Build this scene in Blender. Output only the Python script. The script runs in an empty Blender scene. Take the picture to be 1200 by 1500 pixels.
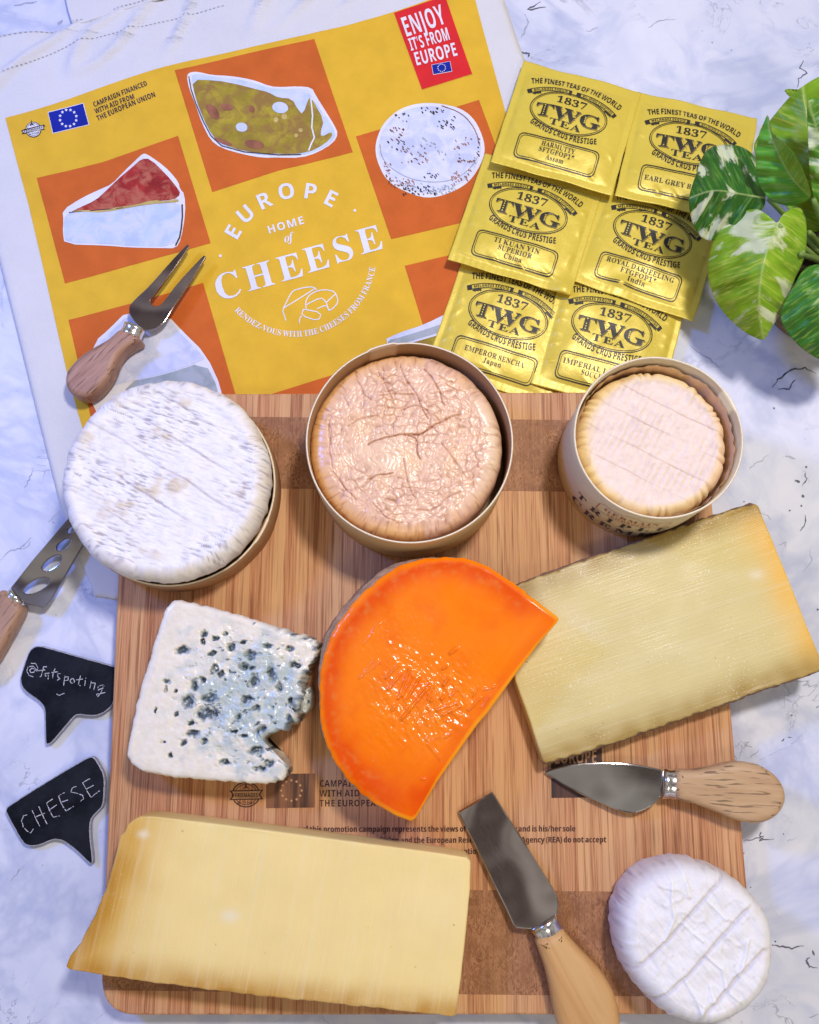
import bpy, bmesh, math, random, json
import numpy as np
from mathutils import Vector
from mathutils.geometry import tessellate_polygon

# ------------------------------------------------------------------ camera, light, exposure
SC = bpy.context.scene
COL = SC.collection
H, TILT, FPX = 0.55, math.radians(11.6), 1350.0
cam_d = bpy.data.cameras.new("camera"); cam = bpy.data.objects.new("camera", cam_d); COL.objects.link(cam)
cam.location = (0, 0, H); cam.rotation_euler = (TILT, 0, 0)
cam_d.sensor_fit = 'HORIZONTAL'; cam_d.sensor_width = 24.0; cam_d.lens = 24.0 * FPX / 1200.0
cam_d.clip_start = 0.01; cam_d.clip_end = 50
SC.camera = cam

world = bpy.data.worlds.new("World"); SC.world = world; world.use_nodes = True
bg = world.node_tree.nodes["Background"]
bg.inputs[1].default_value = 1.0
_t = world.node_tree; _c = _t.nodes.new('ShaderNodeTexCoord'); _n = _t.nodes.new('ShaderNodeTexNoise'); _r = _t.nodes.new('ShaderNodeValToRGB')
_n.inputs['Scale'].default_value = 4.6; _n.inputs['Detail'].default_value = 2.0; _n.inputs['Distortion'].default_value = 0.6      # noise surround in place of a room, made uneven for the blades to reflect
_t.links.new(_c.outputs['Generated'], _n.inputs['Vector']); _t.links.new(_n.outputs['Fac'], _r.inputs[0]); _t.links.new(_r.outputs[0], bg.inputs[0])
_r.color_ramp.elements[0].position = 0.38; _r.color_ramp.elements[0].color = (0.11, 0.085, 0.075, 1)
_r.color_ramp.elements[1].position = 0.66; _r.color_ramp.elements[1].color = (0.60, 0.58, 0.54, 1)

def area(name, loc, target, size, power, color, sy=None):
    d = bpy.data.lights.new(name, 'AREA'); d.energy = power; d.color = color; d.size = size
    if sy: d.shape = 'RECTANGLE'; d.size_y = sy
    o = bpy.data.objects.new(name, d); COL.objects.link(o); o.location = loc
    o.rotation_euler = (Vector(target) - Vector(loc)).to_track_quat('-Z', 'Y').to_euler()
    return o
area("ceiling_lamp", (0.26, 0.42, 1.05), (0.03, 0.02, 0), 0.12, 8.4, (1.0, 0.93, 0.89))
area("cool_lamp", (-0.80, 0.50, 0.85), (-0.12, 0.05, 0), 0.15, 7.6, (0.09, 0.24, 1.0))
area("warm_fill", (0.35, -0.75, 1.30), (0, 0.0, 0), 0.3, 2.8, (1.0, 0.88, 0.72))  # added warm fill from the camera side, lifts near faces; no lamp known there

SC.view_settings.view_transform = 'Standard'
SC.view_settings.look = 'None'
SC.view_settings.exposure = 0.02
SC.view_settings.gamma = 1.0
SC.view_settings.use_curve_mapping = False
SC.render.engine = 'CYCLES'
SC.cycles.max_bounces = 8
random.seed(7)

# ------------------------------------------------------------------ geometry helpers
CT, ST = math.cos(TILT), math.sin(TILT)
def P(px, py, z):
    """where the line of sight of a spot in the photograph meets the height z"""
    u = (px - 600) / FPX; v = (750 - py) / FPX
    dy = v * CT + ST; dz = v * ST - CT
    s = (z - H) / dz
    return u * s, dy * s
def PL(pts, z): return [P(a, b, z) for a, b in pts]

def gn(x, y, seed=0):
    x = np.asarray(x, float); y = np.asarray(y, float)
    ix = np.floor(x).astype(np.int64); iy = np.floor(y).astype(np.int64)
    fx = x - ix; fy = y - iy
    def g(i, j, dx, dy):
        h = (i * 374761393 + j * 668265263 + seed * 974634777) & 0xffffffff
        h = ((h ^ (h >> 13)) * 1274126177) & 0xffffffff
        h = h ^ (h >> 16)
        a = (h & 0xffff) / 65536.0 * 2 * np.pi
        return np.cos(a) * dx + np.sin(a) * dy
    sx = fx * fx * fx * (fx * (fx * 6 - 15) + 10); sy = fy * fy * fy * (fy * (fy * 6 - 15) + 10)
    a = g(ix, iy, fx, fy); b = g(ix + 1, iy, fx - 1, fy); c = g(ix, iy + 1, fx, fy - 1); d = g(ix + 1, iy + 1, fx - 1, fy - 1)
    return ((a + (b - a) * sx) * (1 - sy) + (c + (d - c) * sx) * sy) * 1.4
def fbm(x, y, o=3, seed=0):
    t = 0; a = 1.0; f = 1.0
    for i in range(o):
        t = t + a * gn(np.asarray(x) * f, np.asarray(y) * f, seed + i * 17); a *= 0.5; f *= 2.03
    return t
def rot2(x, y, deg):
    c, s = math.cos(math.radians(deg)), math.sin(math.radians(deg))
    return x * c - y * s, x * s + y * c
def polydist(x, y, line):
    best = np.full(np.shape(x), 1e9)
    for (ax, ay), (bx, by) in zip(line[:-1], line[1:]):
        dx, dy = bx - ax, by - ay; L = dx * dx + dy * dy + 1e-15
        t = np.clip(((x - ax) * dx + (y - ay) * dy) / L, 0, 1)
        best = np.minimum(best, np.hypot(x - ax - t * dx, y - ay - t * dy))
    return best

def chaikin(p, n=2, closed=True):
    p = [tuple(q) for q in p]
    for _ in range(n):
        o = []
        m = len(p)
        for i in range(m if closed else m - 1):
            a, b = p[i], p[(i + 1) % m]
            o += [(a[0] * .75 + b[0] * .25, a[1] * .75 + b[1] * .25), (a[0] * .25 + b[0] * .75, a[1] * .25 + b[1] * .75)]
        p = o if closed else [p[0]] + o + [p[-1]]
    return p
def resample(p, N):
    p = np.array(list(p) + [p[0]], float)
    seg = np.hypot(*(p[1:] - p[:-1]).T); s = np.concatenate([[0], np.cumsum(seg)])
    t = np.linspace(0, s[-1], N, endpoint=False)
    return np.stack([np.interp(t, s, p[:, 0]), np.interp(t, s, p[:, 1])], 1)
def ccw(p):
    p = np.asarray(p); x, y = p[:, 0], p[:, 1]
    return p if np.sum(x * np.roll(y, -1) - y * np.roll(x, -1)) > 0 else p[::-1]
def circle(c, r, N): 
    t = np.linspace(0, 2 * np.pi, N, endpoint=False)
    return np.stack([c[0] + r * np.cos(t), c[1] + r * np.sin(t)], 1)

# ------------------------------------------------------------------ object helpers
def thing(name, label, cat, loc, group=None):
    o = bpy.data.objects.new(name, None); COL.objects.link(o); o.location = loc
    o.empty_display_size = 0.01
    o["label"] = label; o["category"] = cat
    if group: o["group"] = group
    return o
def tag(o, label, cat, group=None):
    o["label"] = label; o["category"] = cat
    if group: o["group"] = group
    return o
def mk(name, V, F, mats, parent=None, smooth=True, mi=None, col=None, loc=None, col2=None):
    V = np.asarray(V, float)
    org = np.array(parent_loc(parent)) if parent is not None else np.array(loc if loc is not None else (0, 0, 0), float)
    me = bpy.data.meshes.new(name)
    me.from_pydata((V - org).tolist(), [], [tuple(int(i) for i in f) for f in F])
    for m in (mats if isinstance(mats, (list, tuple)) else [mats]): me.materials.append(m)
    if mi is not None: me.polygons.foreach_set('material_index', np.asarray(mi, dtype=np.int32))
    if smooth: me.polygons.foreach_set('use_smooth', np.ones(len(me.polygons), dtype=bool))
    for nm, c in (('Col', col), ('Aux', col2)):
        if c is not None:
            c = np.asarray(c, float)
            if c.shape[1] == 3: c = np.hstack([c, np.ones((len(c), 1))])
            a = me.color_attributes.new(nm, 'FLOAT_COLOR', 'POINT'); a.data.foreach_set('color', c.astype(np.float32).ravel())
    me.update()
    o = bpy.data.objects.new(name, me); COL.objects.link(o)
    if parent is not None: o.parent = parent
    else: o.location = org
    return o
def parent_loc(p):
    l = np.zeros(3)
    while p is not None: l = l + np.array(p.location); p = p.parent
    return l

def radial(outline, prof, R, center=None, power=1.0):
    """a solid on an outline: rings up its side (inset, z), then rings over its top to the middle"""
    out = ccw(outline); N = len(out)
    c = np.array(center) if center is not None else out.mean(0)
    d = out - c; r = np.hypot(d[:, 0], d[:, 1])[:, None]; u = d / r
    V = []; S = []
    for ins, z in prof:
        q = c + u * (r - ins); V.append(np.hstack([q, np.full((N, 1), z)])); S.append(np.full(N, 1.0))
    ins, z = prof[-1]
    for j in range(1, R):
        s = (1 - j / R) ** power
        q = c + u * (r - ins) * s; V.append(np.hstack([q, np.full((N, 1), z)])); S.append(np.full(N, s))
    nr = len(V)
    V = np.vstack(V + [np.array([[c[0], c[1], z]]), np.array([[c[0], c[1], prof[0][1]]])]); S = np.concatenate(S + [[0.0], [1.0]])
    F = []; ring = []
    for k in range(nr - 1):
        for i in range(N):
            a = k * N + i; b = k * N + (i + 1) % N
            F.append((a, b, b + N, a + N)); ring.append(k)
    top = nr * N; bot = top + 1
    for i in range(N):
        a = (nr - 1) * N + i; b = (nr - 1) * N + (i + 1) % N; F.append((a, b, top)); ring.append(nr)
        F.append(((i + 1) % N, i, bot)); ring.append(-1)
    np_ = len(prof)
    topv = np.zeros(len(V), bool); topv[(np_ - 1) * N:top + 1] = True
    outd = np.vstack([np.tile(u, (nr, 1)), [[0, 0], [0, 0]]])
    return dict(V=V, F=F, ring=np.array(ring), S=S, top=topv, u=outd, N=N, np=np_, c=c)
def split_build(g, sel, name, mats, parent, col=None, col2=None):
    F = [f for f, k in zip(g['F'], sel) if k]
    used = sorted({i for f in F for i in f}); m = {a: b for b, a in enumerate(used)}
    return mk(name, g['V'][used], [tuple(m[i] for i in f) for f in F], mats, parent,
              col=None if col is None else np.asarray(col)[used], col2=None if col2 is None else np.asarray(col2)[used])

def slab(loops, z0, z1, bev, res=2):
    """flat solid on 2D loops (later loops are holes) with rounded edges: vertices and faces"""
    cu = bpy.data.curves.new('slab', 'CURVE'); cu.dimensions = '2D'; cu.fill_mode = 'BOTH'
    for L in loops:
        s = cu.splines.new('POLY'); s.points.add(len(L) - 1); s.use_cyclic_u = True
        for p, q in zip(s.points, L): p.co = (q[0], q[1], 0, 1)
    cu.extrude = max((z1 - z0) / 2 - bev, 1e-5); cu.bevel_depth = bev; cu.bevel_resolution = res; cu.offset = -bev
    o = bpy.data.objects.new('slab', cu); COL.objects.link(o)
    bpy.context.view_layer.update()
    ev = o.evaluated_get(bpy.context.evaluated_depsgraph_get()); me = ev.to_mesh()
    V = np.array([tuple(v.co) for v in me.vertices]); F = [tuple(p.vertices) for p in me.polygons]
    ev.to_mesh_clear(); bpy.data.objects.remove(o); bpy.data.curves.remove(cu)
    V[:, 2] += (z0 + z1) / 2
    return V, F
def tube(path, radii, n=20, squash=1.0):
    """round solid along a path of 3D points, closed at both ends"""
    path = [np.array(p, float) for p in path]; V = []; F = []
    for i, p in enumerate(path):
        t = path[min(i + 1, len(path) - 1)] - path[max(i - 1, 0)]; t = t / np.linalg.norm(t)
        s = np.cross(t, [0, 0, 1.0]); s = s / (np.linalg.norm(s) + 1e-9); w = np.cross(s, t)
        for k in range(n):
            a = 2 * math.pi * k / n
            V.append(p + radii[i] * (math.cos(a) * s + math.sin(a) * w * squash))
    for i in range(len(path) - 1):
        for k in range(n):
            a = i * n + k; b = i * n + (k + 1) % n; F.append((a, b, b + n, a + n))
    F.append(tuple(range(n))[::-1]); m = (len(path) - 1) * n; F.append(tuple(range(m, m + n)))
    return np.array(V), F

class Acc:
    def __init__(s): s.V = []; s.F = []; s.M = []
    def add(s, V, F, mi=0):
        b = len(s.V); s.V += [tuple(v) for v in V]; s.F += [tuple(i + b for i in f) for f in F]; s.M += [mi] * len(F)
    def build(s, name, mats, parent, smooth=False): return mk(name, s.V, s.F, mats, parent, smooth=smooth, mi=s.M)
def tess(loops, maxlen=None):
    pl = [[Vector((p[0], p[1], 0)) for p in L] for L in loops]
    pts = [tuple(v[:2]) for L in pl for v in L]
    tri = [tuple(t) for t in tessellate_polygon(pl)]
    out = []
    for a, b, c in tri:
        (x0, y0), (x1, y1), (x2, y2) = pts[a], pts[b], pts[c]
        ar = (x1 - x0) * (y2 - y0) - (x2 - x0) * (y1 - y0)
        if abs(ar) < 1e-14: continue
        out.append((a, b, c) if ar > 0 else (a, c, b))
    tri = out
    if maxlen:
        for _ in range(8):
            mid = {}; new = []; split = False
            def m(a, b):
                k = (min(a, b), max(a, b))
                if math.dist(pts[a], pts[b]) <= maxlen: return None
                if k not in mid:
                    pts.append(((pts[a][0] + pts[b][0]) / 2, (pts[a][1] + pts[b][1]) / 2)); mid[k] = len(pts) - 1
                return mid[k]
            for a, b, c in tri:
                x, y, z = m(a, b), m(b, c), m(c, a); k = [x, y, z]
                n = sum(q is not None for q in k)
                if n == 0: new.append((a, b, c)); continue
                split = True
                if n == 3: new += [(a, x, z), (x, b, y), (z, y, c), (x, y, z)]
                elif n == 1:
                    if x is not None: new += [(a, x, c), (x, b, c)]
                    elif y is not None: new += [(a, b, y), (a, y, c)]
                    else: new += [(a, b, z), (z, b, c)]
                else:
                    if x is None: new += [(a, b, y), (a, y, z), (z, y, c)]
                    elif y is None: new += [(a, x, z), (x, b, c), (x, c, z)]
                    else: new += [(x, b, y), (a, x, y), (a, y, c)]
            tri = new
            if not split: break
    return pts, tri
def fill(acc, loops, surf, mi, maxlen=7, flip=True):
    pts, tri = tess(loops, maxlen)
    acc.add([surf(*p) for p in pts], [t[::-1] for t in tri] if flip else tri, mi)
def stroke_poly(line, w):
    """outline of a pen stroke of width w along a line"""
    L = []; R = []
    for i, p in enumerate(line):
        a = line[max(i - 1, 0)]; b = line[min(i + 1, len(line) - 1)]
        dx, dy = b[0] - a[0], b[1] - a[1]; l = math.hypot(dx, dy) or 1
        nx, ny = -dy / l * w / 2, dx / l * w / 2
        L.append((p[0] + nx, p[1] + ny)); R.append((p[0] - nx, p[1] - ny))
    return L, R
def stroke(acc, line, w, surf, mi, flip=True):
    L, R = stroke_poly(line, w); n = len(L)
    acc.add([surf(*p) for p in L + R], [(i, i + 1, n + i + 1, n + i)[::1 if flip else -1] for i in range(n - 1)], mi)
def ring_stroke(acc, line, w, surf, mi, flip=True): stroke(acc, list(line) + [line[0], line[1]], w, surf, mi, flip)
def ell(c, a, b, rot=0, n=48):
    o = []
    for k in range(n):
        t = 2 * math.pi * k / n; x, y = a * math.cos(t), b * math.sin(t); x, y = rot2(x, y, rot); o.append((c[0] + x, c[1] + y))
    return o

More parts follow.
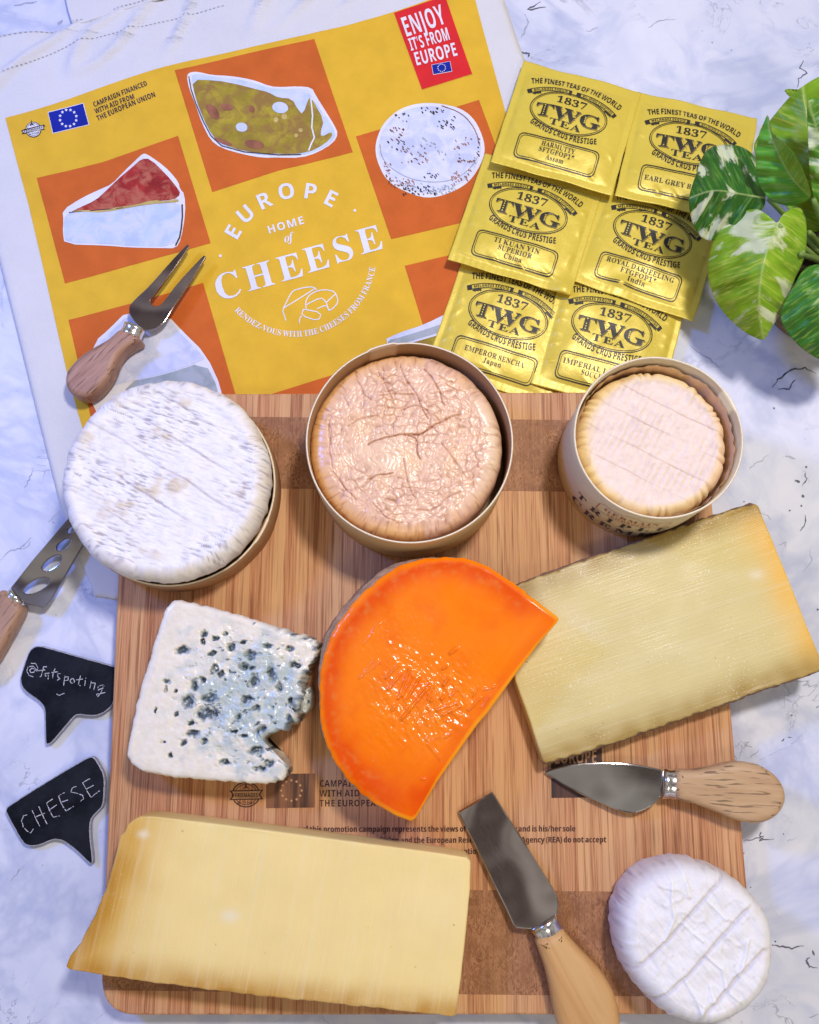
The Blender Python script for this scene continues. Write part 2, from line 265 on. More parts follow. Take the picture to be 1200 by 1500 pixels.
# ------------------------------------------------------------------ lettering (letter outlines: sans, roman, italic; cap height 480)
GLYPH = json.loads('''{"s":{"A":[463,[[0,0,169,482,293,482,463,0,354,0,319,114,144,114,109,0],[170,199,295,199,232,407,204,311]]],"B":[451,[[60,0,60,480,268,477,317,468,355,453,382,430,398,399,401,332,384,289,352,261,330,251,385,225,411,183,416,139,410,99,395,65,369,37,333,16,291,4],[162,289,268,296,292,314,300,345,291,374,263,391,162,396],[162,84,256,86,292,102,308,131,308,166,292,192,254,207,162,209]]],"C":[428,[[208,-3,168,7,133,24,103,47,80,76,49,149,39,239,51,328,85,402,111,431,141,455,177,472,218,483,312,482,404,453,371,370,282,401,228,397,198,382,175,358,157,325,147,285,147,191,156,152,172,120,195,97,226,83,323,85,386,103,386,18,279,-6]]],"D":[497,[[60,0,60,480,259,477,342,453,376,432,404,406,427,374,444,336,455,293,458,244,450,170,427,109,389,61,337,27,273,7,196,0],[162,84,206,84,287,101,336,154,353,242,349,290,337,329,318,359,291,380,257,392,162,396]]],"E":[376,[[60,0,60,480,336,480,336,396,162,396,162,291,324,291,324,208,162,208,162,84,336,84,336,0]]],"F":[369,[[60,0,60,480,335,480,335,396,161,396,161,273,323,273,323,189,161,189,161,0]]],"G":[486,[[196,0,141,21,97,56,65,105,45,166,39,240,42,288,52,332,68,371,91,405,119,433,153,456,193,473,238,483,340,483,432,457,398,375,309,401,261,399,212,381,175,347,152,299,144,238,156,155,180,114,217,87,333,85,333,185,242,185,242,269,433,269,433,21,295,-6]]],"H":[514,[[60,0,60,480,162,480,162,291,352,291,352,480,453,480,453,0,352,0,352,207,162,207,162,0]]],"I":[261,[[21,0,21,58,80,85,80,395,21,422,21,480,240,480,240,422,181,395,181,85,240,58,240,0]]],"J":[222,[[-50,-134,-50,-49,20,-53,46,-35,60,9,60,480,162,480,160,-8,143,-69,110,-110,65,-133,39,-139]]],"K":[446,[[60,0,60,480,162,480,162,260,332,480,445,480,277,267,446,0,330,0,205,202,162,171,162,0]]],"L":[379,[[60,0,60,480,162,480,162,84,357,84,357,0]]],"M":[633,[[60,0,60,480,199,480,314,113,435,480,573,480,573,0,478,0,480,375,357,0,263,0,147,352,151,0]]],"N":[546,[[60,0,60,480,189,480,399,120,394,480,486,480,486,0,357,0,145,363,151,226,151,0]]],"O":[535,[[218,-3,176,7,139,24,108,48,83,76,63,111,42,193,42,289,63,371,83,405,108,433,139,456,176,473,219,484,317,484,360,473,396,456,427,433,452,405,471,370,493,288,493,193,471,110,452,76,427,47,396,24,360,7,317,-3],[267,79,307,83,338,98,361,122,376,154,386,194,386,287,376,327,361,359,338,383,307,398,268,402,229,398,198,383,175,359,159,327,149,287,149,194,159,154,175,122,198,98,229,83]]],"P":[422,[[60,0,60,480,270,475,315,462,349,440,373,410,387,373,390,303,374,252,340,209,286,180,162,171,162,0],[162,254,222,256,264,271,278,285,289,326,280,365,253,388,208,396,162,396]]],"Q":[535,[[363,-114,275,-7,218,-3,176,7,139,24,108,48,83,76,63,111,42,193,42,289,63,371,83,405,108,433,139,456,176,473,219,484,317,484,360,473,396,456,427,433,452,405,471,370,493,288,492,189,483,143,467,101,444,65,414,37,377,15,493,-114],[267,79,307,83,338,98,361,122,376,154,386,194,386,287,376,327,361,359,338,383,307,398,268,402,229,398,198,383,175,359,159,327,149,287,149,194,159,154,175,122,198,98,229,83]]],"R":[443,[[60,0,60,480,260,476,308,464,345,444,371,416,386,380,390,315,370,263,302,209,443,0,330,0,216,184,162,184,162,0],[162,267,225,268,267,283,286,313,286,354,266,382,223,395,162,396]]],"S":[370,[[167,-7,73,6,31,22,31,117,150,79,215,84,237,102,244,128,232,160,77,253,41,310,36,350,41,390,56,423,80,450,113,470,152,482,247,482,341,453,308,373,214,401,163,396,143,378,136,353,146,324,305,227,337,178,343,133,338,93,323,59,297,31,262,10,219,-2]]],"T":[389,[[144,0,144,395,13,395,13,480,375,480,375,395,245,395,245,0]]],"U":[508,[[252,-7,193,-1,145,15,107,42,79,78,63,121,57,171,57,480,158,480,161,151,169,123,183,103,201,89,255,79,309,90,327,105,339,126,349,187,349,480,451,480,448,137,429,80,390,34,331,4]]],"V":[437,[[163,0,0,480,103,480,218,89,243,194,334,480,437,480,273,0]]],"W":[649,[[122,0,0,480,100,480,185,92,207,211,277,480,373,480,465,92,488,218,549,480,649,480,527,0,412,0,322,349,238,0]]],"X":[448,[[0,0,159,247,10,480,122,480,226,307,327,480,437,480,286,242,448,0,332,0,220,181,109,0]]],"Y":[419,[[159,0,159,183,0,480,110,480,210,282,310,480,419,480,260,187,260,0]]],"Z":[389,[[16,0,16,66,246,396,22,396,22,480,367,480,367,414,137,84,373,84,373,0]]],"a":[406,[[111,-4,84,6,60,22,43,44,32,73,28,109,33,145,46,174,69,196,101,212,192,226,256,228,249,276,229,294,164,297,95,273,62,341,152,370,203,374,248,371,286,360,316,342,338,317,351,285,355,244,355,0,285,0,263,50,214,7,170,-5],[200,69,234,86,253,118,256,170,166,160,139,139,131,109,137,84,166,68]]],"b":[425,[[229,-5,176,18,152,40,146,40,129,0,52,0,52,510,152,510,148,319,192,358,232,372,295,368,328,352,357,325,378,288,391,241,395,184,391,126,378,79,356,42,327,15,293,-1],[245,78,275,103,291,152,291,218,274,266,244,290,201,291,183,283,161,250,152,185,159,125,182,87,201,78]]],"c":[345,[[151,-2,109,13,75,39,50,75,35,122,30,181,40,260,70,317,117,353,176,371,276,366,324,349,295,271,210,293,167,281,141,244,132,182,141,121,168,86,210,75,282,89,313,106,313,21,247,-4]]],"d":[425,[[130,-1,97,15,69,41,47,78,35,125,30,183,35,240,48,288,69,325,98,352,132,368,196,372,236,358,280,320,273,393,273,510,373,510,373,0,296,0,277,48,233,9,193,-5],[228,76,248,84,271,117,279,182,272,242,263,264,249,280,229,289,182,289,150,264,134,214,134,148,150,100,182,76]]],"e":[397,[[183,-4,121,14,73,50,41,106,30,181,40,257,69,314,113,352,170,371,251,369,291,354,324,330,348,297,363,256,368,158,132,158,143,110,175,79,223,68,327,88,347,97,347,19,269,-4],[134,225,274,225,266,265,243,293,204,302,170,294,145,269]]],"f":[260,[[69,0,69,291,13,291,13,340,69,367,76,447,96,482,129,503,252,509,290,498,265,425,196,433,173,413,169,367,255,367,255,291,169,291,169,0]]],"g":[425,[[95,-153,52,-140,52,-60,146,-85,195,-88,238,-79,264,-51,273,48,244,16,190,-5,128,-1,94,16,67,43,46,81,34,127,30,183,34,238,47,285,68,323,96,351,131,368,171,373,213,367,249,350,280,320,288,367,373,367,373,-1,368,-49,352,-89,326,-120,291,-143,245,-157],[204,72,246,82,261,94,277,137,277,218,261,267,247,281,203,292,164,280,140,243,132,181,140,121,164,84]]],"h":[441,[[52,0,52,510,152,510,148,320,153,320,181,350,238,372,296,370,328,359,355,342,375,316,387,282,391,0,291,0,291,214,284,258,265,285,232,293,205,290,184,280,170,262,154,209,152,0]]],"i":[205,[[75,417,55,432,48,461,55,491,88,509,130,506,150,491,157,461,150,432,117,414],[52,0,52,367,152,367,152,0]]],"j":[205,[[75,417,55,432,48,461,55,491,88,509,130,506,150,491,157,461,150,432,117,414],[-43,-153,-43,-75,17,-79,38,-69,51,-44,52,367,152,367,151,-61,129,-118,98,-145,52,-159]]],"k":[416,[[52,0,52,510,152,510,148,199,192,255,295,367,408,367,262,208,416,0,301,0,195,148,152,114,152,0]]],"l":[205,[[52,0,52,510,152,510,152,0]]],"m":[660,[[52,0,52,367,129,367,142,320,148,320,176,350,234,372,303,368,340,350,366,320,375,320,403,350,462,372,521,370,553,359,577,342,595,316,606,282,609,0,509,0,509,214,503,258,485,285,454,293,430,290,411,281,388,244,381,184,381,0,281,0,281,214,275,258,256,285,226,293,201,290,182,280,168,262,154,209,152,0]]],"n":[441,[[52,0,52,367,129,367,142,320,148,320,177,350,238,372,297,370,329,359,355,342,375,316,387,282,391,0,291,0,289,238,277,274,250,291,204,290,184,280,169,262,154,209,152,0]]],"o":[416,[[207,-7,144,3,91,32,53,80,33,145,30,184,36,240,51,287,78,324,114,352,157,368,209,373,272,364,325,334,363,287,383,223,385,184,380,128,364,81,337,43,302,15,258,-1],[232,77,251,86,276,123,283,184,276,244,266,266,251,281,232,290,184,290,164,281,150,266,134,217,134,151,150,102,164,86,184,77]]],"p":[425,[[52,-161,52,367,134,367,148,319,192,357,232,372,295,368,328,352,357,325,378,288,391,241,395,184,390,127,377,79,355,42,326,15,293,-1,229,-5,176,18,147,40,152,-13,152,-161],[247,78,263,87,286,125,293,185,285,245,262,281,224,293,183,283,161,250,152,185,159,125,182,87,201,78]]],"q":[425,[[273,-161,277,48,234,9,194,-5,130,-1,97,15,69,41,47,78,34,125,30,183,35,240,48,288,69,325,98,352,132,368,196,372,236,358,279,320,288,367,373,367,373,-161],[204,72,248,83,271,115,279,182,272,242,263,264,249,280,229,289,181,289,163,279,140,242,132,181,140,121,164,84]]],"r":[305,[[52,0,52,367,128,367,143,305,192,353,234,371,291,371,283,277,221,276,178,254,159,227,152,187,152,0]]],"s":[334,[[68,2,31,15,31,97,155,66,197,75,207,110,60,195,35,235,30,271,35,303,48,328,70,348,99,362,198,373,304,345,274,273,174,300,149,297,135,289,135,260,275,187,303,147,308,109,304,75,291,46,269,23,238,7,199,-3]]],"t":[291,[[137,-2,103,13,78,41,65,86,63,291,15,291,15,334,71,367,99,445,163,445,163,367,266,367,266,291,163,291,165,102,184,78,270,85,270,10,196,-6]]],"u":[441,[[144,-3,112,7,86,25,66,51,54,85,50,367,150,367,152,129,165,93,191,75,237,77,258,87,272,104,287,158,289,367,389,367,389,0,312,0,299,47,293,47,264,16,203,-5]]],"v":[382,[[140,0,0,367,105,367,192,83,207,158,277,367,382,367,242,0]]],"w":[575,[[111,0,7,367,106,367,173,99,188,191,233,367,343,367,406,93,426,204,470,367,568,367,463,0,354,0,285,290,218,0]]],"x":[388,[[3,0,128,187,9,367,123,367,194,250,266,367,379,367,260,187,385,0,271,0,194,126,117,0]]],"y":[382,[[23,-156,23,-77,82,-78,112,-61,146,3,0,367,109,367,193,97,207,161,275,367,382,367,211,-82,191,-110,166,-133,107,-158]]],"z":[328,[[18,0,18,59,188,290,28,290,28,367,302,367,302,302,136,77,308,77,308,0]]],"'":[151,[[57,306,44,480,107,480,94,306]]],".":[180,[[69,-5,54,10,50,51,69,77,110,77,126,63,130,22,110,-5,100,-8]]],"(":[201,[[126,-106,70,-20,37,79,27,184,37,291,70,391,126,480,181,480,129,390,97,289,87,185,97,82,129,-17,181,-106]]],")":[201,[[21,-106,73,-17,104,82,115,185,104,289,73,390,20,480,76,480,132,391,164,291,175,184,164,79,132,-20,76,-106]]],"/":[250,[[7,0,185,480,243,480,64,0]]],"*":[370,[[131,208,71,240,150,346,28,356,37,418,165,381,150,510,216,510,203,381,332,418,341,356,218,346,298,240,240,208,183,326]]],"-":[216,[[27,154,27,206,189,206,189,154]]]},"r":{"A":[437,[[-9,0,-9,18,24,30,49,75,206,466,224,465,411,34,430,20,443,18,443,0,229,0,229,18,259,21,277,30,282,54,253,132,103,132,75,48,80,32,96,21,128,18,128,0],[113,161,242,161,177,319]]],"B":[443,[[16,0,16,17,52,25,69,44,75,82,69,412,51,433,15,439,15,455,220,455,318,444,377,409,396,351,384,302,348,268,287,247,360,223,404,185,418,132,413,93,397,61,371,35,335,15,291,4],[182,252,245,261,263,272,275,290,285,345,278,395,257,424,203,433,188,425,182,391],[248,27,268,35,283,49,299,95,298,162,290,188,277,208,258,221,182,231,186,41,198,28]]],"C":[468,[[257,-11,213,-7,174,3,137,20,105,43,78,71,56,104,39,142,29,184,30,273,39,314,56,351,79,384,106,412,139,435,176,452,216,462,292,463,388,435,402,439,419,465,437,465,437,308,420,308,381,380,356,407,328,427,298,439,265,443,198,419,157,347,144,226,159,114,203,46,278,24,331,33,383,61,428,106,447,89,395,33,332,0]]],"D":[496,[[20,0,20,17,63,30,73,54,72,397,61,426,35,437,15,439,15,455,222,455,296,449,357,429,405,396,440,351,461,295,468,228,441,101,362,25,228,0],[262,30,295,47,319,75,337,115,347,166,351,229,336,342,294,410,223,433,190,423,182,385,185,42,197,29]]],"E":[442,[[14,0,14,17,51,22,70,41,75,78,74,394,62,425,36,437,16,439,16,455,399,455,399,320,383,320,375,357,361,386,340,406,312,420,194,426,183,388,183,246,221,248,243,256,259,269,281,313,288,345,304,345,304,118,287,118,273,181,254,206,207,221,183,222,187,42,201,31,289,32,335,48,371,75,411,143,430,143,402,0]]],"F":[404,[[15,0,15,17,52,26,69,45,75,84,73,396,61,423,14,439,14,455,394,455,394,320,377,320,355,385,328,412,288,426,189,425,182,398,182,247,217,250,256,270,278,314,284,347,302,347,302,118,285,118,269,181,257,200,239,213,182,224,188,43,210,24,257,17,257,0]]],"G":[508,[[268,-10,222,-7,179,3,141,19,108,42,80,70,57,103,41,141,31,183,31,274,41,315,57,352,80,385,107,413,139,435,176,452,215,462,293,463,395,437,419,465,437,465,437,308,420,308,382,379,329,426,288,441,267,443,200,419,159,347,146,228,150,163,161,110,180,67,206,37,238,19,298,14,328,27,341,53,341,146,329,170,299,180,275,182,275,198,500,198,500,182,457,171,446,128,446,29,387,7,328,-6]]],"H":[523,[[15,0,15,17,52,24,69,43,75,81,73,398,62,424,36,436,16,439,16,455,242,455,242,439,197,428,183,394,182,251,342,251,334,422,282,439,282,455,507,455,507,439,461,424,451,399,451,60,461,33,487,20,507,17,507,0,282,0,282,17,318,24,336,41,342,81,342,221,182,221,183,59,194,32,221,20,242,17,242,0]]],"I":[261,[[13,0,13,17,61,32,74,56,74,405,63,427,13,439,13,455,244,455,244,439,196,427,184,405,187,44,216,23,246,17,246,0]]],"J":[330,[[109,-65,51,-54,11,-22,-3,23,3,50,32,73,69,69,91,41,77,-19,80,-31,105,-40,131,-33,147,3,142,409,122,430,79,439,79,455,314,455,314,439,269,426,256,385,255,89,239,3,190,-48]]],"K":[510,[[16,0,16,17,53,24,70,43,75,81,74,398,63,424,37,436,17,439,17,455,242,455,242,439,197,428,183,394,183,234,336,391,349,418,342,430,291,439,291,455,486,455,486,439,436,430,392,404,271,285,487,25,519,17,519,0,281,0,281,17,328,24,332,42,199,214,183,198,188,43,205,24,242,17,242,0]]],"L":[426,[[15,0,15,17,52,24,69,43,75,81,73,399,62,425,36,436,16,439,16,455,250,455,250,439,199,430,185,407,188,40,234,28,315,40,354,63,384,100,409,154,427,154,402,0]]],"M":[634,[[14,0,14,17,50,24,69,43,75,79,71,416,43,435,15,439,15,455,185,455,317,142,449,455,617,455,617,439,583,430,566,412,560,378,565,43,582,23,617,17,617,0,396,0,396,17,440,29,454,68,455,399,288,0,270,0,105,389,107,57,120,30,148,19,169,17,169,0]]],"N":[494,[[403,-11,107,350,108,57,119,31,145,20,167,17,167,0,18,0,18,17,61,27,75,64,76,388,25,437,18,439,18,455,156,455,391,169,386,414,359,435,331,439,331,455,480,455,480,439,443,432,427,414,422,377,422,-11]]],"O":[525,[[228,-9,169,7,117,38,75,81,45,134,29,195,29,260,45,321,75,374,117,417,170,448,232,464,298,464,357,448,409,418,451,376,481,323,496,261,496,195,481,134,450,81,408,38,355,7,294,-9],[265,12,328,36,367,108,379,228,376,293,365,346,348,389,324,419,294,437,260,443,196,419,158,347,145,228,149,163,159,109,177,67,201,37,230,18]]],"P":[418,[[15,0,15,17,52,24,69,43,75,81,73,398,62,424,36,436,16,439,16,455,265,454,336,440,375,415,400,378,409,332,404,296,390,266,367,240,334,221,292,209,182,206,187,43,205,24,242,17,242,0],[182,230,231,232,255,240,272,253,290,297,290,361,275,406,261,420,204,430,185,418]]],"Q":[525,[[378,-116,296,-103,232,-64,187,-1,127,30,80,74,47,129,30,193,29,260,45,321,75,374,117,417,170,448,232,464,298,464,357,448,409,418,451,376,481,323,496,261,493,176,479,128,454,86,421,49,379,21,330,0,360,-45,398,-72,459,-80,492,-73,495,-92,416,-113],[265,12,329,36,367,108,380,228,377,293,366,346,348,389,324,419,294,437,260,443,196,419,158,347,145,228,149,163,160,109,178,67,202,37,231,18]]],"R":[473,[[15,0,15,17,52,24,69,43,75,81,73,398,62,424,36,436,16,439,16,455,278,452,329,442,367,426,395,403,412,372,417,334,406,285,372,248,315,224,459,21,480,17,480,0,338,0,201,212,182,212,183,59,194,32,221,20,242,17,242,0],[182,234,235,236,261,245,280,258,293,278,304,336,295,389,268,421,209,430,190,422,182,385]]],"S":[390,[[43,-11,43,158,62,158,91,77,111,50,136,30,164,19,220,17,257,36,276,69,279,89,273,117,255,140,99,231,62,276,50,332,57,381,80,421,115,449,160,464,300,445,317,454,320,466,339,466,339,319,322,319,293,385,248,429,213,443,173,443,140,426,122,398,121,364,137,336,189,303,300,247,342,204,358,153,357,106,339,58,304,21,254,-2,69,7,61,-11]]],"T":[423,[[92,0,92,17,130,23,150,42,156,81,156,433,116,430,88,420,65,403,47,380,35,352,29,318,11,318,11,455,410,455,410,317,394,317,375,382,333,420,263,433,265,58,276,30,305,19,328,17,328,0]]],"U":[492,[[248,-13,192,-8,147,6,114,29,91,61,78,103,73,155,72,398,61,424,35,436,15,439,15,455,240,455,240,439,195,428,181,394,183,104,191,74,203,51,221,35,245,25,275,22,340,37,379,83,392,159,391,398,379,423,351,436,328,439,328,455,474,455,474,439,442,429,427,411,422,378,422,181,418,118,403,69,380,32,346,7,302,-8]]],"V":[428,[[212,-13,22,420,1,435,-14,439,-14,455,211,455,211,439,166,432,154,419,161,378,259,143,355,409,349,427,299,439,299,455,442,455,442,439,408,427,382,383,230,-13]]],"W":[611,[[171,-11,15,427,-15,439,-15,455,181,455,181,439,145,427,148,373,223,153,301,353,274,423,229,439,229,455,439,455,439,439,413,436,398,427,399,386,474,166,549,406,538,430,503,439,503,455,624,455,624,439,594,421,575,379,446,-11,428,-11,316,309,190,-11]]],"X":[471,[[11,0,11,17,40,23,66,39,193,208,47,425,14,439,14,455,244,455,244,439,207,436,194,428,191,408,265,289,337,403,334,427,319,435,293,439,293,455,458,455,455,439,418,432,372,394,281,265,444,22,464,17,464,0,238,0,238,17,269,20,285,28,288,51,210,183,126,56,130,30,146,21,174,17,174,0]]],"Y":[426,[[101,0,101,17,138,24,155,43,161,81,161,179,24,421,-13,438,-13,455,207,455,207,438,161,428,159,401,248,226,347,396,343,424,326,435,295,438,295,455,439,455,439,438,400,416,268,203,273,43,291,24,328,17,328,0]]],"Z":[442,[[20,0,20,11,276,430,162,425,123,412,94,386,61,316,44,316,57,455,406,455,406,443,153,29,282,32,319,43,349,61,374,87,393,121,407,164,424,164,407,0]]],"a":[344,[[255,-10,226,-5,208,10,200,35,168,11,133,-4,74,-6,40,11,22,43,25,91,39,115,63,136,143,173,199,190,193,272,177,290,148,296,109,286,108,264,123,231,110,202,77,191,45,203,33,236,40,266,77,300,137,317,205,315,239,307,263,292,280,271,290,244,300,35,320,42,329,28,306,7,281,-6],[165,37,199,63,199,169,154,151,127,123,118,84,122,56,133,39]]],"b":[361,[[43,-11,37,428,8,439,8,455,138,455,138,279,162,301,190,314,244,316,284,299,315,266,335,221,342,166,333,103,308,51,270,13,220,-8,162,-6,133,7,105,28,53,-11],[183,14,204,18,220,30,239,77,244,197,231,251,220,267,204,277,164,275,142,253,138,69,143,38,158,20]]],"c":[293,[[156,-10,108,-1,67,26,38,68,21,120,22,181,40,237,74,280,120,309,175,319,230,310,265,283,277,245,266,215,236,204,214,209,201,225,194,286,185,294,169,297,138,285,118,248,112,187,123,105,137,76,156,55,178,42,204,38,227,42,271,72,285,60,248,21,205,-2]]],"d":[370,[[140,-10,97,-1,61,26,35,66,21,118,21,180,36,237,63,281,101,309,146,318,175,314,201,301,223,280,218,423,191,438,176,439,176,455,319,455,325,41,353,28,353,11,271,1,223,-10,223,39,201,12,173,-5],[182,30,211,51,223,76,220,252,196,276,174,281,155,277,141,267,123,225,119,115,130,58,140,42,153,32]]],"e":[301,[[154,-10,106,-1,66,26,37,69,21,125,21,187,38,240,68,282,109,309,157,318,193,314,224,301,249,280,268,251,279,216,283,166,117,166,127,97,154,56,199,42,225,47,248,62,270,86,285,73,248,27,205,-1],[116,192,201,192,193,277,175,295,161,297,136,286,121,255]]],"f":[214,[[15,0,15,16,47,30,52,73,52,277,16,277,16,310,52,310,56,386,67,413,85,436,109,452,139,461,200,463,240,446,261,417,258,375,235,357,203,360,186,381,196,438,168,442,153,430,148,390,148,310,203,310,203,277,148,277,152,34,167,20,199,16,199,0]]],"g":[327,[[106,-138,48,-122,18,-92,14,-75,20,-54,38,-38,69,-26,44,-10,29,9,26,46,42,74,102,110,58,135,31,169,22,212,30,251,53,282,109,312,183,317,233,304,317,304,317,268,268,268,289,226,290,185,276,151,234,116,121,100,102,80,105,59,119,51,259,40,292,24,310,-1,316,-37,311,-67,296,-92,272,-113,239,-128,197,-137],[172,127,190,146,198,238,190,276,172,295,143,295,124,276,114,211,124,146,143,127],[218,-111,252,-94,263,-66,257,-47,223,-35,97,-34,76,-58,76,-84,95,-103,133,-115]]],"h":[381,[[18,0,18,16,45,26,52,56,49,422,31,438,19,440,19,455,148,455,148,267,175,295,207,313,243,318,292,306,321,271,330,212,337,26,363,16,363,0,202,0,202,16,223,21,232,34,229,258,215,270,183,267,164,255,148,235,154,26,180,16,180,0]]],"i":[198,[[75,368,52,399,57,438,87,462,126,457,150,426,145,387,114,364],[18,0,18,16,45,26,52,56,47,285,20,293,21,310,148,310,154,26,180,16,180,0]]],"j":[210,[[81,370,57,400,62,439,93,463,132,458,156,427,151,389,120,365],[4,-136,-44,-105,-56,-70,-45,-40,-15,-29,15,-39,25,-73,11,-103,20,-115,44,-115,58,-100,64,-54,60,277,48,290,22,294,22,310,159,310,156,-58,145,-87,127,-110,102,-127,72,-137]]],"k":[359,[[17,0,17,16,45,26,52,56,47,429,20,439,21,455,148,455,148,169,242,269,240,287,206,293,206,310,345,310,345,293,297,278,222,209,355,24,376,16,376,0,211,0,211,16,237,23,232,49,163,147,148,134,154,26,180,16,180,0]]],"l":[199,[[18,0,18,16,45,26,52,56,47,429,20,439,20,455,148,455,154,26,180,16,180,0]]],"m":[554,[[18,0,18,16,45,26,52,56,49,276,31,293,19,294,19,310,146,310,146,265,173,294,204,312,237,318,277,312,305,293,320,261,348,293,381,312,418,318,465,306,494,271,504,212,510,26,536,16,536,0,377,0,377,16,403,26,410,56,404,258,389,270,358,268,324,237,331,26,356,16,356,0,199,0,199,16,225,26,232,56,226,258,211,270,180,267,162,255,146,235,152,27,177,16,177,0]]],"n":[381,[[18,0,18,16,45,26,52,56,49,276,31,293,19,294,19,310,148,310,148,267,175,296,207,313,243,318,292,306,321,271,330,212,337,26,363,16,363,0,202,0,202,16,223,21,232,34,229,258,215,270,183,267,164,255,148,235,154,26,180,16,180,0]]],"o":[336,[[140,-8,90,11,52,47,27,96,19,154,27,213,52,262,90,297,140,316,196,316,245,298,283,263,308,214,317,154,308,94,284,46,245,11,197,-8],[186,14,209,39,220,154,214,245,198,286,185,296,151,296,138,286,122,245,128,39,152,14]]],"p":[371,[[17,-139,17,-124,48,-107,52,-64,46,283,19,295,19,310,143,310,143,263,166,294,195,313,230,319,274,310,309,283,335,241,348,189,343,99,323,48,291,12,250,-8,196,-5,170,9,148,32,155,-107,197,-123,197,-139],[195,28,214,32,229,42,247,84,251,192,241,248,232,265,218,275,199,278,179,273,162,259,148,235,148,69,160,46,176,33]]],"q":[364,[[175,-139,175,-123,214,-114,224,-83,224,29,200,8,173,-5,119,-7,79,10,47,43,27,88,20,144,29,207,54,259,93,297,142,317,200,315,229,302,257,281,309,320,320,320,323,-106,342,-122,354,-123,354,-139],[198,34,221,56,224,241,219,271,204,289,179,295,159,291,143,280,123,234,118,117,131,60,142,43,158,33]]],"r":[287,[[18,0,18,16,45,26,52,56,46,285,20,293,21,310,146,310,146,252,187,301,233,318,264,312,283,293,288,254,270,228,229,226,196,259,179,258,155,228,149,192,153,32,180,18,197,16,197,0]]],"s":[288,[[132,-8,73,9,56,1,51,-9,36,-9,36,105,53,105,72,57,103,26,140,15,179,27,192,58,188,76,176,92,68,155,45,185,37,220,49,270,65,291,86,306,111,316,220,306,230,319,244,319,244,222,228,222,209,262,182,288,136,295,110,278,106,249,134,218,229,165,250,136,257,95,254,65,244,39,228,18,206,2,181,-7]]],"t":[228,[[124,-9,80,-1,56,26,48,71,48,279,20,279,20,300,129,424,144,424,144,310,208,310,208,279,144,279,149,51,168,40,183,44,206,75,222,66,198,24,165,-1]]],"u":[375,[[103,-7,81,2,65,17,48,65,39,282,11,294,11,310,142,310,146,54,166,37,196,39,228,66,225,275,214,289,189,294,189,310,324,310,327,46,347,31,360,30,360,13,277,3,228,-10,228,40,186,3,150,-9]]],"v":[306,[[142,-10,16,288,-3,293,-3,310,164,310,164,294,141,292,132,286,130,268,185,122,241,272,237,284,224,292,203,294,203,310,305,310,305,295,278,279,160,-10]]],"w":[435,[[122,-10,1,289,-11,293,-11,310,138,310,138,293,115,282,120,253,167,127,211,235,185,292,168,295,168,310,323,310,323,293,299,285,298,262,336,141,386,281,356,295,356,310,445,310,445,295,420,277,304,-10,289,-10,223,197,140,-10]]],"x":[319,[[5,0,5,15,44,37,123,136,31,279,4,293,4,310,169,310,169,294,143,288,149,260,183,206,234,284,201,294,201,310,311,310,311,296,273,275,198,184,312,16,319,15,319,0,155,0,155,16,185,26,173,59,138,114,85,34,88,23,118,15,118,0]]],"y":[300,[[22,-133,1,-113,-5,-73,13,-46,46,-41,70,-57,79,-97,94,-96,137,-19,140,-5,11,291,-5,293,-5,310,162,310,162,293,132,286,133,257,185,119,237,281,203,293,203,310,300,310,300,293,277,281,129,-96,95,-131,68,-139]]],"z":[293,[[13,0,13,14,168,287,106,286,72,272,51,240,44,216,26,216,32,310,275,310,275,291,126,25,181,27,223,44,249,80,260,107,276,107,268,0]]],"1":[375,[[65,0,65,36,139,40,153,64,154,416,94,355,57,347,33,369,28,396,111,432,179,482,254,482,257,56,267,41,288,36,343,36,343,0]]],"3":[375,[[104,-2,46,23,20,60,21,90,36,113,76,126,86,79,116,50,173,41,211,56,236,95,241,139,229,184,194,216,137,227,95,227,95,269,166,272,188,281,216,316,225,367,219,409,200,436,169,445,142,439,120,406,111,341,64,348,34,367,24,401,28,423,41,444,62,461,91,475,173,486,217,483,255,474,286,458,309,436,323,409,328,377,324,348,315,323,277,283,225,256,297,228,326,201,342,163,343,112,329,70,288,25,209,-3]]],"7":[375,[[111,0,289,406,93,403,80,391,70,338,30,338,33,480,353,480,353,447,168,0]]],"8":[375,[[148,-5,91,11,51,39,28,78,20,122,32,173,67,211,119,242,74,276,45,316,36,364,50,423,79,456,125,478,191,486,235,483,271,471,299,453,318,429,330,401,332,344,310,305,244,260,309,220,344,177,355,127,350,88,335,55,310,29,276,9,234,-3],[203,283,239,317,249,383,230,428,200,446,170,445,145,426,132,392,132,351,149,318],[208,34,241,55,260,92,259,136,239,170,164,216,126,178,112,142,113,95,132,56,165,34]]]},"i":{"o":[316,[[67,-6,42,4,20,20,3,41,-7,68,-8,123,17,196,66,260,130,301,175,310,207,306,234,297,256,281,272,260,282,234,283,179,258,106,210,41,168,10,121,-7],[114,15,153,57,206,240,202,267,191,283,162,286,122,246,70,74,73,33,84,18]]],"f":[193,[[-82,-137,-108,-124,-123,-99,-121,-66,-100,-49,-69,-56,-69,-112,-50,-115,-20,-79,26,104,60,275,13,275,19,303,66,303,102,396,126,428,152,452,181,465,232,469,264,456,280,432,278,398,267,385,231,386,215,419,224,446,214,449,189,434,156,349,144,303,201,303,197,275,140,275,79,12,49,-63,11,-112,-37,-136]]]}}''')
_gc = {}
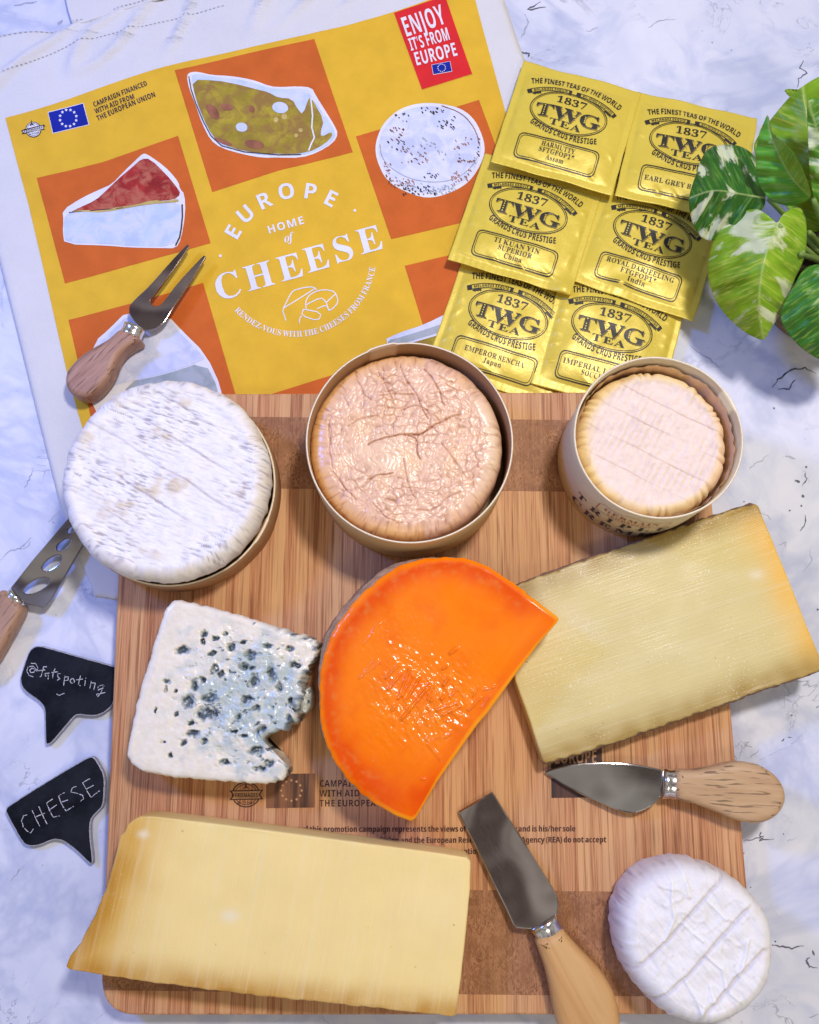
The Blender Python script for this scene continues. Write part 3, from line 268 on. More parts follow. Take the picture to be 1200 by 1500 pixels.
def glyph(f, c):
    k = (f, c)
    if k not in _gc:
        adv, L = GLYPH[f][c]
        loops = [[(l[i], l[i + 1]) for i in range(0, len(l), 2)] for l in L]
        # triangulate every outer loop with the holes inside it
        def area_(l): return sum(a[0] * b[1] - b[0] * a[1] for a, b in zip(l, l[1:] + l[:1])) / 2
        def inside(p, l):
            r = False
            for a, b in zip(l, l[1:] + l[:1]):
                if (a[1] > p[1]) != (b[1] > p[1]) and p[0] < (b[0] - a[0]) * (p[1] - a[1]) / (b[1] - a[1]) + a[0]: r = not r
            return r
        pts = []; tri = []
        holes = [i for i, l in enumerate(loops) if any(j != i and inside(l[0], m) and abs(area_(m)) > abs(area_(l)) for j, m in enumerate(loops))]
        for i, l in enumerate(loops):
            if i in holes: continue
            grp = [l] + [loops[h] for h in holes if inside(loops[h][0], l)]
            p, t = tess(grp); b = len(pts); pts += p; tri += [tuple(x + b for x in q) for q in t]
        _gc[k] = (adv, pts, tri)
    return _gc[k]
SP = 130
def twidth(s, f, track=0): return sum((SP if c == ' ' else GLYPH[f if c in GLYPH[f] else 's'][c][0]) + track for c in s) - track
def text_map(acc, s, f, fn, mi, track=0, flip=True):
    """fn(x, y): letter units (480 = capital height) to a 3D point"""
    x = 0
    for c in s:
        if c == ' ': x += SP + track; continue
        ff = f if c in GLYPH[f] else 's'
        adv, pts, tri = glyph(ff, c)
        acc.add([fn(x + p[0], p[1]) for p in pts], [t[::-1] for t in tri] if not flip else tri, mi)
        x += adv + track
def text_fit(acc, s, f, p0, p1, cap, surf, mi, track=0, slant=0.0):
    """a line of writing whose base runs from p0 to p1 in photo pixels (y down)"""
    w = twidth(s, f, track); dx, dy = (p1[0] - p0[0]) / w, (p1[1] - p0[1]) / w
    l = math.hypot(dx, dy); ux, uy = dy / l * cap / 480, -dx / l * cap / 480
    text_map(acc, s, f, lambda x, y: surf(p0[0] + dx * (x + slant * y) + ux * y, p0[1] + dy * (x + slant * y) + uy * y), mi, track)
def text_at(acc, s, f, c, cap, rot, surf, mi, sx=1.0, track=0):
    """centred on c, turned clockwise by rot degrees (y down)"""
    w = twidth(s, f, track); k = cap / 480
    def fn(x, y):
        a, b = rot2((x - w / 2) * k * sx, -(y - 240) * k, rot); return surf(c[0] + a, c[1] + b)
    text_map(acc, s, f, fn, mi, track)
def text_arc(acc, s, f, c, r, a0, a1, cap, surf, mi, smile=False, track=0):
    """along a circle in a y-down plane; angles in degrees measured clockwise from +x; smile: tops point to the middle"""
    w = twidth(s, f, track)
    def fn(x, y):
        a = math.radians(a0 + (a1 - a0) * x / w); rr = r + (-1 if smile else 1) * y * cap / 480
        return surf(c[0] + rr * math.cos(a), c[1] + rr * math.sin(a))
    text_map(acc, s, f, fn, mi, track)
def circ3(a, b, c):
    ax, ay = a; bx, by = b; cx, cy = c
    d = 2 * (ax * (by - cy) + bx * (cy - ay) + cx * (ay - by))
    ux = ((ax * ax + ay * ay) * (by - cy) + (bx * bx + by * by) * (cy - ay) + (cx * cx + cy * cy) * (ay - by)) / d
    uy = ((ax * ax + ay * ay) * (cx - bx) + (bx * bx + by * by) * (ax - cx) + (cx * cx + cy * cy) * (bx - ax)) / d
    return (ux, uy), math.hypot(ax - ux, ay - uy)

# ------------------------------------------------------------------ material helpers
class G:
    def __init__(s, name):
        s.m = bpy.data.materials.new(name); s.m.use_nodes = True
        s.t = s.m.node_tree; s.b = s.t.nodes["Principled BSDF"]
        s.obj = s.t.nodes.new('ShaderNodeTexCoord').outputs['Object']
    def set(s, sock, v):
        if hasattr(v, 'is_linked') or hasattr(v, 'links'): s.t.links.new(v, sock)
        elif isinstance(v, (tuple, list)) and len(v) == 3 and sock.type == 'RGBA': sock.default_value = (*v, 1)
        else: sock.default_value = v
    def p(s, **k):
        for a, v in k.items(): s.set(s.b.inputs[a.replace('_', ' ')], v)
        return s
    def map(s, vec=None, scale=(1, 1, 1), rot=0, loc=(0, 0, 0)):
        r = s.t.nodes.new('ShaderNodeMapping'); s.t.links.new(vec or s.obj, r.inputs[0])
        r0 = r
        if rot:
            r.inputs['Rotation'].default_value = (0, 0, math.radians(rot))
            r = s.t.nodes.new('ShaderNodeMapping'); s.t.links.new(r0.outputs[0], r.inputs[0])
        r.inputs['Scale'].default_value = scale; r.inputs['Location'].default_value = loc
        return r.outputs[0]
    def noise(s, vec, scale, detail=3, rough=0.55, dist=0.0, out='Fac'):
        n = s.t.nodes.new('ShaderNodeTexNoise'); s.t.links.new(vec, n.inputs['Vector'])
        n.inputs['Scale'].default_value = scale; n.inputs['Detail'].default_value = detail
        n.inputs['Roughness'].default_value = rough; n.inputs['Distortion'].default_value = dist
        return n.outputs[out]
    def voro(s, vec, scale, feature='F1', out='Distance', rnd=1.0):
        n = s.t.nodes.new('ShaderNodeTexVoronoi'); n.feature = feature; s.t.links.new(vec, n.inputs['Vector'])
        n.inputs['Scale'].default_value = scale; n.inputs['Randomness'].default_value = rnd
        return n.outputs[out]
    def math(s, op, a, b=0.0, clamp=False):
        n = s.t.nodes.new('ShaderNodeMath'); n.operation = op; n.use_clamp = clamp
        s.set(n.inputs[0], a); s.set(n.inputs[1], b); return n.outputs[0]
    def ramp(s, f, stops, mode='LINEAR'):
        n = s.t.nodes.new('ShaderNodeValToRGB'); s.t.links.new(f, n.inputs[0]); n.color_ramp.interpolation = mode
        e = n.color_ramp.elements
        while len(e) < len(stops): e.new(0.5)
        for q, (pos, c) in zip(e, stops):
            q.position = pos; q.color = (c, c, c, 1) if isinstance(c, (int, float)) else (*c, 1)
        return n.outputs[0]
    def mix(s, f, a, b, mode='MIX'):
        n = s.t.nodes.new('ShaderNodeMix'); n.data_type = 'RGBA'; n.blend_type = mode
        s.set(n.inputs['Factor'], f); s.set(n.inputs[6], a); s.set(n.inputs[7], b); return n.outputs[2]
    def attr(s, name='Col'):
        n = s.t.nodes.new('ShaderNodeAttribute'); n.attribute_name = name
        q = s.t.nodes.new('ShaderNodeSeparateColor'); s.t.links.new(n.outputs['Color'], q.inputs[0])
        return n.outputs['Color'], q.outputs[0], q.outputs[1], q.outputs[2]
    def sep(s, vec):
        q = s.t.nodes.new('ShaderNodeSeparateXYZ'); s.t.links.new(vec, q.inputs[0]); return q.outputs
    def bump(s, h, strength=0.3, dist=0.001, normal=None):
        n = s.t.nodes.new('ShaderNodeBump'); n.inputs['Strength'].default_value = strength; n.inputs['Distance'].default_value = dist
        s.t.links.new(h, n.inputs['Height'])
        if normal is not None: s.t.links.new(normal, n.inputs['Normal'])
        return n.outputs[0]
def flat_mat(name, c, rough=0.6, metal=0.0, grain=0.12, gs=900, bs=0.15, spec=0.5):
    g = G(name); n = g.noise(g.obj, gs, 3); lo = tuple(max(0, v * (1 - grain)) for v in c); hi = tuple(min(1, v * (1 + grain)) for v in c)
    g.p(Base_Color=g.ramp(n, [(0.3, lo), (0.7, hi)]), Roughness=rough, Metallic=metal, Normal=g.bump(n, bs, 0.0003))
    g.b.inputs['Specular IOR Level'].default_value = spec
    return g.m

def roundpoly(pts, r, n=8):
    o = []; m = len(pts); rr = r if isinstance(r, (list, tuple)) else [r] * m
    for i in range(m):
        a, b, c = np.array(pts[i - 1]), np.array(pts[i]), np.array(pts[(i + 1) % m])
        u = (a - b) / np.linalg.norm(a - b); v = (c - b) / np.linalg.norm(c - b)
        p, q = b + u * rr[i], b + v * rr[i]
        for k in range(n + 1):
            t = k / n; o.append(tuple((1 - t) ** 2 * p + 2 * t * (1 - t) * b + t * t * q))
    return o

# ================================================================== the marble table
g = G("marble")
big = g.noise(g.obj, 9, 4, 0.6, 0.4)
cloud = g.noise(g.map(loc=(3.1, 1.7, 0)), 26, 5, 0.62, 1.2)
base = g.ramp(big, [(0.3, (0.55, 0.59, 0.72)), (0.55, (0.68, 0.70, 0.80)), (0.75, (0.78, 0.78, 0.85))])
base = g.mix(g.ramp(cloud, [(0.48, 0.0), (0.70, 0.55)]), base, (0.40, 0.46, 0.66))
def vein(scale, loc, width, dist):
    n = g.noise(g.map(loc=loc), scale, 6, 0.62, dist)
    return g.ramp(g.math('ABSOLUTE', g.math('SUBTRACT', n, 0.5)), [(0.0, 1.0), (width, 0.0)])
where = g.ramp(g.noise(g.map(loc=(7, 2, 0)), 13, 2), [(0.52, 0.0), (0.66, 1.0)])
where2 = g.ramp(g.noise(g.map(loc=(1.3, 8, 0)), 20, 2), [(0.56, 0.0), (0.66, 1.0)])
v1 = g.math('MULTIPLY', vein(7, (0.4, 0.9, 0), 0.012, 0.9), where)
v2 = g.math('MULTIPLY', vein(15, (5.2, 3.9, 0), 0.008, 1.4), where2)
base = g.mix(g.ramp(g.math('ABSOLUTE', g.math('SUBTRACT', g.noise(g.map(loc=(6.4, 2.9, 0)), 6, 5, 0.6, 1.0), 0.5)), [(0.0, 0.42), (0.05, 0.0)]), base, (0.33, 0.38, 0.56))
base = g.mix(g.math('MULTIPLY', v1, 0.55), base, (0.27, 0.28, 0.36))
base = g.mix(g.math('MULTIPLY', v2, 0.65), base, (0.12, 0.13, 0.18))
sp = g.math('MULTIPLY', g.ramp(g.voro(g.obj, 120), [(0.05, 1.0), (0.09, 0.0)]), g.ramp(g.noise(g.map(loc=(2, 2, 0)), 24, 2), [(0.60, 0.0), (0.67, 0.8)]))
base = g.mix(sp, base, (0.07, 0.07, 0.10))
g.p(Base_Color=base, Roughness=0.42)
g.b.inputs['Specular IOR Level'].default_value = 0.35
M_marble = g.m
M_vein = flat_mat("marble_vein", (0.10, 0.105, 0.14), 0.45, grain=0.5, gs=400)
M_vein2 = flat_mat("marble_vein_pale", (0.36, 0.38, 0.48), 0.45, grain=0.25, gs=300)
acc = Acc()
acc.add([(-1.2, -1.0, 0), (1.2, -1.0, 0), (1.2, 1.6, 0), (-1.2, 1.6, 0), (-1.2, -1.0, -0.03), (1.2, -1.0, -0.03), (1.2, 1.6, -0.03), (-1.2, 1.6, -0.03)],
        [(0, 1, 2, 3), (7, 6, 5, 4), (0, 4, 5, 1), (1, 5, 6, 2), (2, 6, 7, 3), (3, 7, 4, 0)])
VEINS = [  # natural cracks in the stone, traced in photo pixels: (line, width, tone)
    ([(1178, 88), (1172, 100), (1182, 106), (1170, 116), (1168, 128)], 2.2, 1), ([(1160, 132), (1172, 137)], 2, 2),
    ([(768, 20), (775, 32), (768, 45), (764, 55)], 3, 2), ([(792, 2), (772, 14), (800, 10)], 2.6, 1), ([(758, 74), (776, 79), (774, 84)], 3, 1),
    ([(1132, 568), (1140, 556), (1160, 541), (1180, 539), (1196, 547)], 2.4, 1), ([(1140, 571), (1155, 569), (1166, 556)], 2.4, 1),
    ([(1098, 688), (1104, 680), (1115, 676), (1126, 667)], 2, 2), ([(1152, 668), (1165, 672)], 3, 2),
    ([(1165, 704), (1172, 706)], 5, 1), ([(1178, 690), (1182, 700), (1176, 712)], 2.4, 1), ([(1179, 755), (1180, 768), (1172, 778)], 2.2, 1),
    ([(1187, 806), (1189, 822), (1176, 838)], 1.8, 2), ([(1140, 800), (1150, 794), (1152, 802)], 2, 2), ([(1112, 750), (1126, 756), (1130, 762)], 1.5, 2),
    ([(1130, 1384), (1142, 1387), (1160, 1389), (1178, 1386)], 2.6, 1), ([(1190, 1392), (1193, 1400)], 3, 1),
    ([(1186, 1402), (1181, 1407), (1186, 1416), (1198, 1418)], 3.2, 1), ([(1090, 1232), (1106, 1229), (1118, 1226), (1112, 1231), (1134, 1229)], 2, 1), ([(1115, 1220), (1113, 1228)], 2.2, 1),
    ([(1152, 1232), (1168, 1227)], 1.4, 2), ([(0, 822), (12, 808), (30, 803), (40, 795), (46, 788)], 2.6, 2), ([(30, 806), (42, 800), (44, 792)], 2.4, 2),
    ([(36, 714), (43, 702), (48, 690)], 2, 2), ([(70, 766), (88, 748)], 1.4, 2), ([(22, 8), (54, 2)], 2.4, 2), ([(85, 36), (92, 30)], 5, 2), ([(845, 500), (854, 506)], 1.6, 2),
    ([(1146, 1087), (1149, 1082)], 2.2, 1), ([(1154, 1080), (1160, 1080)], 1.4, 1), ([(1196, 1038), (1200, 1034)], 4, 2), ([(1100, 1110), (1112, 1098)], 1.6, 2),
    ([(14, 1290), (26, 1278), (36, 1268)], 2.2, 2), ([(1010, 505), (1024, 517), (1040, 526), (1055, 539)], 1.6, 2),
    ([(1186, 1492), (1200, 1486)], 2, 2), ([(950, 40), (965, 30), (990, 28)], 1.2, 2), ([(860, 46), (876, 40)], 1.6, 2),
]
rv = random.Random(3)
for line, w, tone in VEINS:
    fine = []
    for a, b in zip(line[:-1], line[1:]):
        for k in range(4):
            t = k / 4; fine.append((a[0] + (b[0] - a[0]) * t + rv.uniform(-1.3, 1.3), a[1] + (b[1] - a[1]) * t + rv.uniform(-1.3, 1.3)))
    fine.append(line[-1]); n = len(fine); L = []; R = []
    for i, p in enumerate(fine):
        ww = w * (0.25 + 0.75 * math.sin(math.pi * (i + 0.6) / (n + 0.2))) * rv.uniform(0.5, 1.25)
        a = fine[max(i - 1, 0)]; b = fine[min(i + 1, n - 1)]; dx, dy = b[0] - a[0], b[1] - a[1]; l = math.hypot(dx, dy) or 1
        L.append((p[0] - dy / l * ww / 2, p[1] + dx / l * ww / 2)); R.append((p[0] + dy / l * ww / 2, p[1] - dx / l * ww / 2))
    acc.add([(*P(*p, 0.0001), 0.0001) for p in L + R], [(i, i + 1, n + i + 1, n + i) for i in range(n - 1)], tone)
for x, y, r in [(1134, 598, 1.6), (1181, 684, 2), (1157, 748, 1.6), (1090, 735, 1.6), (1176, 727, 2.6), (1174, 741, 2), (1198, 893, 1.8), (1136, 1379, 1.5), (1100, 1300, 1.2), (1148, 1222, 1.2), (1160, 1048, 1.4), (1090, 1250, 1.1)]:
    c = [(x + r * rv.uniform(.6, 1.2) * math.cos(k * .9), y + r * rv.uniform(.6, 1.2) * math.sin(k * .9)) for k in range(7)]
    acc.add([(*P(*p, 0.0001), 0.0001) for p in c], [tuple(range(7))[::-1]], 1)
table = mk("tabletop", acc.V, acc.F, [M_marble, M_vein, M_vein2], smooth=False, mi=acc.M)
table["kind"] = "structure"

# ================================================================== the canvas tote bag
ZB = 0.0024
def bag_raw(x, y):
    s = fbm(x * 22 + 3, y * 22, 3, 5); r, q = rot2(x, y, 40)
    ridge = np.exp(-(gn(r * 30, q * 9, 9) / 0.10) ** 2)
    fold_, along = rot2(x, y, -16)
    return 0.0009 * s + 0.0034 * ridge + 0.0024 * gn(fold_ * 42 + .8 * gn(x * 20, y * 20, 44), along * 13, 46) * np.clip(gn(x * 9, y * 9, 2) + 0.3, 0, 1)
_topline = [P(-60, 200, 0), P(8, 173, 0), P(150, 128, 0), P(400, 63, 0), P(640, -3, 0), P(760, -40, 0)]
def bag_z(x, y):
    x = np.asarray(x, float); y = np.asarray(y, float)
    yl = np.interp(x, [p[0] for p in _topline], [p[1] for p in _topline])   # the upper edge of the print
    m = np.clip((y - yl - 0.004) / 0.02, 0.05, 1.0)                          # the margin above it is the most creased
    m = m * np.clip((y - 0.19) / 0.04, 0.0, 1.0) + 0.0
    fold = 0.0035 * np.exp(-((x - P(20, 60, 0)[0]) / 0.03) ** 2 - ((y - P(40, 60, 0)[1]) / 0.018) ** 2)
    sw = 0.0016 * gn(x * 12, y * 12, 31) * np.clip((y - 0.21) / 0.05, 0, 1)
    return ZB + np.maximum(bag_raw(x, y), -0.0010) * m + fold + np.clip(sw, -0.0008, 0.001)
def on_bag(lift):
    def f(px, py):
        x, y = P(px, py, ZB); return (x, y, float(bag_z(x, y)) + lift)
    return f
g = G("natural_canvas")
wv = g.math('ADD', g.noise(g.map(scale=(1, 0.12, 1), rot=16), 2600, 1), g.noise(g.map(scale=(0.12, 1, 1), rot=16), 2600, 1))
g.p(Base_Color=g.mix(g.noise(g.obj, 30, 4), (0.62, 0.62, 0.64), (0.72, 0.71, 0.72)), Roughness=0.92, Normal=g.bump(wv, 0.5, 0.0004))
g.b.inputs['Specular IOR Level'].default_value = 0.1
M_canvas = g.m
def print_mat(name, c, var=0.10, c2=None, ns=60):
    g = G(name)
    wv = g.math('ADD', g.noise(g.map(scale=(1, 0.12, 1), rot=16), 2600, 1), g.noise(g.map(scale=(0.12, 1, 1), rot=16), 2600, 1))
    lo = tuple(v * (1 - var) for v in c); hi = tuple(min(1, v * (1 + var)) for v in c)
    col = g.ramp(g.noise(g.obj, ns, 4), [(0.35, lo), (0.65, hi)])
    if c2: col = g.mix(g.ramp(g.noise(g.map(loc=(1, 4, 0)), ns * 1.4, 4, 0.6, 0.8), [(0.42, 0.0), (0.6, 1.0)]), col, c2)
    g.p(Base_Color=col, Roughness=0.8, Normal=g.bump(wv, 0.35, 0.0003)); g.b.inputs['Specular IOR Level'].default_value = 0.15
    return g.m
bagloc = (*P(400, 350, 0), 0)
tote = thing("tote_bag", "white canvas tote bag with yellow and orange cheese print lying flat on the marble", "bag", bagloc)
outl = [(-60, 90), (0, 57), (30, 50), (60, 46.5), (97, 46), (108, 37), (160, 19), (230, 0), (420, -62), (700, -140), (740, 0), (767, 80), (800, 180), (867, 370), (920, 530), (978, 700), (900, 715), (500, 800), (169, 878), (150, 874), (138, 873), (130, 852), (112, 814), (84, 728), (50, 593), (25, 490), (0, 390), (-60, 150)]
wl = PL(outl, ZB)
pts, tri = tess([wl], 0.0045)
pa = np.array(pts); edge = polydist(pa[:, 0], pa[:, 1], wl + [wl[0]])
zt = bag_z(pa[:, 0], pa[:, 1]) - 0.0012 * np.exp(-(edge / 0.0012) ** 2)
n = len(pts); V = np.vstack([np.c_[pa, zt], np.c_[pa, np.full(n, 0.0003)]])
ec = {}
for t in tri:
    for a, b in ((t[0], t[1]), (t[1], t[2]), (t[2], t[0])): ec[(a, b)] = 1
F = [t for t in tri] + [(c + n, b + n, a + n) for a, b, c in tri] + [(b, a, a + n, b + n) for a, b in ec if (b, a) not in ec]
mk("cloth", V, F, M_canvas, tote)
ls = PL([(99, 13), (106.5, 38), (150, 24), (240, -4), (226, -70), (90, -30)], 0.0042)
Vs, Fs = slab([roundpoly(ls, 0.001, 3)], 0.0024, 0.0046, 0.0008); mk("strap", Vs, Fs, M_canvas, tote, smooth=False)
acc = Acc()
for line in ([(0, 113), (50, 92), (107, 66), (140, 57), (230, 33), (330, 8)], [(107, 37), (160, 19), (250, -6)], [(0, 61), (30, 54), (60, 50), (95, 49)]):
    for a, b in zip(line[:-1], line[1:]):
        m = int(math.dist(a, b) / 6.2)
        for k in range(m):
            t0, t1 = (k + .15) / m, (k + .7) / m
            stroke(acc, [(a[0] + (b[0] - a[0]) * t, a[1] + (b[1] - a[1]) * t) for t in (t0, t1)], 1.0, on_bag(0.0004), 0)
acc.build("stitching", [flat_mat("thread", (0.32, 0.33, 0.38), 0.9)], tote)

# ---- the print
PM = [print_mat("print_yellow", (0.72, 0.44, 0.036), 0.05), print_mat("print_orange", (0.58, 0.128, 0.024), 0.07), print_mat("print_white", (0.74, 0.74, 0.80), 0.05),
      print_mat("print_pale_blue", (0.50, 0.60, 0.80), 0.10, (0.62, 0.66, 0.84)), print_mat("print_red", (0.34, 0.030, 0.028), 0.25, (0.46, 0.13, 0.085), 90),
      print_mat("print_olive", (0.36, 0.28, 0.035), 0.25, (0.30, 0.18, 0.05), 70), print_mat("print_dark", (0.05, 0.035, 0.05), 0.3), print_mat("print_lavender", (0.55, 0.60, 0.80), 0.08, (0.68, 0.70, 0.86)),
      print_mat("print_grey", (0.30, 0.35, 0.38), 0.2, (0.40, 0.44, 0.50)), print_mat("print_signal_red", (0.66, 0.025, 0.03), 0.06), print_mat("print_flag_blue", (0.010, 0.022, 0.30), 0.1), print_mat("print_rust", (0.30, 0.12, 0.07), 0.4), print_mat("print_buff", (0.52, 0.40, 0.14), 0.2)]
YE, OR, WH, BL, RD, OL, DK, LV, GY, SR, FB, RU, BU = range(13)
pr = Acc()
L1, L2, L3, L4, L5 = (on_bag(0.00035 + 0.00016 * i) for i in range(5))
def top_edge(pts, n=3): return chaikin(pts, n, closed=False)
te = top_edge([(8, 173), (60, 158), (150, 128), (250, 94), (330, 78), (400, 63), (500, 39), (600, 10), (690, -24)])
fill(pr, [te + [(740, 163), (800, 335), (880, 575), (885, 600), (520, 640), (140, 690), (113, 600), (97, 540), (42, 300)]], L1, YE, 16)
for r in ([(54, 261), (150, 237), (261, 199), (309, 357), (95, 415)], [(256, 103), (350, 82), (460.6, 58), (517, 224), (410, 250), (311.6, 283)], [(521.6, 201), (610, 176), (701.6, 147), (760, 303), (680, 325), (573, 350)],
          [(100.6, 469), (200, 443), (298, 415), (345, 577), (340, 590), (140, 640)], [(593, 389), (668, 371), (780, 340), (850, 560), (645, 560)], [(380, 583), (476, 553), (560, 528), (585, 610), (395, 645)]):
    fill(pr, [r], L2, OR, 16)
def zz(pts, k, ox, oy): return [(x / k + ox, y / k + oy) for x, y in pts]
def wob(pts, n=2): return chaikin(pts, n)
# red topped wedge
q = lambda p: zz(p, 4.615, 60, 210)
fill(pr, [wob(q([(145, 450), (270, 370), (400, 310), (480, 275), (560, 190), (640, 115), (690, 68), (720, 75), (800, 130), (870, 190), (935, 270), (940, 310), (975, 350), (980, 480), (950, 650), (915, 712), (820, 710), (600, 705), (450, 690), (160, 682), (148, 600), (152, 520)]), 1)], L3, WH, 12)
fill(pr, [wob(q([(160, 470), (300, 460), (470, 445), (630, 430), (800, 412), (940, 405), (950, 480), (945, 600), (905, 700), (600, 695), (450, 678), (165, 672), (155, 590)]), 1)], L4, BL, 12)
fill(pr, [wob(q([(195, 468), (250, 440), (370, 385), (440, 320), (540, 225), (620, 160), (680, 106), (740, 106), (850, 215), (920, 300), (950, 350), (900, 390), (760, 395), (640, 425), (470, 445), (330, 458)]), 1)], L4, RD, 12)
fill(pr, [wob(q([(190, 462), (300, 450), (420, 455), (470, 440), (640, 420), (760, 388), (850, 400), (930, 380), (935, 405), (800, 412), (630, 432), (420, 470), (300, 462)]), 1)], L5, BU, 12)
stroke(pr, q([(958, 420), (960, 500), (952, 580), (940, 640), (912, 695)]), 2.2, L5, DK)
stroke(pr, q([(190, 468), (330, 456), (470, 446), (560, 438)]), 1.2, L5, DK)
# green wedge with holes
q = lambda p: zz(p, 4.444, 250, 80)
fill(pr, [wob(q([(105, 140), (125, 115), (180, 112), (270, 135), (380, 140), (480, 155), (560, 175), (650, 210), (720, 215), (830, 208), (920, 215), (945, 265), (1010, 370), (1065, 460), (1092, 520), (1060, 580), (960, 640), (850, 675), (700, 675), (600, 678), (480, 658), (330, 615), (260, 560), (205, 450), (160, 320), (120, 220)]), 1)], L3, WH, 12)
fill(pr, [wob(q([(128, 140), (180, 124), (270, 146), (480, 168), (650, 222), (720, 227), (890, 224), (910, 262), (1000, 380), (1080, 520), (1050, 575), (960, 630), (850, 662), (600, 662), (480, 645), (340, 602), (270, 545), (215, 440), (170, 310)]), 1)], L4, BL, 12)
fill(pr, [wob(q([(138, 165), (300, 172), (430, 195), (560, 230), (640, 250), (700, 285), (790, 290), (830, 360), (862, 395), (905, 270), (925, 300), (1000, 430), (975, 510), (985, 540), (1050, 505), (1052, 540), (1000, 590), (890, 645), (700, 655), (480, 638), (340, 592), (270, 530), (215, 420), (165, 290)]), 1)], L5, OL, 12)
L6, L7 = on_bag(0.00116), on_bag(0.00132)
for c, a, b in [((715, 350), 52, 37), ((465, 480), 38, 30), ((742, 410), 18, 19), ((688, 430), 14, 17), ((848, 497), 15, 13), ((818, 532), 12, 13)]:
    fill(pr, [ell(zz([c], 4.444, 250, 80)[0], a / 4.444, b / 4.444, 10, 18)], L6, BL if a > 20 else BU)
stroke(pr, q([(913, 280), (925, 400), (920, 480), (937, 545), (915, 590), (900, 630)]), 2.2, L6, WH)
stroke(pr, q([(915, 285), (950, 320), (985, 370), (1005, 415)]), 2.0, L6, WH)
stroke(pr, q([(120, 145), (135, 230), (165, 320), (215, 440), (265, 535), (335, 602), (480, 642), (700, 660), (850, 655)]), 1.3, L6, DK)
for pts_ in ([(220, 320), (300, 340), (330, 430), (260, 420)], [(330, 320), (400, 330), (410, 370), (340, 370)], [(270, 540), (380, 570), (420, 610), (330, 590)], [(480, 560), (600, 570), (620, 620), (500, 620)], [(520, 330), (550, 350), (545, 390), (510, 370)]):
    fill(pr, [chaikin(q(pts_), 2)], L6, RU, 8)
# round white cheese
q = lambda p: zz(p, 3, 400, 0)
fill(pr, [wob(q([(460, 600), (490, 540), (560, 480), (650, 457), (740, 460), (830, 480), (890, 530), (930, 620), (930, 690), (880, 780), (820, 830), (700, 875), (600, 855), (500, 800), (460, 720), (448, 660)]), 2)], L3, WH, 12)
fill(pr, [wob(q([(472, 604), (500, 550), (566, 494), (650, 472), (740, 474), (820, 494), (878, 540), (914, 622), (914, 686), (870, 768), (812, 816), (700, 858), (606, 838), (512, 788), (474, 715), (462, 660)]), 2)], L4, LV, 12)
rh = random.Random(11)
for (cx, cy, sx_, sy_, n_, m_) in [(560, 590, 46, 26, 16, RU), (620, 680, 60, 40, 26, RU), (700, 490, 50, 16, 14, DK), (760, 540, 40, 30, 16, DK), (560, 520, 40, 20, 8, DK), (830, 630, 40, 26, 12, RU), (820, 690, 20, 20, 6, RU), (690, 770, 50, 8, 9, DK), (540, 640, 40, 20, 8, DK), (680, 630, 40, 24, 10, GY), (740, 680, 20, 20, 6, GY),
                                  (560, 800, 60, 24, 30, RU), (640, 835, 70, 18, 34, DK), (740, 830, 60, 18, 30, GY), (820, 780, 40, 30, 26, RU), (870, 720, 18, 30, 12, RU), (600, 815, 50, 20, 20, GY), (900, 640, 6, 40, 8, DK), (500, 745, 14, 30, 10, RU)]:
    for _ in range(n_):
        x, y = cx + rh.uniform(-1, 1) * sx_, cy + rh.uniform(-1, 1) * sy_; l = rh.uniform(5, 15); a = math.radians(rh.uniform(-75, -30))
        stroke(pr, q([(x, y), (x + l * math.cos(a), y - l * math.sin(a) * .9)]), rh.uniform(0.9, 2.2), L5, m_)
stroke(pr, chaikin(q([(470, 640), (478, 700), (520, 745), (600, 790), (700, 805), (800, 790), (870, 740), (905, 680)]), 2, False), 1.2, L5, GY)
stroke(pr, chaikin(q([(740, 470), (830, 500), (890, 570), (908, 640)]), 2, False), 1.2, L5, RU)
# wedges half hidden lower down
fill(pr, [wob([(140, 500), (158, 485), (188, 455), (247, 463), (267, 485), (302, 519), (326, 571), (322, 590), (150, 620), (120, 560)], 1)], L3, WH, 12)
fill(pr, [wob([(144, 505), (160, 490), (190, 460), (246, 468), (264, 488), (298, 522), (300, 528), (240, 549), (183, 560), (140, 575)], 1)], L4, LV, 12)
fill(pr, [wob([(183, 561), (240, 550), (300, 530), (321, 571), (316, 588), (190, 600)], 1)], L4, GY, 12)
fill(pr, [wob([(560, 500), (585, 488), (620, 477), (662, 456), (690, 460), (690, 505), (640, 528), (590, 520)], 1)], L3, LV, 12)
fill(pr, [wob([(566, 500), (590, 494), (640, 478), (662, 470), (668, 480), (610, 498), (575, 508)], 1)], L4, GY, 12)
fill(pr, [wob([(580, 510), (620, 498), (660, 487), (672, 500), (640, 520), (590, 516)], 1)], L4, OL, 12)
# flag, red sign
def stars(acc, c, r, s, surf, mi, rot=0, sq=1.0):
    for k in range(12):
        a = 2 * math.pi * k / 12; x, y = rot2(r * math.cos(a), r * math.sin(a) * sq, rot); cx, cy = c[0] + x, c[1] + y
        fill(acc, [[(cx + (s if i % 2 == 0 else s * .5) * math.sin(math.pi * i / 5), cy - (s if i % 2 == 0 else s * .5) * math.cos(math.pi * i / 5)) for i in range(10)]], surf, mi)
fill(pr, [[(69.8, 163.8), (122.2, 150.6), (130.8, 182.4), (77, 195.6)]], L2, WH)
fill(pr, [[(70.8, 164.7), (121.5, 151.8), (129.6, 181.8), (77.8, 194.5)]], L3, FB); stars(pr, (100, 173), 12.3, 2.5, L4, WH, -14)
fill(pr, [[(576.6, 17.6), (652.5, -7), (692.6, 109.4), (617.8, 133.6)]], L2, YE)
fill(pr, [[(577.3, 18.3), (652, -6), (691.7, 109), (618.3, 132.7)]], L3, SR)
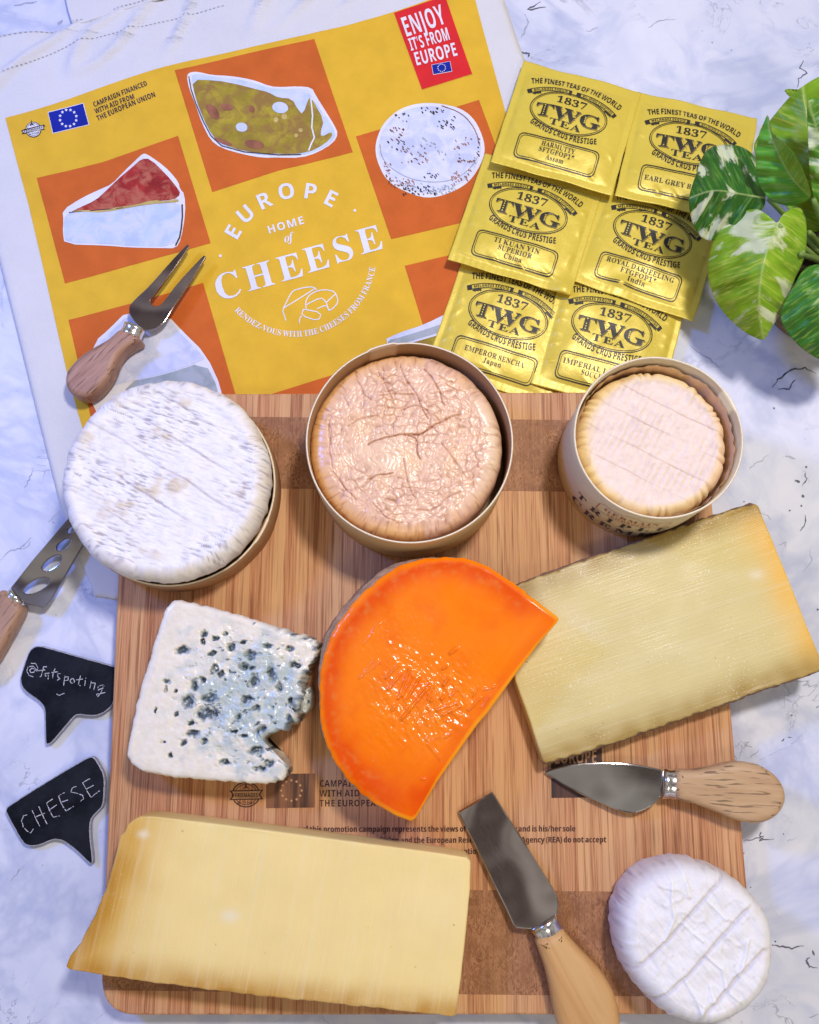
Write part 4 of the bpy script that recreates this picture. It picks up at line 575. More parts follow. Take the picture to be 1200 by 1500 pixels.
fill(pr, [[(632.0, 95.8), (659.5, 90.5), (662.5, 105.8), (634.8, 111.2)]], L4, WH); fill(pr, [[(632.7, 96.4), (659, 91.2), (661.8, 105.2), (635.3, 110.4)]], L5, FB); stars(pr, (647, 101), 5.6, 1.1, L6, WH, -12)
# badge
fill(pr, [ell((49, 190), 11.6, 11.6)], L2, DK); fill(pr, [ell((49, 190), 10.4, 10.4)], L3, WH)
ring_stroke(pr, ell((49, 190), 9.0, 9.0), 0.5, L4, DK)
fill(pr, [[(44, 184.5), (45.5, 181), (46.2, 174.5), (47.2, 181), (51.5, 184), (49, 184), (47, 183), (45.6, 185)]], L4, DK)
fill(pr, [[(31.5, 192), (36, 189.8), (64, 182.6), (66.5, 184.2), (63.6, 187), (66, 190), (60, 190.2), (36, 196.6), (32, 197.2), (34.5, 194.5)]], L4, DK)
fill(pr, [[(34, 192.6), (63, 184.4), (64, 189), (36, 195.4)]], L5, WH)
for i, l in enumerate([]): pass
pr.build("printed_design", PM, tote)
lt = Acc(); S3, S4, S5, S6, S7 = L3, L4, L5, L6, L7
text_fit(lt, "CAMPAIGN FINANCED", 's', (138.3, 157.2), (217.2, 126), 7.4, S3, 1, 20)
text_fit(lt, "WITH AID FROM", 's', (140.5, 166.9), (198.6, 145.2), 7.4, S3, 1, 20)
text_fit(lt, "THE EUROPEAN UNION", 's', (143.3, 177), (229.2, 141.8), 7.4, S3, 1, 20)
lt.build('campaign_lettering', [PM[WH], PM[DK]], tote); lt = Acc()
text_fit(lt, "FROMAGES", 's', (36, 195.2), (63.2, 188.2), 3.0, S6, 1, 10); text_fit(lt, "de France", 'r', (43, 198.5), (58, 194.6), 2.3, S4, 1, 10)
lt.build("badge_lettering", [PM[WH], PM[DK]], tote); lt = Acc()
text_fit(lt, "ENJOY", 's', (594.5, 54.5), (654.5, 34), 29, S4, 0, 15); text_fit(lt, "IT'S FROM", 's', (602.3, 75), (660.6, 57.6), 18.5, S4, 0, 15); text_fit(lt, "EUROPE", 's', (609.6, 97.4), (671.5, 81.5), 20, S4, 0, 15)
lt.build("sign_lettering", [PM[WH], PM[DK]], tote); lt = Acc()
for ch, x, y, a in [("E", 341.9, 341.3, -60), ("U", 360, 314.7, -42), ("R", 386.7, 294.7, -25), ("O", 419.5, 280.5, -9), ("P", 454.7, 280.5, 9), ("E", 484.8, 291, 27)]: text_at(lt, ch, 's', (x, y), 22.5, a, S3, 0, 1.05)
for c in ((323.5, 376), (520, 309)): fill(lt, [ell(c, 2.1, 2.1, 0, 14)], S3, 0)
text_fit(lt, "HOME", 's', (393.5, 343.5), (447, 327.5), 11.5, S3, 0, 60); text_at(lt, "of", 'i', (422.5, 348), 13.5, -14, S3, 0, 1.0, -40)
for ch, x, y in [("C", 333.3, 418.2), ("H", 379.3, 404), ("E", 424.6, 390.8), ("E", 463.2, 377.5), ("S", 501.5, 363.5), ("E", 541, 350)]: text_at(lt, ch, 'r', (x, y), 38 if ch not in "CS" else 39, -15.5, S3, 0, 1.04)
c, r = circ3((344.5, 455), (441, 492.5), (549, 391.5)); a0 = math.degrees(math.atan2(455 - c[1], 344.5 - c[0])); a1 = math.degrees(math.atan2(391.5 - c[1], 549 - c[0]))
text_arc(lt, "RENDEZ-VOUS WITH THE CHEESES FROM FRANCE", 'r', c, r + 1, a0, a1, 8.8, S3, 0, True, 12)
q = lambda p: zz(p, 3.75, 300, 240)
for line in ([(447, 863), (436, 830), (428, 805), (455, 750), (482, 700), (530, 685), (577, 677), (605, 680), (615, 695)], [(432, 795), (520, 742), (600, 690)], [(600, 690), (612, 686)], [(558, 798), (553, 760), (570, 728), (600, 706), (650, 692), (700, 697), (722, 715), (735, 762), (700, 800), (683, 808), (665, 755), (637, 735), (560, 775)], [(665, 765), (718, 716)], [(683, 808), (668, 775), (618, 797)], [(543, 800), (642, 818), (626, 865), (530, 835), (543, 800)], [(532, 835), (521, 855), (521, 876)]):
    stroke(lt, chaikin(q(line), 1, False), 1.5, S3, 0)
lt.build("title_lettering", [PM[WH], PM[DK]], tote)

# ================================================================== the bamboo board
ZT = 0.018
corn = [P(146, 1488, ZT), P(1112, 1487, ZT), P(1029, 573, ZT), P(183, 577, ZT)]
g = G("bamboo")
X, Y, Z = g.sep(g.map(rot=0.6))
cell = g.math('FLOOR', g.math('MULTIPLY', X, 150))
tone = g.t.nodes.new('ShaderNodeTexWhiteNoise'); tone.noise_dimensions = '1D'; g.t.links.new(cell, tone.inputs['W']); tone = tone.outputs['Value']
fr = g.math('FRACT', g.math('MULTIPLY', X, 150))
seam = g.math('MULTIPLY', g.ramp(g.math('ABSOLUTE', g.math('SUBTRACT', fr, 0.5)), [(0.47, 0.0), (0.5, 1.0)]), 0.35)
fine = g.noise(g.map(scale=(1, 0.014, 1)), 1150, 4, 0.7)
fine2 = g.noise(g.map(scale=(1, 0.022, 1), loc=(2, 1, 0)), 620, 3, 0.6, 0.1)
col = g.ramp(fine, [(0.30, (0.24, 0.082, 0.032)), (0.44, (0.45, 0.200, 0.088)), (0.60, (0.60, 0.305, 0.145))])
col = g.mix(g.math('MULTIPLY', g.ramp(tone, [(0.2, 0.0), (0.9, 1.0)]), 0.62), col, (0.70, 0.42, 0.20))
col = g.mix(g.ramp(fine2, [(0.55, 0.0), (0.66, 0.62)]), col, (0.22, 0.070, 0.026))
# nodes of the cane
node = g.math('MULTIPLY', g.ramp(g.voro(g.map(scale=(150, 9, 1)), 1.0), [(0.05, 1.0), (0.16, 0.0)]), 0.75)
col = g.mix(node, col, (0.20, 0.08, 0.03))
# two carbonised cross bands
bx = sum(c[0] for c in corn) / 4; by = sum(c[1] for c in corn) / 4
boardloc = (bx, by, 0.0025)
band = None
for py0, py1 in ((613, 718), (1303, 1456)):
    y0, y1 = P(600, py0, ZT)[1] - by, P(600, py1, ZT)[1] - by
    f = g.math('MULTIPLY', g.math('LESS_THAN', Y, y0), g.math('GREATER_THAN', Y, y1))
    band = f if band is None else g.math('ADD', band, f)
sq = g.noise(g.map(scale=(1, 0.5, 1), loc=(4, 4, 0)), 430, 2, 0.5, 2.4)
patch = g.noise(g.map(loc=(9, 3, 0)), 70, 2)
bcol = g.ramp(patch, [(0.35, (0.27, 0.112, 0.048)), (0.65, (0.43, 0.205, 0.092))])
bcol = g.mix(g.math('MULTIPLY', g.ramp(sq, [(0.40, 0.8), (0.50, 0.0)]), g.ramp(patch, [(0.4, 0.35), (0.6, 1.0)])), bcol, (0.15, 0.056, 0.026))
bcol = g.mix(g.math('MULTIPLY', g.ramp(sq, [(0.55, 0.0), (0.66, 0.45)]), 1.0), bcol, (0.45, 0.25, 0.14))
bcol = g.mix(g.math('MULTIPLY', tone, 0.35), bcol, (0.36, 0.18, 0.09))
bcol = g.mix(g.ramp(fine, [(0.3, 0.4), (0.5, 0.0)]), bcol, (0.12, 0.045, 0.02))
edgeY = None
col = g.mix(band, col, bcol)
col = g.mix(seam, col, (0.16, 0.06, 0.025))
g.p(Base_Color=col, Roughness=g.ramp(fine, [(0.3, 0.6), (0.7, 0.45)]), Normal=g.bump(fine, 0.12, 0.0004))
g.b.inputs['Specular IOR Level'].default_value = 0.2
M_bamboo = g.m
board = thing("cutting_board", "rectangular bamboo cutting board with two darker cross bands and burnt lettering, under the cheeses", "cutting board", boardloc)
Vb, Fb = slab([roundpoly(corn, [0.020, 0.020, 0.012, 0.012], 10)], 0.0027, ZT, 0.0016, 2)
mk("wooden_slab", Vb, Fb, M_bamboo, board, smooth=False)
eng = Acc()
def on_board(px, py): return (*P(px, py, ZT), ZT + 0.00008)
def on_board2(px, py): return (*P(px, py, ZT), ZT + 0.00016)
def on_board3(px, py): return (*P(px, py, ZT), ZT + 0.00024)
for s_, p0, p1 in (("CAMPAIGN FINANCED", (468, 1152.5), (596, 1152)), ("WITH AID FROM", (468, 1167), (567, 1166.5)), ("THE EUROPEAN UNION", (468, 1181.5), (607, 1181))):
    text_fit(eng, s_, 's', p0, p1, 9.6, on_board, 0, 30)
for s_, p0, p1 in (("The content of this promotion campaign represents the views of the author only and is his/her sole", (384, 1219), (843, 1218)),
                   ("responsibility. The European Commission and the European Research Executive Agency (REA) do not accept", (392, 1235.5), (888, 1234)),
                   ("any responsibility for any use that may be made of the information it contains.", (392, 1252), (758, 1251))):
    text_fit(eng, s_, 's', p0, p1, 8.4, on_board, 0, 15); text_fit(eng, s_, 's', (p0[0] + .5, p0[1]), (p1[0] + .5, p1[1]), 8.4, on_board2, 0, 15)
fill(eng, [[(390, 1134), (462, 1133), (461.5, 1183), (390, 1184)]], on_board, 1)
for k in range(12):
    a = 2 * math.pi * k / 12; fill(eng, [ell((427 + 15 * math.cos(a), 1158 + 15 * math.sin(a)), 1.7, 1.7, 0, 8)], on_board2, 2)
ring_stroke(eng, ell((360.5, 1164), 20, 18), 2.0, on_board, 0); ring_stroke(eng, ell((360.5, 1164), 16.5, 15), 1.0, on_board, 0)
fill(eng, [[(336, 1158), (386, 1157), (381, 1164), (386, 1171), (336, 1172), (341, 1165)]], on_board2, 0)
fill(eng, [[(340, 1159.5), (382.5, 1158.6), (378.6, 1164), (382.5, 1169.5), (340, 1170.4), (343.4, 1165)]], on_board3, 2)
def on_board4(px, py): return (*P(px, py, ZT), ZT + 0.0003)
text_fit(eng, "FROMAGES", 's', (344.5, 1168), (378, 1167.5), 6, on_board4, 0, 15); text_fit(eng, "de France", 'r', (348, 1177.5), (373, 1177.2), 4.6, on_board2, 0, 15)
fill(eng, [[(356, 1156), (359, 1152), (360.5, 1145), (362, 1152), (366, 1156), (361, 1154)]], on_board2, 0)
fill(eng, [[(806, 1030), (882, 1029), (882, 1168), (808, 1169)]], on_board, 3)
text_fit(eng, "EUROPE", 's', (812, 1119), (875, 1118), 20, on_board2, 2, 10); text_fit(eng, "IT'S FROM", 's', (813, 1092), (874, 1091), 17, on_board2, 2, 10); text_fit(eng, "ENJOY", 's', (813, 1068), (874, 1067), 24, on_board2, 2, 10)
g = G("burnt_wood"); fn = g.noise(g.map(scale=(1, 0.05, 1)), 500, 3); g.p(Base_Color=g.ramp(fn, [(0.35, (0.030, 0.010, 0.008)), (0.7, (0.14, 0.045, 0.022))]), Roughness=0.7); M_burn = g.m
g = G("burnt_panel"); fn = g.noise(g.map(scale=(1, 0.035, 1)), 300, 4); g.p(Base_Color=g.ramp(fn, [(0.38, (0.055, 0.018, 0.010)), (0.6, (0.24, 0.10, 0.045))]), Roughness=0.6); M_panel = g.m
g = G("burnt_panel_dark"); fn = g.noise(g.map(scale=(1, 0.035, 1)), 300, 4); g.p(Base_Color=g.ramp(fn, [(0.38, (0.022, 0.008, 0.006)), (0.65, (0.085, 0.026, 0.014))]), Roughness=0.6); M_panel2 = g.m
eng.build("engraved_lettering", [M_burn, M_panel, flat_mat("bare_wood", (0.50, 0.28, 0.14), 0.6), M_panel2], board)

# ================================================================== the tea sachets
g = G("gold_foil_paper")
cr = g.math('ADD', g.noise(g.obj, 90, 4, 0.55, 0.5), g.math('MULTIPLY', g.voro(g.map(loc=(1, 1, 1)), 62), 0.9)); cr2 = g.noise(g.obj, 700, 2)
g.p(Base_Color=g.mix(g.noise(g.obj, 40, 2), (0.66, 0.505, 0.050), (0.75, 0.59, 0.085)), Roughness=g.ramp(cr2, [(0.3, 0.32), (0.7, 0.46)]), Metallic=0.12, Normal=g.bump(cr, 0.30, 0.0012))
M_foil = g.m
M_ink = flat_mat("black_ink", (0.022, 0.020, 0.018), 0.45, grain=0.3)
M_ink2 = flat_mat("grey_ink", (0.22, 0.16, 0.04), 0.5)
K = 0.000455; KB = 0.000500
SW, SH = 88.5 * K, 82 * KB
def make_sachet(center, deg, z0, zs, lines, label, seed, wide=70, dog=None):
    C = P(*center, z0 + 0.004); th = math.radians(-deg - 1); c, s = math.cos(th), math.sin(th)
    def puff(u, v):
        u = np.asarray(u, float); v = np.asarray(v, float)
        e = np.clip(1 - (np.abs(u) / (SW * 0.90)) ** 3.2, 0, 1) * np.clip(1 - (np.abs(v + 0.001) / (SH * 0.84)) ** 3.2, 0, 1)
        f = 0.0042 * e ** 0.8
        f = f + e * (0.0009 * gn(u * 55, v * 55, seed) + 0.00035 * gn(u * 120, v * 90, seed + 1))
        r1, r2 = rot2(u, v, 35 + seed * 11)
        edge_ = np.exp(-((np.abs(u) / SW - 0.86) / 0.09) ** 2) + np.exp(-((np.abs(v) / SH - 0.82) / 0.10) ** 2)
        f = f + 0.0009 * edge_ * np.exp(-(gn(r1 * 60, r2 * 28, seed + 3) / 0.13) ** 2) * np.clip(e * 4, 0.05, 1)
        seal = np.clip((np.abs(v) / SH - 0.86) / 0.02, 0, 1)
        f = f + seal * 0.00005 * np.sin(u / 0.0007)
        f = f + 0.0012 * (np.abs(v) / SH) ** 6 * gn(u * 38, np.sign(v) * 3.3, seed + 7)    # the seams are never quite flat
        if dog is not None:
            f = f + dog[2] * np.exp(-((u - dog[0] * SW) / 0.007) ** 2 - ((v - dog[1] * SH) / 0.006) ** 2)
        return z0 + zs * (SH - v) / (2 * SH) + f
    t = thing("tea_sachet", label, "tea sachet", (C[0], C[1], z0), "gold foil tea sachets")
    n = 110
    us = np.linspace(-SW, SW, n); vs = np.linspace(-SH, SH, n); U, W = np.meshgrid(us, vs)
    wb = 0.0005 * gn(W * 60, U * 0 + seed, 3); Uw = U + wb * (np.abs(U) / SW) ** 4
    Ww = W + 0.0006 * gn(U * 45, W * 0 + seed, 8) * (np.abs(W) / SH) ** 4
    top = puff(U, W) ; bot = np.minimum(z0 + zs * (SH - W) / (2 * SH) + 0 * U, top - 0.0004)
    wx = C[0] + c * Uw - s * Ww; wy = C[1] + s * Uw + c * Ww
    V = np.vstack([np.c_[wx.ravel(), wy.ravel(), top.ravel()], np.c_[wx.ravel(), wy.ravel(), bot.ravel()]])
    F = []; N = n * n
    for i in range(n - 1):
        for j in range(n - 1):
            a = i * n + j; F.append((a, a + 1, a + n + 1, a + n)); F.append((a + N, a + n + N, a + n + 1 + N, a + 1 + N))
    for k in range(n - 1):
        F += [(k + N, k + 1 + N, k + 1, k), ((n - 1) * n + k, (n - 1) * n + k + 1, (n - 1) * n + k + 1 + N, (n - 1) * n + k + N),
              (k * n, (k + 1) * n, (k + 1) * n + N, k * n + N), (k * n + n - 1 + N, (k + 1) * n + n - 1 + N, (k + 1) * n + n - 1, k * n + n - 1)]
    mk("pouch", V, F, M_foil, t)
    def surf(a, b):
        u, v = a * K, -b * KB
        return (C[0] + c * u - s * v, C[1] + s * u + c * v, float(puff(u, v)) + 0.00042)
    A = Acc()
    def arc3(s_, f, p, q_, r, cap, smile=False, track=0):
        cc, R = circ3(p, q_, r); text_arc(A, s_, f, cc, R, math.degrees(math.atan2(p[1] - cc[1], p[0] - cc[0])), math.degrees(math.atan2(r[1] - cc[1], r[0] - cc[0])), cap, surf, 0, smile, track)
    arc3("THE FINEST TEAS OF THE WORLD", 's', (-67, -47), (-3, -56.5), (65, -41), 9.6, False, 4)
    def sub(line, m=4):
        o = []
        for p, q_ in zip(line[:-1], line[1:]): o += [(p[0] + (q_[0] - p[0]) * k / m, p[1] + (q_[1] - p[1]) * k / m) for k in range(m)]
        return o + [line[-1]]
    for p, m_, r, word in (((-69, -33.5), (-40, -44.5), (-7, -47.5), "MELANGES EXQUIS"), ((0, -47.5), (32, -43), (62, -29), "MILLESIMES D'EXCEPTION")):
        cc, R = circ3(p, m_, r); a0 = math.atan2(p[1] - cc[1], p[0] - cc[0]); a1 = math.atan2(r[1] - cc[1], r[0] - cc[0])
        arc_ = lambda rr, t0, t1, n_=16: [(cc[0] + rr * math.cos(a0 + (a1 - a0) * (t0 + (t1 - t0) * k / n_)), cc[1] + rr * math.sin(a0 + (a1 - a0) * (t0 + (t1 - t0) * k / n_))) for k in range(n_ + 1)]
        stroke(A, arc_(R + 3.0, 0.0, 1.0), 0.9, surf, 0); stroke(A, arc_(R - 3.2, 0.05, 0.98), 1.1, surf, 0)
        text_arc(A, word, 's', cc, R - 1.6, math.degrees(a0 + (a1 - a0) * .14), math.degrees(a0 + (a1 - a0) * .9), 3.4, surf, 0, False, 60)
        for t0, t1 in ((0.0, 0.10), (0.93, 1.0)):
            fill(A, [arc_(R + 3.2, t0, t1, 4) + arc_(R - 3.4, t0, t1, 4)[::-1]], surf, 0)
        for t_ in (0.12, 0.18, 0.24) if p[0] < -30 else (0.74, 0.80, 0.86):
            L = arc_(R - 4.5, t_, t_ + 0.05, 1); fill(A, [[L[0], (L[1][0], L[1][1] - 1.5), (L[1][0] + 1.5, L[1][1] + 2.6), (L[0][0] - 1, L[0][1] + 1.5)]], surf, 0)
    ring_stroke(A, ell((-2.9, -13.7), 56, 31.5, 0, 72), 1.2, surf, 0); ring_stroke(A, ell((-2.9, -13.7), 53.6, 29.2, 0, 72), 0.7, surf, 0)
    text_at(A, "1837", 'r', (-3, -31.5), 11.5, 0, surf, 0, 1.25, 5)
    def surf_up(a, b): x, y, z = surf(a, b); return (x, y, z + 0.00012)
    text_fit(A, "TWG", 'r', (-49.6, 0.9), (46.4, 0.9), 20, surf, 1, -5); text_fit(A, "TWG", 'r', (-51, -0.4), (45, -0.4), 20, surf_up, 0, -5)
    for x0, y0, x1, y1, m in ((-38, -17, -38, -3, 5), (-13, -17, -5, -5, 5), (4, -17, 9, -6, 4), (22, -14, 22, -6, 4)):
        for k in range(m): fill(A, [ell((x0 + (x1 - x0) * k / (m - 1), y0 + (y1 - y0) * k / (m - 1)), 1.05, 1.05, 0, 8)], lambda a, b: tuple(np.array(surf(a, b)) + (0, 0, 0.0002)), 2)
    text_fit(A, "TEA", 'r', (-26.5, 9.5), (20, 9.5), 9.6, surf, 0, 40)
    arc3("GRANDS CRUS PRESTIGE", 's', (-53, 13.5), (-6, 25.5), (48, 20.5), 8.8, True, 15)
    for gro, w in ((0, 1.3), (-2.6, 0.7)):
        rr = roundpoly([(-61 - gro, 31 - gro), (56 + gro, 31 - gro), (56 + gro, 66.5 + gro), (-61 - gro, 66.5 + gro)], 8, 5); ring_stroke(A, sub(rr, 8), w * 1.1, surf, 0)
    y = 42.5 if len(lines) == 3 else (47 if len(lines) == 2 else 52)
    for l in lines:
        w = min(wide, 6.1 * len(l)) if l[1:2].isupper() or len(l) > 12 else 5.2 * len(l)
        if l.startswith("EARL") or l.startswith("IMPERIAL L"): w = 104
        cx = -3
        if l.startswith("SFTG") or l.startswith("FTG"): w = 52
        text_fit(A, l, 'r', (cx - w / 2, y), (cx + w / 2, y), 6.9, surf, 0, 30); y += 8.6
    A.build("printed_lettering", [M_ink, M_ink2, M_foil], t)
    return t
Z0 = 0.0042
make_sachet((743, 476), 17.5, Z0, -0.0004, ["EMPEROR SENCHA", "Japan"], "gold tea sachet with Emperor Sencha Japan in its label box, behind the washed rind cheese", 21, 97)
make_sachet((896, 495), 15.5, Z0 + 0.003, -0.0004, ["IMPERIAL LAPSANG", "SOUCHONG"], "gold tea sachet reading Imperial Lapsang, partly behind the round box lettered triple creme", 22, 97)
make_sachet((953, 360), 19.5, Z0 + 0.001, 0.0056, ["ROYAL DARJEELING", "FTGFOP1*", "India"], "gold tea sachet with Royal Darjeeling India in its label box, its corner under a leaf", 23, 100, (-0.25, -0.80, 0.0016))
make_sachet((772, 326), 17, Z0 + 0.002, 0.0062, ["TI KUAN YIN", "SUPERIOR", "China"], "gold tea sachet with Ti Kuan Yin Superior China in its label box", 24, 66, (0.86, -0.93, 0.0035))
make_sachet((1008, 228), 13, Z0 + 0.004, 0.0066, ["EARL GREY BUDDHA"], "gold tea sachet reading Earl Grey, its label box half hidden by a plant leaf", 25, 90)
make_sachet((831, 184), 16, Z0 + 0.005, 0.0062, ["HARMUTTY", "SFTGFOP1*", "Assam"], "gold tea sachet with Harmutty Assam in its label box, beside the tote's red sign", 26, 60)

def voro_edge(x, y, fx, fy, seed):
    """F2 - F1 of scattered cell centres"""
    X_ = x * fx; Y_ = y * fy; ix = np.floor(X_).astype(int); iy = np.floor(Y_).astype(int); d1 = np.full(x.shape, 9.0); d2 = d1.copy()
    for i in (-1, 0, 1):
        for j in (-1, 0, 1):
            a = ix + i; b = iy + j; h = (a * 374761393 + b * 668265263 + seed * 974634777) & 0xffffffff; h = ((h ^ (h >> 13)) * 1274126177) & 0xffffffff; h = h ^ (h >> 16)
            d = np.hypot(a + .15 + .7 * (h & 0xff) / 255 - X_, b + .15 + .7 * ((h >> 8) & 0xff) / 255 - Y_); d2 = np.where(d < d1, d1, np.minimum(d2, d)); d1 = np.minimum(d1, d)
    return d2 - d1

# ================================================================== boxes and round cheeses
def box_mat(name, c, ns=1.0):
    g = G(name)
    f = g.noise(g.map(scale=(1, 1, 14)), 70, 4, 0.6); f2 = g.noise(g.map(scale=(1, 1, 30)), 260, 2)
    g.p(Base_Color=g.mix(g.ramp(f2, [(0.4, 0.35), (0.6, 0.0)]), g.ramp(f, [(0.3, tuple(v * .82 for v in c)), (0.7, c)]), tuple(v * .6 for v in c)), Roughness=0.62, Normal=g.bump(f2, 0.15, 0.0003))
    g.b.inputs['Specular IOR Level'].default_value = 0.25
    return g.m
M_poplar = box_mat("poplar_wood", (0.68, 0.47, 0.23))
M_pale_box = box_mat("pale_poplar", (0.82, 0.68, 0.44))
M_brown_box = box_mat("brown_poplar", (0.46, 0.26, 0.13))
M_rim = flat_mat("cut_wood_rim", (0.82, 0.74, 0.58), 0.7)
def round_box(c, r, z0, z1, wall, mats, label, group=None, seam=90):
    t = thing("cheese_box", label, "cheese box", (c[0], c[1], z0))
    N = 160; V = []; rings = [(r - .0006, z0), (r, z0 + .0006), (r, z1 - .0005), (r - .0004, z1), (r - wall + .0003, z1), (r - wall, z1 - .0005), (r - wall, z0 + .002)]
    ov = math.radians(16); sa = math.radians(seam)
    for k, (rr, z) in enumerate(rings):
        for i in range(N):
            a = 2 * math.pi * i / N; d = (a - sa) % (2 * math.pi)
            e = 0.0008 if d < ov else 0.0                     # the strip of wood overlaps itself
            w = 1 + 0.004 * math.sin(2 * a + seam) 
            V.append((c[0] + (rr * w + (e if k in (5, 6) else e * .3) * (-1 if k > 3 else 1)) * math.cos(a), c[1] + (rr * w + (e if k < 5 else -e)) * math.sin(a), z + (0.0002 * math.sin(9 * a) if 1 < k < 6 else 0)))
    F = []; MI = []
    for k in range(len(rings) - 1):
        for i in range(N):
            a = k * N + i; b = k * N + (i + 1) % N; F.append((a, b, b + N, a + N)); MI.append(1 if k == 3 else 0 if k < 3 else 2)
    mk("box_wall", V, F, mats, t, mi=MI)
    pl = [(c[0] + (r - wall * .5) * math.cos(2 * math.pi * i / N), c[1] + (r - wall * .5) * math.sin(2 * math.pi * i / N)) for i in range(N)]
    V = [(x, y, z0 + .0004) for x, y in pl] + [(x, y, z0 + .0022) for x, y in pl]
    mk("box_floor", V, [tuple(range(N))[::-1], tuple(range(N, 2 * N))], mats[0], t, smooth=False)
    return t

def rind_mat(name, ramp_a, bump=0.25, rough=0.75, sss=0.12, spec=0.3, fine=900, coat=0):
    """col.R: depth of creases, col.G: cream patches or rim, col.B: extra tone"""
    g = G(name); _, r, gg, b = g.attr()
    a, crease, rim, extra = ramp_a
    n = g.noise(g.obj, fine, 3); n2 = g.noise(g.obj, 160, 3)
    col = g.ramp(n2, [(0.3, tuple(v * .93 for v in a)), (0.7, tuple(min(1, v * 1.04) for v in a))])
    col = g.mix(gg, col, rim); col = g.mix(b, col, extra); col = g.mix(r, col, crease)
    g.p(Base_Color=col, Roughness=rough, Normal=g.bump(n, bump, 0.0004), Subsurface_Weight=sss, Subsurface_Scale=0.004)
    g.b.inputs['Subsurface Radius'].default_value = (1.0, 0.6, 0.35); g.b.inputs['Specular IOR Level'].default_value = spec
    if coat: g.p(Coat_Weight=coat, Coat_Roughness=0.18)
    return g

# ---- big white bloomy cheese, standing in a shallow box at the board's corner
zt = 0.060; c = P(240, 698, zt); R = 0.0573
round_box(c, 0.0585, ZT, 0.040, 0.0016, [M_brown_box, M_rim, M_brown_box], "shallow brown wooden box under the largest white cheese, overhanging the board's corner", seam=-35)
N = 420; th = np.linspace(0, 2 * np.pi, N, endpoint=False)
rad = R * (1 + 0.010 * gn(np.cos(th) * 3, np.sin(th) * 3, 3) + 0.007 * gn(np.cos(th) * 9, np.sin(th) * 9, 4))
ol = np.c_[c[0] + rad * np.cos(th), c[1] + rad * np.sin(th)]
g_ = radial(ol, [(0.006, 0.0205), (0.004, 0.022), (0.0032, 0.038), (0.001, 0.0425), (0.0, 0.047), (0.0, 0.052), (0.0008, 0.0555), (0.0022, 0.058), (0.0045, 0.0595), (0.007, zt)], 150, c)
V = g_['V']; x, y = V[:, 0] - c[0], V[:, 1] - c[1]
p_, q_ = rot2(x, y, 19)          # along the mould's stripes
up = np.clip((V[:, 2] - 0.05) / 0.008, 0, 1)
streak = fbm(p_ * 125, q_ * 760, 2, 12); wide = fbm(p_ * 60, q_ * 60, 3, 15); p2, q2 = rot2(x, y, 32)
crs = np.zeros(len(V))
for off, ph in ((-0.032, .4), (-0.013, 1.2), (0.004, 2.2), (0.021, 3.9), (0.038, 5)):
    crs = np.maximum(crs, np.exp(-((q2 - off - 0.0013 * gn(p2 * 45, p2 * 0 + ph, 4)) / 0.00055) ** 2) * np.clip(gn(p2 * 26, p2 * 0 + ph * 7, 8) + 0.55, 0, 1))
bandm = np.clip(gn(p_ * 26 + 3, q_ * 50, 21) * 1.6 + .45, 0, 1)      # where the mat pressed hardest
rimn = np.clip((np.hypot(x, y) / R - 0.80) / 0.16, 0, 1)
V[:, 2] += up * (0.00055 * streak * (0.35 + bandm) + 0.0010 * wide - 0.0008 * crs + 0.0007 * fbm(x * 150, y * 150, 2, 30) * rimn)
V[:, 2] += up * 0.0012 * np.exp(-((np.hypot(x, y) / R - .88) / .06) ** 2)
lump = 0.0007 * fbm(np.arctan2(y, x) * 9, V[:, 2] * 120, 3, 40); V[:, 0] += g_['u'][:, 0] * lump * (1 - up * .5); V[:, 1] += g_['u'][:, 1] * lump * (1 - up * .5)
dash = np.clip(-streak * 2.4 - 0.35, 0, 1) * (0.3 + bandm) * up
cream = np.clip(wide * 1.8 - 0.62 + 0.75 * np.exp(-((x - .002) / .009) ** 2 - ((y + .002) / .006) ** 2), 0, .85) + 0.40 * np.clip(rimn * 1.4 - 0.5, 0, 1)
cream = np.clip(cream + np.clip((0.05 - V[:, 2]) / .01, 0, .6), 0, 1)
colr = np.c_[np.clip(dash * 0.62 + crs * 0.5, 0, 1), cream, np.clip(gn(p_ * 30, q_ * 90, 77) * 1.2, 0, .7)]
rm = rind_mat("bloomy_rind", ((0.86, 0.83, 0.82), (0.34, 0.30, 0.33), (0.68, 0.57, 0.41), (0.86, 0.85, 0.87)), 0.4, 0.85, 0.08, 0.15)
o = mk("white_cheese", V, g_['F'], rm.m, None, col=colr, loc=(c[0], c[1], 0.0205))
tag(o, "largest round white cheese with striped rind, in a brown box by the fork handle", "cheese")

# ---- washed rind cheese in its round box
zr = 0.068; c = P(600, 645.5, zr)
round_box(c, 0.0566, ZT, zr, 0.0013, [M_poplar, M_rim, M_brown_box], "thin round wooden box holding the wrinkled orange cheese, open at the top", seam=98)
zt = 0.0640; cc = P(595, 650, zt); R = 0.0535
def PW(pts, k, ox, oy, z): return [P(a / k + ox, b / k + oy, z) for a, b in pts]
N = 460; th = np.linspace(0, 2 * np.pi, N, endpoint=False)
rad = R * (1 + 0.006 * gn(np.cos(th) * 3, np.sin(th) * 3, 13) + 0.006 * gn(np.cos(th) * 10, np.sin(th) * 10, 14))
ol = np.c_[cc[0] + rad * np.cos(th), cc[1] + rad * np.sin(th)]
g_ = radial(ol, [(0.002, 0.0205), (0.001, 0.024), (0.0, 0.045), (0.0003, 0.0555), (0.0012, 0.0594), (0.003, 0.0618), (0.0055, 0.0634), (0.009, zt)], 190, cc)
V = g_['V']; x, y = V[:, 0] - cc[0], V[:, 1] - cc[1]; up = np.clip((V[:, 2] - 0.05) / 0.008, 0, 1)
